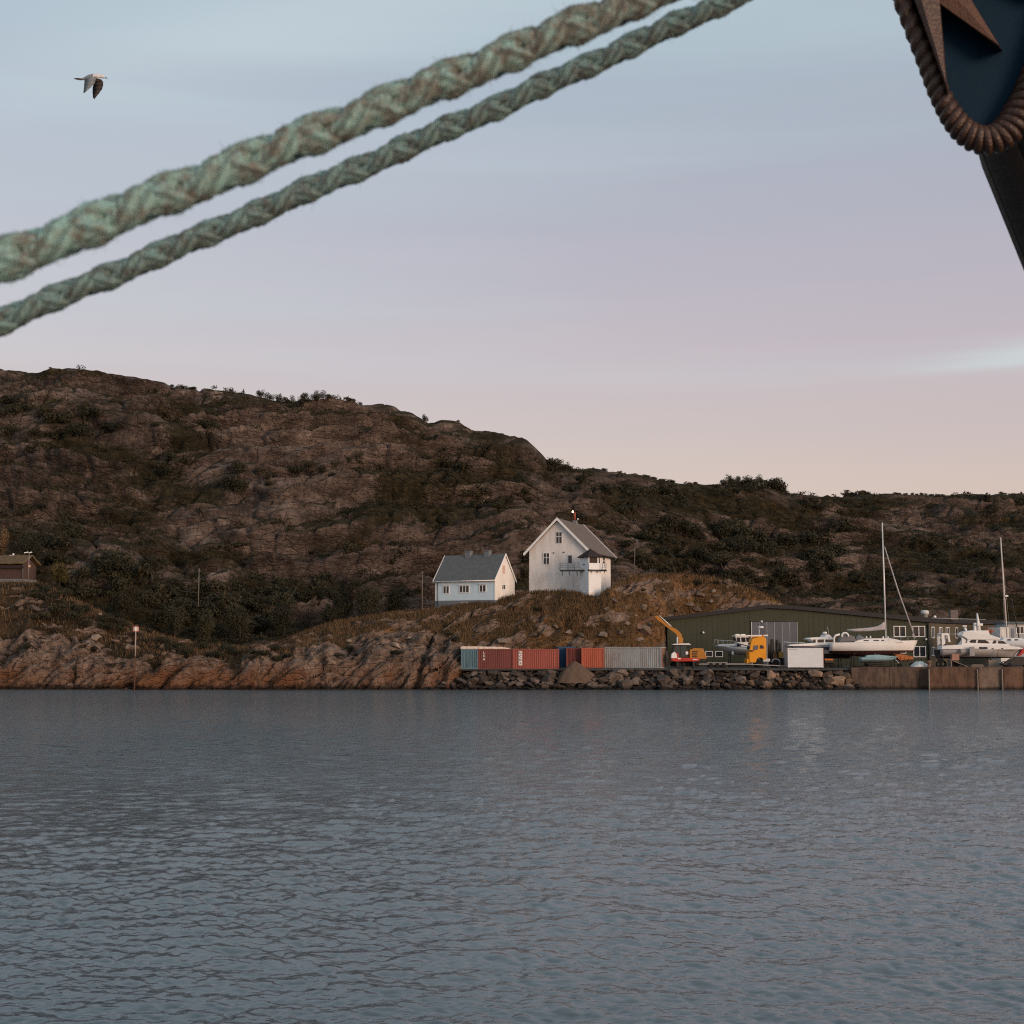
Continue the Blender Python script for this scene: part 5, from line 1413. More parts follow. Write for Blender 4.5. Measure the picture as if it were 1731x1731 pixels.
def sailing_yacht():
    Y = 192.5; m = mpp(Y); g0 = HORIZON + (CAMZ - YZ) / m
    def z(py): return (g0 - py) * m
    t = empty('sailing_yacht', base_at(1404, Y), R(-4)); tag(t, 'white sailing yacht ashore with tall mast and grey covered boom', 'yacht')
    L = 145 * m
    sh = lambda q: z(1086.5) + (z(1082.5) - z(1086.5)) * q ** 1.6
    kl = lambda q: z(1110) + (z(1103) - z(1110)) * abs(2 * q - .9) ** 1.5
    rows = hull(t, L, 3.2, sh, kl, 8 * m, lambda q: z(1100 - 1.0 * q), (GEL, ANTI_R, TEAK, GEL), .15, 2.1)
    def X(px): return (px - 1404) * m
    kb = MB(); kb.loft([[(X(1463), -.10, z(1107)), (X(1492), -.10, z(1107)), (X(1492), .10, z(1107)), (X(1463), .10, z(1107))], [(X(1470), -.07, .35), (X(1490), -.07, .35), (X(1490), .07, .35), (X(1470), .07, .35)]], 0, False); kb.build('keel', ANTI_R, t)
    # coachroof
    cr_ = MB()
    for (a, zt) in ():
        pass
    prof = [(X(1440), z(1086)), (X(1448), z(1082.5)), (X(1462), z(1079.5)), (X(1500), z(1078.8)), (X(1512), z(1081)), (X(1524), z(1084.5)), (X(1524), z(1086)), (X(1440), z(1086))]
    cr_.prism(prof, -.95, .95); cr_.build('coachroof', GEL, t, .05)
    for a, b_ in ((1458, 1466), (1474, 1483), (1487, 1491)): MB().box(X(a), X(b_), -1.0, -.94, z(1083.4), z(1081.9)).build('cabin_window', NAVY, t)
    # mast, boom, forestay
    mx = X(1496.5)
    MB().tube([(mx, 0, z(1082)), (mx - .05, 0, z(985)), (mx - .12, 0, z(884))], [.105, .10, .075], 10).build('mast', ALU, t)
    for py in (960, 1013): MB().tube([(mx - .06, -.9, z(py)), (mx - .06, .9, z(py))], .03, 5).build('spreader', ALU, t)
    bc = MB()
    rings = []
    for f, r, pz in ((0, .20, 1064), (.25, .30, 1064.2), (.6, .36, 1063), (.8, .42, 1061.3), (.92, .62, 1059), (1.0, .85, 1057)):
        x = X(1432.5 + (1495 - 1432.5) * f); c = z(pz + 1.5)
        rings.append([(x, .17 * math.cos(a), c + r * .75 * math.sin(a) * (1 if math.sin(a) > 0 else .8)) for a in np.linspace(0, 2 * math.pi, 12, endpoint=False)])
    bc.loft(rings); bc.build('boom_cover', COVER, t)
    MB().tube([(mx + .12, 0, z(925)), (X(1519), 0, z(1000)), (X(1545), 0, z(1079))], [.07, .10, .08], 7).build('furled_jib', COVER, t)
    for y in (-1.3, 1.3): MB().tube([(mx - .1, 0, z(890)), (mx + .1, y, z(1084))], .006, 4).build('shroud', STEELD, t)
    MB().tube([(mx - .12, 0, z(885)), (X(1408), 0, z(1086))], .005, 4).build('backstay', STEELD, t)
    # sprayhood, stern arch, lifebuoy
    sp = MB(); sp.loft([[(X(1446), .95 * math.cos(a), z(1084) + .62 * math.sin(a)) for a in np.linspace(0, math.pi, 9)], [(X(1452), .95 * math.cos(a), z(1083) + .85 * math.sin(a)) for a in np.linspace(0, math.pi, 9)], [(X(1466), .9 * math.cos(a), z(1082) + .10 * math.sin(a)) for a in np.linspace(0, math.pi, 9)]], 0, True, False, False); sp.build('sprayhood', CANVAS, t)
    cv = MB(); cv.prism([(X(1418), z(1085)), (X(1421), z(1077)), (X(1431), z(1072)), (X(1443), z(1076)), (X(1446), z(1084))], -.9, .9); cv.build('cockpit_canvas', CANVAS, t, .06)
    bu = MB(); bu.tube([(X(1427 + 5.2 * math.cos(a)), -1.0, z(1075 + 5.5 * -math.sin(a) * .9)) for a in np.linspace(-.3, 3.5, 14)], .13, 7); bu.build('horseshoe_buoy', GEL, t)
    bu = MB(); bu.tube([(X(1408.5), -1.05, z(1088)), (X(1408.5), -1.05, z(1079)), (X(1411), -1.05, z(1074.5)), (X(1418), -1.05, z(1072.5))], .14, 7); bu.build('stern_arch', GEL, t)
    rl = MB()
    for px in (1508, 1520, 1532, 1543): rl.tube([(X(px), -.9 * (1551 - px) / 48, z(1084)), (X(px), -.9 * (1551 - px) / 48, z(1077))], .015, 4)
    rl.tube([(X(1498), -1.0, z(1077)), (X(1520), -.6, z(1077)), (X(1543), -.15, z(1076))], .015, 4); rl.build('pulpit_rail', ALU, t)
    for px, py in ((1464.5, 1079), (1471, 1078.5), (1492, 1079), (1500, 1079)): MB().lathe([(.1, 0), (.12, .12), (.03, .3)], (X(px), 0, z(py)), 8).build('deck_fitting', GEL, t)
    nm = MB()
    for i in range(5): nm.box(X(1511.5 + i * 1.6), X(1512.6 + i * 1.6), -.5, .5, z(1089), z(1087.6))
    stand('', 1475, 192.5, 5.5, z(1105), 'dark steel cradle under the white sailing yacht')
sailing_yacht()

def motor_boat_left():
    Y = 197.0; m = mpp(Y); g0 = HORIZON + (CAMZ - YZ) / m
    def z(py): return (g0 - py) * m
    t = empty('cabin_boat', base_at(1290, Y), R(180 + 3)); tag(t, 'white cabin motorboat behind the yellow truck, bow to the left', 'motorboat')
    L = 87 * m
    X = lambda px: (1290 - px) * m
    rows = hull(t, L, 2.7, lambda q: z(1096) + (z(1089) - z(1096)) * q ** 1.5, lambda q: z(1107.5) + (z(1099) - z(1107.5)) * q ** 4, 16 * m, lambda q: z(1099.2) + (z(1093.5) - z(1099.2)) * q ** 1.6, (GEL2, ANTI_G, GEL, NAVY), 0, 2.4)
    fd = MB(); fd.prism([(X(1268), z(1094)), (X(1243), z(1088)), (X(1212), z(1089.6)), (X(1212), z(1092)), (X(1268), z(1098))], -.85, .85); fd.build('foredeck_trunk', GEL2, t, .05)
    wh = MB(); wh.prism([(X(1285), z(1097)), (X(1244), z(1087)), (X(1241), z(1076)), (X(1285), z(1076))], -.98, .98); cab = wh.build('wheelhouse', GEL, t, .04)
    for a, b_ in ((1244, 1249.5), (1251.5, 1258.5), (1260, 1268), (1270, 1279)):
        for y in (-1, 1):
            p = MB(); p.prism([(X(b_), z(1085.4)), (X(a), z(1085.4)), (X(a - 1.2), z(1077.6)), (X(b_ - .5), z(1077.6))], y * .99 - .01, y * .99 + .01); p.build('cabin_window', GLASS, cab)
    p = MB(); p.add([(X(1243.6) + .02, -.85, z(1085.5)), (X(1243.6) + .02, .85, z(1085.5)), (X(1241.2) + .04, .85, z(1077.5)), (X(1241.2) + .04, -.85, z(1077.5))], [(0, 1, 2, 3)]); p.build('windscreen', GLASS, cab)
    rf = MB(); rf.prism([(X(1296), z(1075.6)), (X(1240), z(1076)), (X(1240), z(1074.5)), (X(1260), z(1073.8)), (X(1296), z(1073.2))], -1.08, 1.08); rf.build('cabin_roof', GEL, t, .03)
    for px in (1246.5, 1256): MB().box(X(px + 3.4), X(px - 3.4), -.7, .4, z(1074), z(1072)).build('roof_hatch', GEL, t, .03)
    MB().tube([(X(1284), 0, z(1074)), (X(1284), 0, z(1061))], .05, 6).build('radar_mast', ALU, t)
    MB().lathe([(.2, 0), (.40, .04), (.40, .2), (.3, .26)], (X(1287), 0, z(1062)), 14).build('radar_dome', GEL, t)
    rl = MB()
    for y in (-1, 1):
        pts = [(X(1208), y * .15, z(1088)), (X(1209), y * .2, z(1081.5)), (X(1222), y * .65, z(1082.5)), (X(1242), y * 1.0, z(1084))]; rl.tube(pts, .018, 5)
        for px in (1214, 1222, 1232): rl.tube([(X(px), y * (px - 1205) / 26 * .8, z(1089)), (X(px), y * (px - 1205) / 26 * .8, z(1082.3))], .014, 4)
    rl.build('bow_rail', ALU, t)
    MB().disc((X(1246.5), 1.0, z(1090.3)), .16, .5, 'x', 8).build('fender', NAVY, t)
    MB().lathe([(.06, 0), (.16, .06), (.16, .42), (.06, .5)], (X(1235.5), 1.25, z(1107.3)), 10).build('fender', GEL, t)
    stand('', 1255, 197, 3.6, z(1106), 'dark steel cradle under the white cabin motorboat')
motor_boat_left()

def motor_boat_mid():
    Y = 194.5; m = mpp(Y); g0 = HORIZON + (CAMZ - YZ) / m
    def z(py): return (g0 - py) * m
    t = empty('motor_cruiser', base_at(1436, Y), R(180 + 5)); tag(t, 'white motor cruiser with navy hull band behind the white box', 'motorboat')
    X = lambda px: (1436 - px) * m
    hull(t, 112 * m, 3.0, lambda q: z(1091.5) + (z(1090) - z(1091.5)) * q, lambda q: z(1113) + (z(1104) - z(1113)) * q ** 3, 14 * m, lambda q: z(1104.7), (GEL, ANTI_K, TEAK, NAVY), 0, 2.6)
    bd = MB(); bd.prism([(X(1434), z(1098.5)), (X(1340), z(1098)), (X(1332), z(1092)), (X(1426), z(1093))], -1.53, 1.53); bd.build('hull_band', NAVY, t)
    sp = MB(); sp.prism([(X(1428), z(1092)), (X(1428), z(1088)), (X(1404), z(1085.5)), (X(1375), z(1086.5)), (X(1330), z(1090)), (X(1328), z(1092))], -1.2, 1.2); sp.build('superstructure', GEL, t, .06)
    cb = MB(); cb.prism([(X(1405), z(1087)), (X(1374), z(1087)), (X(1366), z(1081)), (X(1402), z(1079))], -1.1, 1.1); cb.build('cabin', GEL, t, .03)
    for a, b_, k in ((1369, 1374.5, 2.0), (1377.5, 1388.5, 0), (1391, 1403.5, 0)):
        for y in (-1.1, 1.1):
            p = MB(); p.prism([(X(b_), z(1086.2)), (X(a + k), z(1086.2)), (X(a), z(1081.5)), (X(b_), z(1081.2))], y - .015, y + .015); p.build('cabin_window', GLASS, t)
    rf = MB(); rf.prism([(X(1404), z(1081)), (X(1361), z(1080.8)), (X(1367), z(1078)), (X(1390), z(1076.8)), (X(1393), z(1072.8)), (X(1398), z(1072.8)), (X(1404), z(1079))], -1.15, 1.15); rf.build('cabin_roof', GEL, t, .05)
    MB().lathe([(.2, 0), (.30, .06), (.30, .26), (.15, .32)], (X(1394.5), 0, z(1072)), 12).build('radar_dome', GEL, t)
    MB().tube([(X(1399.5), .3, z(1073)), (X(1399.5), .3, z(1066)), (X(1397.5), .3, z(1060))], .03, 5).build('aerial', COVER, t)
    rl = MB()
    for y in (-1, 1): rl.tube([(X(1324), y * .1, z(1090)), (X(1325), y * .2, z(1084.5)), (X(1334), y * .6, z(1086)), (X(1356), y * 1.05, z(1086))], .02, 5)
    rl.build('bow_rail', ALU, t)
    stand('', 1395, 194.5, 4.0, z(1111), 'dark cradle under the navy banded motor cruiser')
    s = empty('orange_trailer_beam', base_at(1401, 191.5)); tag(s, 'short trailer with orange beam right of the white box', 'trailer')
    MB().box(-.55, .55, -.2, .2, .95, 1.15).build('beam', paint('orange_paint', (.55, .16, .02), .5), s)
    for x in (-.4, .4): wheel(s, x, 0, .42, .25)
    MB().box(-.6, .6, -.5, .5, .6, .95).build('axle_box', STEELD, s)
motor_boat_mid()

def cabin_cruiser():
    Y = 192.0; m = mpp(Y); g0 = HORIZON + (CAMZ - YZ) / m
    def z(py): return (g0 - py) * m
    t = empty('cabin_cruiser', base_at(1588, Y), R(-3)); tag(t, 'large white cabin cruiser raised on blocks with bow to the right', 'motorboat')
    X = lambda px: (px - 1588) * m
    GT = paint('grey_topsides', (.34, .34, .35), .5, dirt=(.30, .22, .17), dirt_amt=.5, scale=.8)
    hull(t, 136 * m, 3.4, lambda q: z(1097.5) + (z(1096) - z(1097.5)) * q, lambda q: z(1113) + (z(1112) - z(1113)) * q, 17 * m, lambda q: z(1110), (GT, ANTI_K, GEL, NAVY), .0, 2.5)
    tp = MB(); tp.prism([(X(1588), z(1098)), (X(1589.5), z(1092)), (X(1600), z(1091)), (X(1626), z(1089.6)), (X(1690), z(1090.5)), (X(1716), z(1093.5)), (X(1723), z(1096.5)), (X(1715), z(1097.8))], -1.35, 1.35); tp.build('upper_hull', GEL, t, .06)
    cb = MB(); cb.prism([(X(1622), z(1091)), (X(1630), z(1080)), (X(1692), z(1083)), (X(1702), z(1091.5))], -1.2, 1.2); cb.build('cabin', GEL, t, .05)
    rf = MB(); rf.prism([(X(1622.5), z(1074.5)), (X(1626), z(1068.5)), (X(1635), z(1066.5)), (X(1668), z(1073)), (X(1686), z(1079)), (X(1684), z(1082)), (X(1632), z(1081.2))], -1.3, 1.3); rf.build('cabin_roof', GEL, t, .08)
    ar = MB(); ar.prism([(X(1622), z(1090)), (X(1622.5), z(1074)), (X(1631), z(1080.5)), (X(1628), z(1090))], -1.25, -1.05); ar.build('roof_bracket', GEL, t)
    ln = MB(); ln.tube([(X(1623), -1.32, z(1076)), (X(1631), -1.32, z(1081.5)), (X(1629), -1.28, z(1087))], .05, 6); ln.build('dark_trim', NAVY, t)
    for pts in ([(1634.5, 1084.6), (1638, 1081.6), (1646.5, 1081.2), (1645, 1086.8), (1637, 1086.6)], [(1648, 1087), (1649.5, 1081.5), (1661, 1082), (1666, 1085), (1668, 1087.6)], [(1672, 1087.8), (1675, 1082.6), (1679.5, 1083), (1678, 1087.8)], [(1681.5, 1087.8), (1682.5, 1083), (1691, 1083.8), (1697, 1088.4)]):
        for y in (-1.2, 1.2):
            p = MB(); p.prism([(X(a), z(b_)) for a, b_ in pts], y - .02, y + .02); p.build('cabin_window', GLASS, t)
    MB().box(X(1650), X(1663.5), -1.38, -1.33, z(1096.3), z(1093.5)).build('side_window', NAVY, t)
    for px in (1672, 1688): MB().box(X(px - 1.5), X(px + 1.5), -1.38, -1.33, z(1097), z(1095.4)).build('porthole', NAVY, t)
    # stern gantry
    ga = MB()
    for y in (-1.2, 1.2): ga.prism([(X(1589), z(1092)), (X(1588.7), z(1073)), (X(1591), z(1070.5)), (X(1600.5), z(1070.5)), (X(1603.5), z(1085.5)), (X(1600), z(1085.5)), (X(1598.5), z(1074.5)), (X(1592.5), z(1074)), (X(1594.5), z(1088))], y - .12, y + .12)
    ga.box(X(1589.3), X(1600), -1.1, 1.1, z(1073), z(1071)); ga.build('stern_gantry', GEL, t, .03)
    MB().tube([(X(1601), -1.2, z(1072)), (X(1623), -1.2, z(1072))], .025, 5).build('hand_rail', ALU, t)
    MB().tube([(X(1634.5), 0, z(1068)), (X(1631.5), 0, z(1061))], [.12, .2], 8).build('antenna_post', GEL, t)
    MB().box(X(1628), X(1634), -.35, .35, z(1059.5), z(1057.5)).build('radar_bar', GEL, t)
    rl = MB()
    for y in (-1, 1):
        rl.tube([(X(1694), y * 1.1, z(1090)), (X(1695), y * 1.1, z(1083)), (X(1712), y * .8, z(1086)), (X(1724), y * .1, z(1090))], .025, 5)
        for px in (1700, 1708, 1716): rl.tube([(X(px), y * .9, z(1092)), (X(px), y * .9, z(1084.5))], .018, 4)
    rl.build('bow_rail', ALU, t)
    for i, (px, w, y0, y1) in enumerate(((1636.5, 8.5, 1093, 1108.5), (1621, 7, 1096.5, 1103))):
        f = MB(); f.box(X(px - w / 2), X(px + w / 2), -1.95 + .02 * i, -1.72, z(y1), z(y0)); f.build('fender_board', paint('fender_grey', (.30, .30, .31), .8), t, .06)
    MB().tube([(X(1680), -1.68, z(1098)), (X(1680), -1.2, z(1111))], .03, 5).build('strap', ANTI_R, t)
    fl = MB(); fl.prism([(X(1716), z(1109)), (X(1724), z(1097.5)), (X(1728), z(1095.5)), (X(1727), z(1103)), (X(1722), z(1107.5))], -.5, .5); fl.build('red_bow_fender', paint('signal_red', (.45, .03, .025), .5), t, .05)
    dv = MB(); dv.box(X(1582), X(1587.5), -.5, .5, z(1110), z(1098)); dv.lathe([(.1, 0), (.2, .1), (.15, .5)], (X(1585), 0, z(1113)), 8); dv.build('outboard_engine', STEELD, t, .05)
    # wooden blocks and stand
    b = empty('timber_blocks', base_at(1677.5, 191.2)); tag(b, 'pale timber blocks stacked under the large cabin cruiser', 'timber')
    for i in range(4): MB().box(-.66 - .1 * (i == 0), .66 + .06 * (i == 0), -.5, .5, .01 + i * .245, .01 + i * .245 + .235).build('block', paint('pale_timber', (.30, .24, .19), .85), b)
    stand('', 1640, 192, 5.2, z(1112), 'dark steel cradle under the large cabin cruiser')
cabin_cruiser()

def second_yacht():
    Y = 201.0; m = mpp(Y); g0 = HORIZON + (CAMZ - YZ) / m
    def z(py): return (g0 - py) * m
    t = empty('distant_sailing_boat', base_at(1688, Y)); tag(t, 'white sailing boat with bare mast at the far right behind the cruiser', 'yacht')
    X = lambda px: (px - 1688) * m
    hull(t, 110 * m, 3.0, lambda q: z(1084) + .3 * q, lambda q: z(1100), 10 * m, lambda q: z(1096), (GEL2, ANTI_K, TEAK), 0, 2.2)
    MB().tube([(X(1704), 0, z(1085)), (X(1701), 0, z(1000)), (X(1698.0), 0, z(909))], [.11, .1, .08], 10).build('mast', paint('pale_mast', (.62, .55, .50), .5), t)
    MB().box(X(1702), X(1707), -.2, .2, z(1009), z(1006.5)).build('mast_light', GEL, t)
    MB().prism([(X(1690), z(1085)), (X(1694), z(1078)), (X(1725), z(1079)), (X(1732), z(1085))], -1, 1).build('coachroof', GEL2, t, .05)
    for px in (1700, 1712): MB().box(X(px), X(px + 6), -1.03, -.99, z(1083), z(1080.5)).build('cabin_window', NAVY, t)
    for y in (-1.2, 1.2): MB().tube([(X(1699), 0, z(930)), (X(1705), y, z(1085))], .012, 4).build('shroud', ALU, t)
    # work boat whose white mast shows over the cruiser
    w = empty('work_boat', base_at(1630, 203.0)); tag(w, 'white work boat whose stubby mast and orange gear show above the cruiser', 'fishing boat')
    m2 = mpp(203.0); g2 = HORIZON + (CAMZ - YZ) / m2
    zz = lambda py: (g2 - py) * m2; XX = lambda px: (px - 1630) * m2
    hull(w, 75 * m2, 3.0, lambda q: zz(1080), lambda q: zz(1104), 8 * m2, lambda q: zz(1095), (GEL2, ANTI_K, TEAK), 0, 2.4)
    MB().prism([(XX(1636), zz(1081)), (XX(1636), zz(1066)), (XX(1668), zz(1066)), (XX(1672), zz(1081))], -1.1, 1.1).build('wheelhouse', GEL, w, .05)
    MB().tube([(XX(1656.5), 0, zz(1066)), (XX(1655.5), 0, zz(1052)), (XX(1654), 0, zz(1037))], [.28, .2, .10], 8).build('stub_mast', GEL, w)
    MB().box(XX(1648), XX(1651), -.3, .3, zz(1066), zz(1053)).build('exhaust', GEL, w)
    MB().box(XX(1652), XX(1661), -.6, .6, zz(1058), zz(1054)).build('radar_shelf', GEL, w)
    og = MB()
    for i in range(7): og.lathe([(.05, 0), (.3, .12), (.3, .3), (.05, .45)], (XX(1671 + random.uniform(-3, 5)), random.uniform(-.8, -.2), zz(1078) + random.uniform(0, 1.0)), 8)
    og.build('orange_buoys', paint('faded_orange', (.34, .10, .06), .7), w)
    fr = MB()
    for a, b_, c_, d_ in ((1668, 1061, 1700, 1064), (1676, 1061, 1676, 1080), (1690, 1062, 1690, 1080), (1676, 1064, 1694, 1079)): fr.tube([(XX(a), -.9, zz(b_)), (XX(c_), -.9, zz(d_))], .04, 5)
    fr.build('gear_frame', COVER, w)
second_yacht()

def dinghies():
    Y = 189.8; m = mpp(Y); g0 = HORIZON + (CAMZ - YZ) / m
    z = lambda py: (g0 - py) * m; X = lambda px: (px - 1454) * m
    t = empty('blue_dinghy', base_at(1454, Y)); tag(t, 'pale blue open dinghy on a small trailer below the yacht', 'dinghy')
    BL = paint('dinghy_blue', (.24, .40, .46), .45); BG = paint('dinghy_grey', (.17, .22, .24), .6)
    hull(t, 64 * m, 1.6, lambda q: z(1111.5) + (z(1110) - z(1111.5)) * q, lambda q: z(1120) + (z(1115) - z(1120)) * q ** 4, 8 * m, lambda q: z(1115), (BL, BG, BL, BL), 0, 2.8)
    MB().prism([(X(1462), z(1111)), (X(1466), z(1107.3)), (X(1484), z(1106.5)), (X(1510), z(1109.5)), (X(1511), z(1111))], -.55, .55).build('cover', BL, t, .05)
    MB().prism([(X(1472), z(1110)), (X(1479), z(1104)), (X(1480), z(1104.5)), (X(1475), z(1110))], -.5, .5).build('screen', GLASS, t)
    wheel(t, X(1467.5), -.9, .30, .18); wheel(t, X(1467.5), .9, .30, .18)
    MB().box(X(1462), X(1540), -.06, .06, z(1122.5), z(1121.6)).build('trailer_bar', STEELD, t)
    MB().box(X(1463), X(1510), -.7, .7, z(1121.5), z(1120.2)).build('trailer_frame', STEELD, t)
    MB().tube([(X(1513), 0, z(1114)), (X(1519), 0, z(1121))], .04, 5).build('winch_post', ALU, t)
    o = empty('orange_machine', base_at(1532, 190.6)); tag(o, 'heap of orange painted machinery beside the blue dinghy', 'machine')
    OR = paint('rusty_orange', (.42, .13, .025), .7, dirt=(.12, .05, .03), dirt_amt=.7, scale=3)
    m3 = mpp(190.6); zz = lambda py: (HORIZON + (CAMZ - YZ) / m3 - py) * m3; x3 = lambda px: (px - 1532) * m3
    MB().prism([(x3(1513), zz(1109)), (x3(1515), zz(1105.5)), (x3(1527), zz(1106.5)), (x3(1542), zz(1110)), (x3(1543), zz(1114)), (x3(1520), zz(1116))], -.5, .5).build('body', OR, o, .06)
    MB().box(x3(1516), x3(1544), -.4, .4, zz(1119), zz(1115)).build('frame', STEELD, o)
    for px in (1520, 1527, 1534): MB().tube([(x3(px), -.52, zz(1117)), (x3(px + 3), -.52, zz(1108))], .06, 6).build('arm', OR, o)
    for px in (1519, 1540): wheel(o, x3(px), -.45, .33, .2)
    MB().tube([(x3(1521), -.3, zz(1104)), (x3(1531), -.3, zz(1104)), (x3(1531), -.3, zz(1101.5))], .05, 6).build('white_pipe', GEL, o)
    # tarp
    g = base_at(1554, 188.9); n = 26
    u = np.linspace(-1, 1, n); U, V = np.meshgrid(u, u, indexing='ij')
    Zt = .80 * np.clip(1 - (U * .95 + .1 * np.sin(V * 3)) ** 2, 0, 1) * np.clip(1 - V ** 2, 0, 1) ** .5 + .34 * (billow(U * 2.2 + 5, V * 2.2, 3, 501) - .2) * (1 - U ** 2) + .02
    o = np_obj('white_tarpaulin', np.stack([U * 1.15, V * .8, np.maximum(Zt, 0.0)], -1).reshape(-1, 3), grid_faces(n, n), paint('tarp_white', (.50, .56, .58), .6, dirt=(.22, .26, .27), dirt_amt=.6, scale=2.5), None, True)
    o.location = g; tag(o, 'crumpled white tarpaulin lying on the quay edge', 'tarpaulin')
    rb = empty('rusty_bollard', base_at(1570.5, 187.8)); tag(rb, 'rusty brown bollard on the quay right of the tarpaulin', 'bollard')
    MB().lathe([(.32, 0), (.32, .08), (.22, .14), (.22, .60), (.36, .72), (.36, .86), (.1, .95)], (0, 0, 0), 14).build('post', C_RUST, rb)
    MB().box(-.5, .6, -.4, .4, -.08, .01).build('base_plate', C_RUST, rb)
    # ramp, tyres and rubbish below the cruiser
    rp = empty('timber_ramp', base_at(1620, 189.4)); tag(rp, 'weathered timber ramp leaning below the cruiser stern', 'ramp')
    mt = paint('grey_planks', (.20, .165, .14), .9, dirt_amt=.5)
    for i in range(5):
        y = -.7 + i * .29; MB().prism([(-1.3, 1.02), (1.1, .06), (1.6, .04), (1.6, .12), (1.1, .14), (-1.25, 1.12)], y, y + .27).build('plank', mt, rp)
    MB().box(-1.2, -1.05, -.7, .7, -.02, .98).build('trestle', mt, rp)
    bk = empty('pink_crate', base_at(1614.5, 190.2)); tag(bk, 'faded pinkish crate standing on the timber ramp', 'crate')
    for i in range(3): MB().box(-.5, .45, -.4, .4, 1.02 + i * .26, 1.02 + i * .26 + .22).build('crate_board', paint('faded_pink', (.36, .20, .15), .8), bk)
    MB().box(-.45, .4, -.35, .35, 0.0, 1.78).build('inner', paint('crate_inner', (.10, .07, .06), .9), bk)
    for i, (px, y, r) in enumerate(((1587.5, 189.6, .46), (1594, 189.5, .50), (1590, 189.9, .44))):
        ty = empty('old_tyre', base_at(px, y, YZ + (0 if i < 2 else .85))); tag(ty, ['black old tyre below the stern of the large cruiser, left one', 'black old tyre below the stern of the large cruiser, right one', 'black old tyre lying on top of the other two tyres'][i], 'tyre', 'old tyres under the cruiser')
        tt = MB(); tt.tube([(r * .72 * math.cos(a), 0, r + r * .72 * math.sin(a)) for a in np.linspace(0, 2 * math.pi, 19)], r * .30, 8); tt.build('tread', RUBBER, ty)
        MB().tube([(r * .44 * math.cos(a), 0, r + r * .44 * math.sin(a)) for a in np.linspace(0, 2 * math.pi, 17)], r * .06, 5).build('bead', RUBBER, ty)
    pl = empty('pallet_stack', base_at(1651, 189.6)); tag(pl, 'low heap of grey boards and pallets in front of the cruiser', 'pallets')
    for i in range(4): MB().box(-1.0 + .1 * i, .9 - .07 * i, -.5, .5, .02 + i * .11, .10 + i * .11).build('board', mt, pl)
dinghies()

# ------------------------------------------------------------------ car
def car():
    Y = 189.0; m = mpp(Y); t = empty('dark_car', base_at(1692, Y)); tag(t, 'dark blue black car parked below the cruiser bow at the right edge', 'car')
    BODY = paint('car_dark_paint', (.012, .014, .022), .25, .2, spec=.6)
    sec = [(0.0, .42), (.04, .62), (.35, .78), (.95, .88), (1.05, .92), (1.75, 1.40), (2.1, 1.47), (3.0, 1.46), (3.55, 1.30), (4.05, .98), (4.28, .92), (4.32, .45), (4.2, .30), (.15, .28)]
    b = MB(); b.prism(sec, -.85, .85); b.build('body', BODY, t, .07)
    for pts in ([(1.22, .95), (1.80, 1.36), (2.35, 1.40), (2.35, .95)], [(2.43, .95), (2.43, 1.40), (2.98, 1.39), (3.5, 1.23), (3.78, .97)]):
        for y in (-.86, .86): p = MB(); p.prism(pts, y - .012, y + .012); p.build('side_window', GLASS, t)
    p = MB(); p.add([(1.06, -.72, .95), (1.06, .72, .95), (1.70, .62, 1.39), (1.70, -.62, 1.39)], [(0, 1, 2, 3)]); o = p.build('windscreen', GLASS, t); o.location = (-.03, 0, .03)
    for x in (.85, 3.45):
        for y in (-.78, .78): wheel(t, x, y, .33, .2)
    for y in (-.6, .6): MB().box(.0, .12, y - .18, y + .18, .60, .72).build('headlight', GEL, t, .02)
    MB().box(1.0, 1.15, -1.0, -.87, .95, 1.08).build('mirror', BODY, t, .02)
    MB().box(2.3, 2.5, -.885, -.87, .78, .81).build('door_handle', STEELD, t)
car()

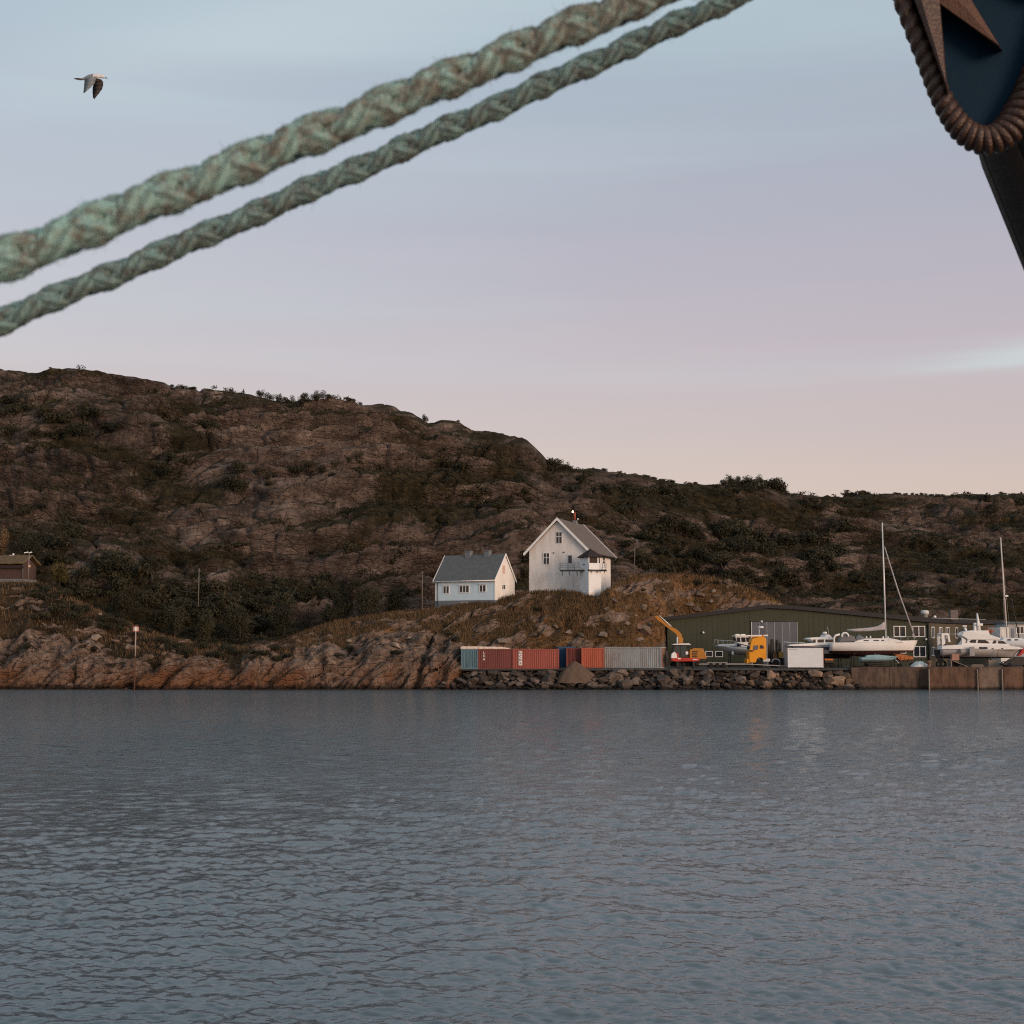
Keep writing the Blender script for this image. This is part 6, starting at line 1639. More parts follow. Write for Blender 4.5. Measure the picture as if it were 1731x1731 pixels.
# ------------------------------------------------------------------ excavator
def excavator():
    Y = 190.6; m = mpp(Y); g0 = HORIZON + (CAMZ - YZ) / m
    z = lambda py: (g0 - py) * m; X = lambda px: (px - 1160) * m
    t = empty('excavator', base_at(1160, Y)); tag(t, 'orange tracked excavator with raised boom beside the grey container', 'excavator')
    OR = paint('excavator_orange', (.40, .165, .018), .5, dirt=(.15, .065, .018), dirt_amt=.5, scale=1.5)
    for y in (-1.1, 1.1):
        tr = MB(); tr.prism([(X(1134), z(1123)), (X(1137), z(1126)), (X(1178), z(1126)), (X(1182), z(1122)), (X(1179), z(1118.5)), (X(1138), z(1118.5))], y - .28, y + .28); k = tr.build('track', RUBBER, t, .04)
        for i in range(6): MB().disc((X(1140 + i * 7.2), y - .3, z(1122.3)), .17, .06, 'y', 12).build('roller', STEELD, k)
    MB().box(X(1148), X(1172), -.9, .9, z(1119), z(1116.5)).build('slew_ring', STEELD, t)
    MB().box(X(1133.5), X(1190), -1.25, 1.25, z(1116.4), z(1113.5)).build('deck_frame', STEELD, t)
    bd = MB(); bd.prism([(X(1164), z(1113.4)), (X(1164), z(1098)), (X(1172), z(1095.5)), (X(1187), z(1096)), (X(1189), z(1103)), (X(1192), z(1109)), (X(1192), z(1113.4))], -1.25, 1.25); b = bd.build('engine_cover', OR, t, .06)
    for i in range(4): MB().box(X(1168), X(1177), -1.29, -1.24, z(1108.8 - i * 2.9), z(1110.4 - i * 2.9)).build('louvre', STEELD, b)
    MB().prism([(X(1163), z(1095.3)), (X(1163), z(1093.5)), (X(1178), z(1093)), (X(1186), z(1095.3))], -.9, .9).build('engine_hood', STEELD, t)
    cb = MB(); cb.prism([(X(1135), z(1113)), (X(1134.5), z(1104)), (X(1138), z(1090.5)), (X(1160), z(1090)), (X(1162), z(1113))], -1.2, .0); c = cb.build('cab', STEELD, t, .04)
    for pts in ([(1137, 1104), (1140, 1092.5), (1147.5, 1092.3), (1147.5, 1109)], [(1149, 1110), (1149, 1092.3), (1158.5, 1092), (1159, 1110)]):
        p = MB(); p.prism([(X(a), z(b_)) for a, b_ in pts], -1.225, -1.2); p.build('cab_window', glass('cab_glass', (.03, .045, .05)), c)
    MB().box(X(1157.5), X(1161.5), -1.24, -1.21, z(1106), z(1101)).build('notice', GEL, c)
    MB().prism([(X(1136), z(1090)), (X(1138), z(1088.3)), (X(1163), z(1087.5)), (X(1167), z(1090))], -1.25, .1).build('cab_roof', GEL, t, .03)
    bm_ = MB()
    up = [(1147.5, 1092), (1148, 1080.5), (1143, 1071.5), (1128.5, 1060.5), (1113, 1048.5), (1107.5, 1042.5)]
    lo = [(1155, 1092), (1155.5, 1080.5), (1152, 1071), (1146, 1065), (1130.5, 1056.5), (1113, 1041)]
    bm_.prism([(X(a), z(b_)) for a, b_ in lo] + [(X(a), z(b_)) for a, b_ in reversed(up)], .15, .65); bm_.build('boom', OR, t, .04)
    st = MB(); st.prism([(X(1117), z(1043)), (X(1112), z(1040)), (X(1104), z(1042)), (X(1080), z(1053.5)), (X(1079), z(1055.5)), (X(1084), z(1055)), (X(1104), z(1048)), (X(1112), z(1048))], .2, .6); st.build('stick', paint('stick_rusty', (.13, .065, .03), .7), t, .03)
    MB().tube([(X(1116), .4, z(1041)), (X(1136), .4, z(1059))], .075, 8).build('hydraulic_cylinder', ALU, t)
    for y in (.05, .72): MB().tube([(X(1145.5), y, z(1092)), (X(1146), y, z(1076.5))], .085, 8).build('hydraulic_cylinder', ALU, t)
    MB().tube([(X(1106), .4, z(1041.5)), (X(1086), .4, z(1050))], .06, 8).build('hydraulic_cylinder', STEELD, t)
    bk = MB(); bk.prism([(X(1081), z(1053)), (X(1077), z(1058)), (X(1079), z(1063)), (X(1085), z(1063)), (X(1084), z(1056))], .0, .8); bk.build('bucket', C_RUST, t, .03)
    # red and white dinghy in front
    d = empty('red_dinghy', base_at(1133, 188.8)); tag(d, 'small red dinghy with white raised bow in front of the excavator', 'dinghy')
    m2 = mpp(188.8); z2 = lambda py: (HORIZON + (CAMZ - YZ) / m2 - py) * m2; x2 = lambda px: (px - 1133) * m2
    RD = paint('dinghy_red', (.42, .035, .022), .4)
    b = MB(); b.prism([(x2(1133), z2(1116)), (x2(1136), z2(1112.5)), (x2(1150), z2(1111.5)), (x2(1179), z2(1112.5)), (x2(1182.5), z2(1115)), (x2(1180), z2(1117.5)), (x2(1140), z2(1118))], -.5, .5); b.build('hull', RD, d, .05)
    b = MB(); b.prism([(x2(1134), z2(1112.4)), (x2(1135), z2(1105)), (x2(1140), z2(1101.5)), (x2(1143), z2(1105)), (x2(1144.5), z2(1112.2))], -.4, .4); b.build('bow_cover', GEL, d, .04)
    b = MB(); b.prism([(x2(1141), z2(1102)), (x2(1146), z2(1104)), (x2(1147.5), z2(1112)), (x2(1144.6), z2(1112)), (x2(1143.2), z2(1105))], -.42, .42); b.build('bow_stripe', RD, d)
    MB().box(x2(1145), x2(1150), -.51, -.49, z2(1114), z2(1111.9)).build('white_mark', GEL, d)
    MB().box(x2(1170), x2(1178), -.515, -.49, z2(1115.2), z2(1114)).build('white_mark', GEL, d)
    for x in (1145, 1172): MB().box(x2(x) - .15, x2(x) + .15, -.45, .45, 0, z2(1117.4)).build('trestle', STEELD, d)
excavator()

# ------------------------------------------------------------------ truck and trailer
def truck():
    Y = 191.8; m = mpp(Y); g0 = HORIZON + (CAMZ - YZ) / m
    z = lambda py: (g0 - py) * m; X = lambda px: (px - 1264) * m
    t = empty('yellow_truck', base_at(1264, Y)); tag(t, 'bright yellow crane truck with high cab facing left', 'truck')
    YL = paint('truck_yellow', (.70, .29, .012), .35, dirt=(.50, .21, .02), dirt_amt=.3, scale=1)
    cb = MB(); cb.prism([(X(1264.5), z(1119.5)), (X(1264), z(1101)), (X(1267.5), z(1086)), (X(1270), z(1079.5)), (X(1280), z(1077.5)), (X(1291.5), z(1077.5)), (X(1293), z(1082)), (X(1293), z(1114.5)), (X(1288), z(1114.5)), (X(1286), z(1112.3)), (X(1281), z(1111)), (X(1277), z(1113)), (X(1275), z(1119.5))], -1.22, 1.22)
    c = cb.build('cab', YL, t, .06)
    p = MB(); p.prism([(X(1270.3), z(1099.6)), (X(1271.3), z(1091.2)), (X(1279.3), z(1090.6)), (X(1279.3), z(1097.6))], -1.245, -1.21); p.build('door_window', glass('truck_glass', (.10, .105, .11)), c)
    p = MB(); p.prism([(X(1282), z(1096.4)), (X(1282), z(1091)), (X(1286), z(1090.2)), (X(1289), z(1093.5)), (X(1288.5), z(1096.2))], -1.245, -1.21); p.build('rear_window', GLASS, c)
    p = MB(); p.add([(X(1264) - .02, -1.05, z(1100.5)), (X(1264) - .02, 1.05, z(1100.5)), (X(1267.4) - .02, 1.05, z(1087)), (X(1267.4) - .02, -1.05, z(1087))], [(0, 1, 2, 3)]); p.build('windscreen', GLASS, c)
    MB().prism([(X(1265), z(1101.5)), (X(1265.5), z(1098.5)), (X(1272), z(1099.5)), (X(1269), z(1101.3))], -1.42, -1.23).build('mirror', STEELD, c)
    for zz in (1105, 1108): MB().box(X(1276.5), X(1290), -1.232, -1.215, z(zz + .4), z(zz)).build('door_crease', YL, c)
    MB().box(X(1268), X(1289), -1.1, 1.1, z(1077.4), z(1075.8)).build('roof_deflector', YL, t, .05)
    MB().lathe([(.12, 0), (.14, .16), (.04, .24)], (X(1288.5), -.8, z(1076)), 10).build('beacon_lamp', paint('amber_lens', (.55, .22, .03), .3), t)
    MB().box(X(1260.5), X(1265), -1.1, 1.1, z(1120.5), z(1113.5)).build('bumper', YL, t, .04)
    MB().box(X(1277), X(1324), -.45, .45, z(1118), z(1114.5)).build('chassis', STEELD, t)
    for px in (1281.8, 1308.5):
        for y in (-1.05, 1.05): wheel(t, X(px), y, .52, .32)
    for y in (-1.05,): 
        mg = MB(); mg.tube([(X(1308.5 + 7.2 * math.cos(a)), y - .1, .52 + .62 * math.sin(a)) for a in np.linspace(.2, 2.9, 9)], .05, 6); mg.build('mudguard', ALU, t)
    MB().box(X(1287.5), X(1299), -1.15, -.4, z(1118), z(1113)).build('fuel_tank', ALU, t, .05)
    # folded loader crane: dark upright booms
    for a, b_, top, w in ((1298.5, 1301.5, 1088, .3), (1302.5, 1308, 1080, .45), (1311, 1316.5, 1081, .45), (1317, 1319.8, 1086, .3)):
        q = MB(); q.prism([(X(a), z(1114)), (X(a + .6), z(top + 5)), (X(a + 1.5), z(top)), (X(b_ - 1), z(top + .5)), (X(b_), z(top + 8)), (X(b_ - .5), z(1105)), (X(b_ - 1.5), z(1114))], -w, w); q.build('crane_boom', STEELD, t, .03)
    for px in (1300, 1309, 1312): MB().tube([(X(px), -.55, z(1113)), (X(px + 1.5), -.55, z(1086))], .05, 6).build('hydraulic_hose', STEELD, t)
    MB().prism([(X(1305), z(1114)), (X(1306), z(1104)), (X(1309.5), z(1098)), (X(1311.5), z(1105)), (X(1313), z(1114))], -.6, -.46).build('crane_base', paint('crane_brown', (.10, .05, .02), .6), t)
    MB().box(X(1314.5), X(1322), -.9, .9, z(1111.5), z(1101.5)).build('tool_locker', paint('locker_ochre', (.27, .15, .025), .5), t, .04)
    MB().box(X(1321), X(1323.5), -1.0, 1.0, z(1124), z(1112)).build('rear_leg', STEELD, t)
    # flat trailer in front
    Y2 = 189.3; m2 = mpp(Y2); z2 = lambda py: (HORIZON + (CAMZ - YZ) / m2 - py) * m2; x2 = lambda px: (px - 1255) * m2
    k = empty('boat_trailer', base_at(1255, Y2)); tag(k, 'long empty galvanised boat trailer with three small wheels in front of the truck', 'trailer')
    GA = paint('galvanised_steel', (.33, .32, .31), .5, .3, dirt_amt=.5)
    MB().box(x2(1180), x2(1262), -1.0, -.88, z2(1122.8), z2(1121.4)).build('side_rail', GA, k)
    MB().box(x2(1180), x2(1262), .88, 1.0, z2(1122.8), z2(1121.4)).build('side_rail', GA, k)
    MB().prism([(x2(1262), z2(1122.8)), (x2(1318), z2(1125.6)), (x2(1318), z2(1124.4)), (x2(1262), z2(1121.4))], -.12, .12).build('drawbar', GA, k)
    for px in range(1184, 1262, 11): MB().box(x2(px), x2(px + 1.2), -.879, .879, z2(1122.6), z2(1121.6)).build('cross_bar', GA, k)
    for px in (1200.5, 1211, 1221.3):
        for y in (-1.02, 1.02): wheel(k, x2(px), y, .30, .2)
    MB().box(x2(1194), x2(1228), -1.14, -1.01, z2(1119.8), z2(1119)).build('mudguard', GA, k)
    MB().disc((x2(1317), 0, z2(1125)), .12, .1, 'y', 10).build('coupling', STEELD, k)
truck()
# ================================================================== FOREGROUND ROPES
def rope_mat(name, teal, brown, dirt_bias):
    m, n, l, b = new_mat(name)
    u, v, s = nd_attr(n, 'ang'), nd_attr(n, 'len'), nd_attr(n, 'along')
    pos = nd_pos(n)
    f1 = nd_noise(n, l, pos, 34, 5, 0.65); f2 = nd_noise(n, l, pos, 190, 4, 0.7)
    lay = nd_math(n, l, 'SINE', nd_math(n, l, 'ADD', nd_math(n, l, 'MULTIPLY', u, 5.0), nd_math(n, l, 'MULTIPLY', v, 330.0)))
    fib = nd_math(n, l, 'SINE', nd_math(n, l, 'ADD', nd_math(n, l, 'MULTIPLY', u, 23.0), nd_math(n, l, 'MULTIPLY', v, 700.0)))
    k = nd_math(n, l, 'ADD', f1, nd_math(n, l, 'MULTIPLY_ADD', s, dirt_bias, -0.09 if dirt_bias > .2 else 0.0))
    k = nd_math(n, l, 'ADD', k, nd_math(n, l, 'MULTIPLY_ADD', f2, 0.5, -0.25))
    col = nd_ramp(n, l, k, [(0.40, teal), (0.54, tuple(a * .55 + c * .45 for a, c in zip(teal, brown))), (0.66, brown), (0.86, tuple(c * .42 for c in brown))])
    col = nd_mix(n, l, nd_math(n, l, 'MULTIPLY_ADD', fib, .10, .12), col, tuple(c * 1.5 for c in teal))
    l.new(col, b.inputs['Base Color']); b.inputs['Roughness'].default_value = .95; set_spec(b, .1)
    h = nd_math(n, l, 'ADD', nd_math(n, l, 'MULTIPLY', lay, .35), nd_math(n, l, 'ADD', nd_math(n, l, 'MULTIPLY', fib, .10), f2))
    nd_bump(n, l, b, h, .9, .004)
    return m
def rope(name, pts, depth, diam, pitch, label, mat, seed, fuzz, furry):
    """eight-strand plaited rope along a measured centre line"""
    g = np.random.default_rng(seed)
    C = np.array([at(x, y, d) for (x, y), d in zip(pts, depth)])
    seg = np.r_[0, np.cumsum(np.linalg.norm(np.diff(C, axis=0), axis=1))]
    Ltot = seg[-1]; N = int(Ltot / .0056); s = np.linspace(0, Ltot, N)
    co = [np.polyfit(seg, C[:, k], 3) for k in range(3)]
    Pc = np.stack([np.polyval(c, s) for c in co], 1)
    T = np.gradient(Pc, axis=0); T /= np.linalg.norm(T, axis=1, keepdims=True)
    A = np.cross(T, [0, 1, 0]); A /= np.linalg.norm(A, axis=1, keepdims=True); B = np.cross(T, A)
    Pc = Pc + A * (.0016 * np.sin(s * 21 + seed))[:, None]
    root = empty(name, Pc[0]); tag(root, label, 'rope')
    o0 = Pc[0]
    R0 = diam / 2; r0 = R0 * .50; sr = R0 * .43; am = R0 * .15
    w = 2 * np.pi / pitch
    surf = []
    ns = 10
    for d in (1, -1):
        for pr in (0, 1):
            for hh in (-1, 1):
                ph = pr * np.pi + hh * .40 + (.0 if d > 0 else .25)
                wob = .12 * perlin(s * 9 + 50 * pr, np.full_like(s, 3.3 + hh + d), seed)
                th = d * w * s + ph + wob
                rr = r0 + d * am * np.cos(2 * w * s + .3) + R0 * .06 * perlin(s * 14, np.full_like(s, 9.1 + hh + 2 * pr + 4 * d), seed + 3)
                S_ = Pc + (A * np.cos(th)[:, None] + B * np.sin(th)[:, None]) * rr[:, None]
                T2 = np.gradient(S_, axis=0); T2 /= np.linalg.norm(T2, axis=1, keepdims=True)
                rad = A * np.cos(th)[:, None] + B * np.sin(th)[:, None]
                a2 = rad - T2 * np.sum(rad * T2, 1, keepdims=True); a2 /= np.linalg.norm(a2, axis=1, keepdims=True); b2 = np.cross(T2, a2)
                ang = np.linspace(0, 2 * np.pi, ns, endpoint=False)
                srv = sr * (1 + .10 * perlin(s * 30, np.full_like(s, hh + 5. * d + 11 * pr), seed + 7))
                ripple = 1 + .07 * np.sin(5 * ang[None, :] + 330 * s[:, None]) + .05 * perlin(np.repeat(s[:, None], ns, 1) * 160, np.repeat(ang[None, :], N, 0) * 1.3, seed + 9)
                V = S_[:, None, :] + (a2[:, None, :] * np.cos(ang)[None, :, None] * .85 + b2[:, None, :] * np.sin(ang)[None, :, None] * 1.12) * (srv[:, None] * ripple)[..., None]
                i = np.arange(N - 1)[:, None] * ns; j = np.arange(ns)[None, :]
                f = np.stack([i + j, i + (j + 1) % ns, i + ns + (j + 1) % ns, i + ns + j], -1).reshape(-1, 4)
                o = np_obj('strand', V.reshape(-1, 3) - o0, f, mat, root, True)
                attr(o.data, 'ang', np.repeat(ang[None, :], N, 0)); attr(o.data, 'len', np.repeat(s[:, None], ns, 1)); attr(o.data, 'along', np.repeat((s / Ltot)[:, None], ns, 1))
                surf.append((V, S_))
    # loose fibres
    nf = fuzz
    vs = []; al = []
    for k in range(8):
        V, S_ = surf[k]
        ii = g.integers(2, N - 2, nf // 8); jj = g.integers(0, ns, nf // 8)
        p = V[ii, jj]; nrm = p - Pc[ii]; nrm /= np.linalg.norm(nrm, axis=1, keepdims=True)
        keep = np.sum((p - Pc[ii]) ** 2, 1) > (R0 * .72) ** 2
        p, nrm, ii = p[keep], nrm[keep], ii[keep]; q = len(p)
        ln = g.gamma(1.6, .0022, (q, 1)) * (1 + furry * (ii / N)[:, None] * 1.2) + .002
        d = nrm * g.uniform(.2, 1.0, (q, 1)) + T[ii] * g.normal(0, .9, (q, 1)) + g.normal(0, .35, (q, 3)); d /= np.linalg.norm(d, axis=1, keepdims=True)
        sd = np.cross(d, g.normal(size=(q, 3))); sd /= np.linalg.norm(sd, axis=1, keepdims=True)
        wv = g.uniform(.0003, .0006, (q, 1))
        mid = p + d * ln * .55; tip = p + d * ln + g.normal(0, .25, (q, 3)) * ln
        vs.append(np.stack([p - sd * wv - nrm * .001, p + sd * wv - nrm * .001, mid + sd * wv * .7, tip, mid - sd * wv * .7], 1)); al.append(np.repeat((ii / N)[:, None], 5, 1))
    V = np.concatenate(vs).reshape(-1, 5, 3); q = len(V); b = np.arange(q) * 5
    f = np.concatenate([np.stack([b, b + 1, b + 2, b + 4], 1), np.stack([b + 4, b + 2, b + 3, b + 3], 1)])
    f3 = np.concatenate([np.stack([b, b + 1, b + 2], 1), np.stack([b, b + 2, b + 4], 1), np.stack([b + 4, b + 2, b + 3], 1)])
    o = np_obj('loose_fibres', V.reshape(-1, 3) - o0, f3, mat, root)
    o['kind'] = 'stuff'
    attr(o.data, 'ang', np.zeros(q * 5)); attr(o.data, 'len', np.zeros(q * 5)); attr(o.data, 'along', np.concatenate(al).ravel())
RM1 = rope_mat('faded_rope_thick', (.25, .43, .41), (.165, .135, .115), .46)
RM2 = rope_mat('faded_rope_thin', (.235, .375, .358), (.15, .138, .126), .05)
rope('thick_mooring_rope', [(-1000, 836), (-320, 566), (0, 441), (350, 303), (600, 204), (800, 117), (960, 49), (1130, -22), (1500, -178), (2300, -514)], [1.92, 2.20, 2.34, 2.46, 2.56, 2.65, 2.73, 2.8, 2.98, 3.37], .078, .30,
     'thicker frayed green brown mooring rope crossing the sky, upper of two', RM1, 3, 40000, 1.8)
rope('thin_mooring_rope', [(-1000, 941), (-320, 666), (0, 537), (200, 459), (400, 374), (600, 292), (800, 205), (1000, 113), (1200, 13), (1560, -168), (2300, -535)], [2.76, 2.92, 3.0, 3.04, 3.08, 3.12, 3.16, 3.2, 3.24, 3.3, 3.46], .061, .24,
     'thinner plaited grey green mooring rope below the thick one', RM2, 5, 24000, .6)

# ================================================================== SHIP BOW
def ship():
    Y0 = 6.3; m = mpp(Y0)
    b = at(1700, 300, Y0); t = empty('ship_bow', (b.x, Y0, 0.0))
    tag(t, 'dark wooden ship bow with carved blue shield at the top right', 'ship')
    o = Vector(t.location)
    def L(px, py, dy=0.0):
        p = at(px, py, Y0 + dy); return Vector((p.x - o.x, p.y - o.y, p.z - o.z))
    BRZ = paint('carved_brown', (.062, .032, .022), .42, dirt=(.024, .012, .009), dirt_amt=.8, scale=7, spec=.4, bump=.35)  # carving, shield and hull colours lowered to stand in for the ship's shade
    STARM = paint('star_bronze', (.105, .050, .031), .5, dirt=(.04, .02, .014), dirt_amt=.75, scale=9, spec=.3, bump=.3)
    BLU = paint('shield_blue', (.003, .020, .042), .6, dirt=(.006, .020, .034), dirt_amt=.5, scale=5, spec=.08, bump=.08)
    BLK = paint('hull_black', (.010, .009, .009), .55, dirt=(.022, .020, .020), dirt_amt=.6, scale=3, spec=.25, bump=.2)
    # hull: stem line in profile, sides running back to the right
    stem = [(1560, -420), (1585, -150), (1622, 120), (1660, 262), (1700, 360), (1731, 437), (1790, 590), (1870, 800), (1960, 1010), (2040, 1200), (2290, 1900), (2520, 2700), (2680, 3500)]
    h = MB(); rings = []
    for px, py in stem:
        p = L(px, py, .9); p.y -= .9; ring = []
        zt = (p.z) / 9.0
        for k in range(-9, 10):
            u = abs(k) / 9; run = 9.5 * u ** 1.35
            half = 2.3 * (1 - (1 - u) ** 2.0) * (0.45 + .55 * min(1.0, max(.05, zt)))
            ring.append((p.x + run, p.y + (half + .02 * (k != 0)) * (1 if k > 0 else -1) + .9, p.z))
        rings.append(ring)
    h.loft(rings, 0, True, False, False); h.build('hull', BLK, t)
    st = MB(); st.tube([tuple(L(a, b_, .92) + Vector((.17, 0, 0))) for a, b_ in stem], .17, 10); st.build('stem_post', BLK, t)
    # shield panel
    edge = [(1490, -120), (1522, -30), (1546, 40), (1572, 105), (1595, 165), (1622, 208), (1660, 228), (1694, 215), (1722, 180), (1748, 130), (1772, 60), (1792, -20), (1808, -120)]
    sh = MB(); ring0, ring1 = [tuple(L(a, c, .0)) for a, c in edge], [tuple(L(a, c, .12)) for a, c in edge]
    sh.loft([ring0, ring1], 0, False, True, True); sh.build('shield_panel', BLU, t)
    back = MB(); back.loft([[tuple(L(a, c, .12)) for a, c in edge], [tuple(L(1640 + (a - 1640) * .9 + 25, c * .95, .9)) for a, c in edge]], 0, False, True, True); back.build('shield_backing', BLK, t)
    # carved rope moulding, three twisted strands round the rim
    path = [(1480, -120), (1504, -50), (1524, 0), (1543, 48), (1567, 104), (1582, 145), (1597, 178), (1616, 209), (1640, 234), (1668, 243), (1700, 228), (1730, 188), (1755, 138), (1778, 75), (1800, 0), (1815, -60), (1825, -120)]
    C = np.array([L(a, c, -.035) for a, c in path]); sg = np.r_[0, np.cumsum(np.linalg.norm(np.diff(C, axis=0), axis=1))]
    n = 1100; s = np.linspace(0, sg[-1], n)
    # smooth curve through the points
    def smooth(y):
        from_ = np.interp(s, sg, y); k = np.ones(81) / 81; e = np.pad(from_, 40, mode='edge'); return np.convolve(e, k, 'valid')
    Pc = np.stack([smooth(C[:, k]) for k in range(3)], 1)
    T = np.gradient(Pc, axis=0); T /= np.linalg.norm(T, axis=1, keepdims=True)
    A = np.cross(T, [0, 1, 0]); A /= np.linalg.norm(A, axis=1, keepdims=True); B = np.cross(T, A)
    Rm = np.interp(s / sg[-1], [0, .2, .38, .5, .6, .75, 1], [.040, .042, .052, .068, .085, .095, .095])
    gap = np.interp(s / sg[-1], [0, .2, .33, .45, .55, .7, 1], [.078, .072, .050, .036, .040, .062, .07])
    tw = 2 * np.pi * np.cumsum(np.gradient(s) / (2 * gap)); sr_ = np.minimum(gap * .56, Rm * .60); rad_ = Rm - sr_
    for q in range(2):
        th = tw + q * np.pi
        S_ = Pc + (A * np.cos(th)[:, None] + B * np.sin(th)[:, None]) * rad_[:, None]
        T2 = np.gradient(S_, axis=0); T2 /= np.linalg.norm(T2, axis=1, keepdims=True)
        r_ = A * np.cos(th)[:, None] + B * np.sin(th)[:, None]; b2 = np.cross(T2, r_); ang = np.linspace(0, 2 * np.pi, 10, endpoint=False)
        V = S_[:, None, :] + (r_[:, None, :] * np.cos(ang)[None, :, None] + b2[:, None, :] * np.sin(ang)[None, :, None]) * sr_[:, None, None]
        i = np.arange(n - 1)[:, None] * 10; j = np.arange(10)[None, :]
        f = np.stack([i + j, i + (j + 1) % 10, i + 10 + (j + 1) % 10, i + 10 + j], -1).reshape(-1, 4)
        np_obj('rope_moulding', V.reshape(-1, 3), f, BRZ, t, True)
    cr2 = MB(); cr2.tube([tuple(p) for p in Pc[::12]], [float(x * .80) for x in Rm[::12]], 14); cr2.build('moulding_core', BRZ, t)
    # star with raised rays
    def ray(pts, ridge, y0, mat, name='star_ray'):
        r = MB(); n_ = len(pts)
        r.add([tuple(L(a, c, y0)) for a, c in pts] + [tuple(L(a, c, -.002)) for a, c in pts] + [tuple(L(a, c, y0 - .03)) for a, c in ridge],
              [(i, (i + 1) % n_, (i + 1) % n_ + n_, i + n_) for i in range(n_)] + [(0, 1, 2 * n_ + 1, 2 * n_), (1, 2, 2 * n_ + 1), (2, 0, 2 * n_, 2 * n_ + 1)] )
        r.build(name, mat, t)
    # a ray: base left, tip, base right
    ray([(1524, -60), (1603, 160), (1583, -60)], [(1540, -60), (1599, 140)], -.10, BRZ)
    ray([(1508, -52), (1695, 86), (1606, -58)], [(1570, -56), (1688, 76)], -.085, STARM)
    ray([(1640, -60), (1780, -10), (1690, -90)], [(1660, -70), (1770, -14)], -.075, STARM)
    MB().prism([(L(1560, -40).x, L(1560, -40).z), (L(1660, -45).x, L(1660, -45).z), (L(1700, -95).x, L(1700, -95).z), (L(1650, -160).x, L(1650, -160).z), (L(1560, -150).x, L(1560, -150).z)], -.10, -.0).build('star_centre', STARM, t)
ship()

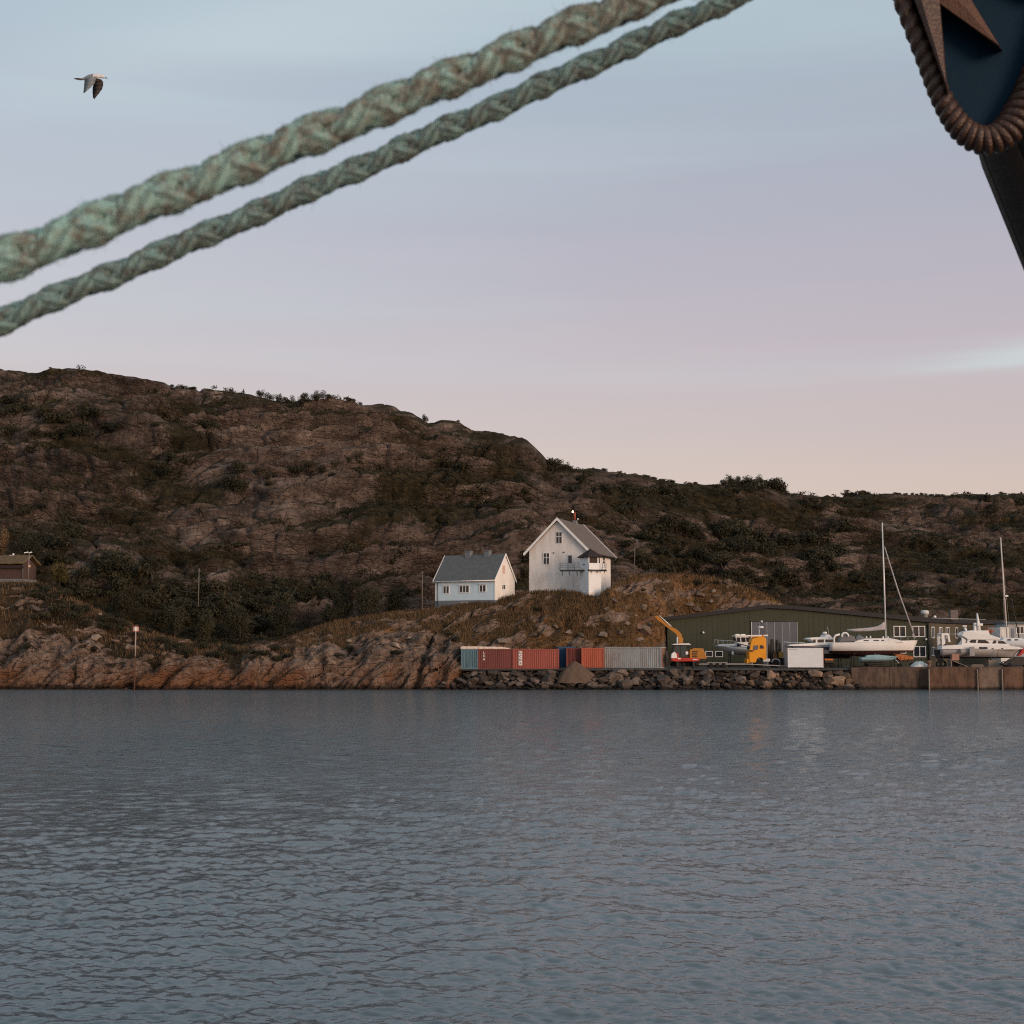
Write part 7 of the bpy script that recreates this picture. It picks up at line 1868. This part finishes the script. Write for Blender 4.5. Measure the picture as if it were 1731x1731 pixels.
# ================================================================== GULL
def gull():
    Y = 18.5; m = mpp(Y); b = at(152, 146, Y)
    t = empty('flying_gull', b); tag(t, 'grey and white gull flying right with wings beating down', 'bird')
    WHT = paint('gull_white', (.62, .62, .63), .8); GRY = paint('gull_grey', (.19, .215, .23), .8); DRK = paint('gull_dark', (.016, .018, .022), .8); UND = paint('gull_shade', (.055, .048, .05), .85)
    class Gm(MB):
        def add(s, vs, fs, mi=0, smooth=False):     # outline points are read at their own depth
            out = []
            for x, y, z in vs:
                p = at(152 + x / m, 146 - z / m, Y + y) - b; out.append(tuple(p))
            return MB.add(s, out, fs, mi, smooth)
    X = lambda px: (px - 152) * m; Z = lambda py: (146 - py) * m
    mb = Gm()
    # body from tail root to bill
    st = [(138, 134, 1.4), (142, 133.0, 2.6), (149, 131.0, 4.4), (157, 129.5, 5.2), (164, 128.8, 4.6), (169, 128.6, 3.4), (172, 128.8, 3.4), (175.3, 130.0, 2.6), (177, 131.2, 1.2)]
    rings = [[(X(x), r * .8 * m * math.sin(a), Z(z) + r * m * math.cos(a)) for a in np.linspace(0, 2 * math.pi, 12, endpoint=False)] for x, z, r in st]
    for i in range(len(rings) - 1):
        mi = 1 if i < 3 else 0
        mb.loft([rings[i], rings[i + 1]], mi, True, True, i in (0, len(rings) - 2))
    bill = [[(X(x), r * m * .6 * math.sin(a), Z(z) + r * m * math.cos(a)) for a in np.linspace(0, 2 * math.pi, 8, endpoint=False)] for x, z, r in ((176, 130.6, 1.3), (179, 131.6, .8), (182.4, 133.2, .2))]
    mb.loft(bill, 2)
    tail = [[(X(139), -.03, Z(132.5)), (X(139), .03, Z(132.5)), (X(139), .03, Z(136)), (X(139), -.03, Z(136))], [(X(131), -.06, Z(131.5)), (X(131), .06, Z(131.5)), (X(131), .06, Z(135.2)), (X(131), -.06, Z(135.2))], [(X(125), -.05, Z(132.2)), (X(125), .05, Z(132.2)), (X(125), .05, Z(133.2)), (X(125), -.05, Z(133.2))]]
    mb.loft(tail, 3)
    def wing(root, tip, side, mi, mt):
        # root/tip: outline chords, from shoulder to tip: (lead, trail, y offset)
        rg = []
        for (lx, lz, tx, tz, y) in root:
            rg.append([(X(lx), y, Z(lz)), (X((lx + tx) / 2), y - .012, Z((lz + tz) / 2) + .008), (X(tx), y, Z(tz)), (X((lx + tx) / 2), y + .010, Z((lz + tz) / 2) - .004)])
        for i in range(len(rg) - 1): mb.loft([rg[i], rg[i + 1]], mt if i == len(rg) - 2 else mi, True, True, True)
    wing([(164, 129, 143, 133, -.03), (162, 135, 142.5, 140, -.10), (159, 142, 142, 146, -.17), (153.5, 148, 141.5, 151.5, -.22), (147.5, 153, 141, 155.5, -.25), (142, 157.5, 141, 156.6, -.27)], None, -1, 1, 2)
    wing([(171, 134, 160, 134, .02), (174.5, 138.5, 158, 142, .08), (174.5, 144, 156.5, 149, .14), (172.5, 151, 156.3, 155.5, .18), (167, 158.5, 156.8, 161, .20), (162, 164.5, 157.2, 164.5, .22), (160, 167, 158.2, 167, .23)], None, 1, 3, 2)
    o = mb.build('bird_body', [WHT, GRY, DRK, UND], t)
gull()

# ================================================================== PERSON ON THE RIDGE
def person():
    p = hill_at_pixel(HILL, 411, 669, 1.02)
    h = 12 * mpp(p.y)
    t = empty('person', (p.x, p.y + .1, p.z - .05)); tag(t, 'tiny person in dark clothes standing upright on the skyline', 'person')
    k = h / 1.78
    joints = [((0, 0, .95), .135), ((0, 0, 1.18), .145), ((0, 0, 1.42), .15), ((0, 0, 1.54), .06), ((0, -.02, 1.68), .105), ((.09, 0, .90), .10), ((.10, 0, .50), .07), ((.11, .03, .08), .05), ((.11, -.12, .03), .045), ((-.09, 0, .90), .10), ((-.10, 0, .50), .07), ((-.11, .03, .08), .05), ((-.11, -.12, .03), .045),
              ((.20, 0, 1.40), .06), ((.25, .02, 1.12), .048), ((.24, -.06, .86), .04), ((.24, -.08, .74), .035), ((-.20, 0, 1.40), .06), ((-.25, .02, 1.12), .048), ((-.24, -.06, .86), .04), ((-.24, -.08, .74), .035)]
    ed = [(0, 1), (1, 2), (2, 3), (3, 4), (0, 5), (5, 6), (6, 7), (7, 8), (0, 9), (9, 10), (10, 11), (11, 12), (2, 13), (13, 14), (14, 15), (15, 16), (2, 17), (17, 18), (18, 19), (19, 20)]
    me = bpy.data.meshes.new('body'); me.from_pydata([tuple(c * k for c in j[0]) for j in joints], ed, [])
    me.materials.append(paint('dark_clothes', (.03, .027, .03), .9))
    o = link(bpy.data.objects.new('body', me), t); o.rotation_euler = (0, 0, R(62))
    md = o.modifiers.new('skin', 'SKIN'); sv = me.skin_vertices[0].data
    for i, j in enumerate(joints): sv[i].radius = (j[1] * k, j[1] * k)
    sv[0].use_root = True
    ss = o.modifiers.new('sub', 'SUBSURF'); ss.levels = 1; ss.render_levels = 2
    MB().lathe([(.03, 0), (.10, .03), (.115, .10), (.09, .17), (.03, .2)], (0, -.01, 1.62 * k), 10).build('hair', paint('dark_hair', (.02, .016, .014), .8), t)
person()
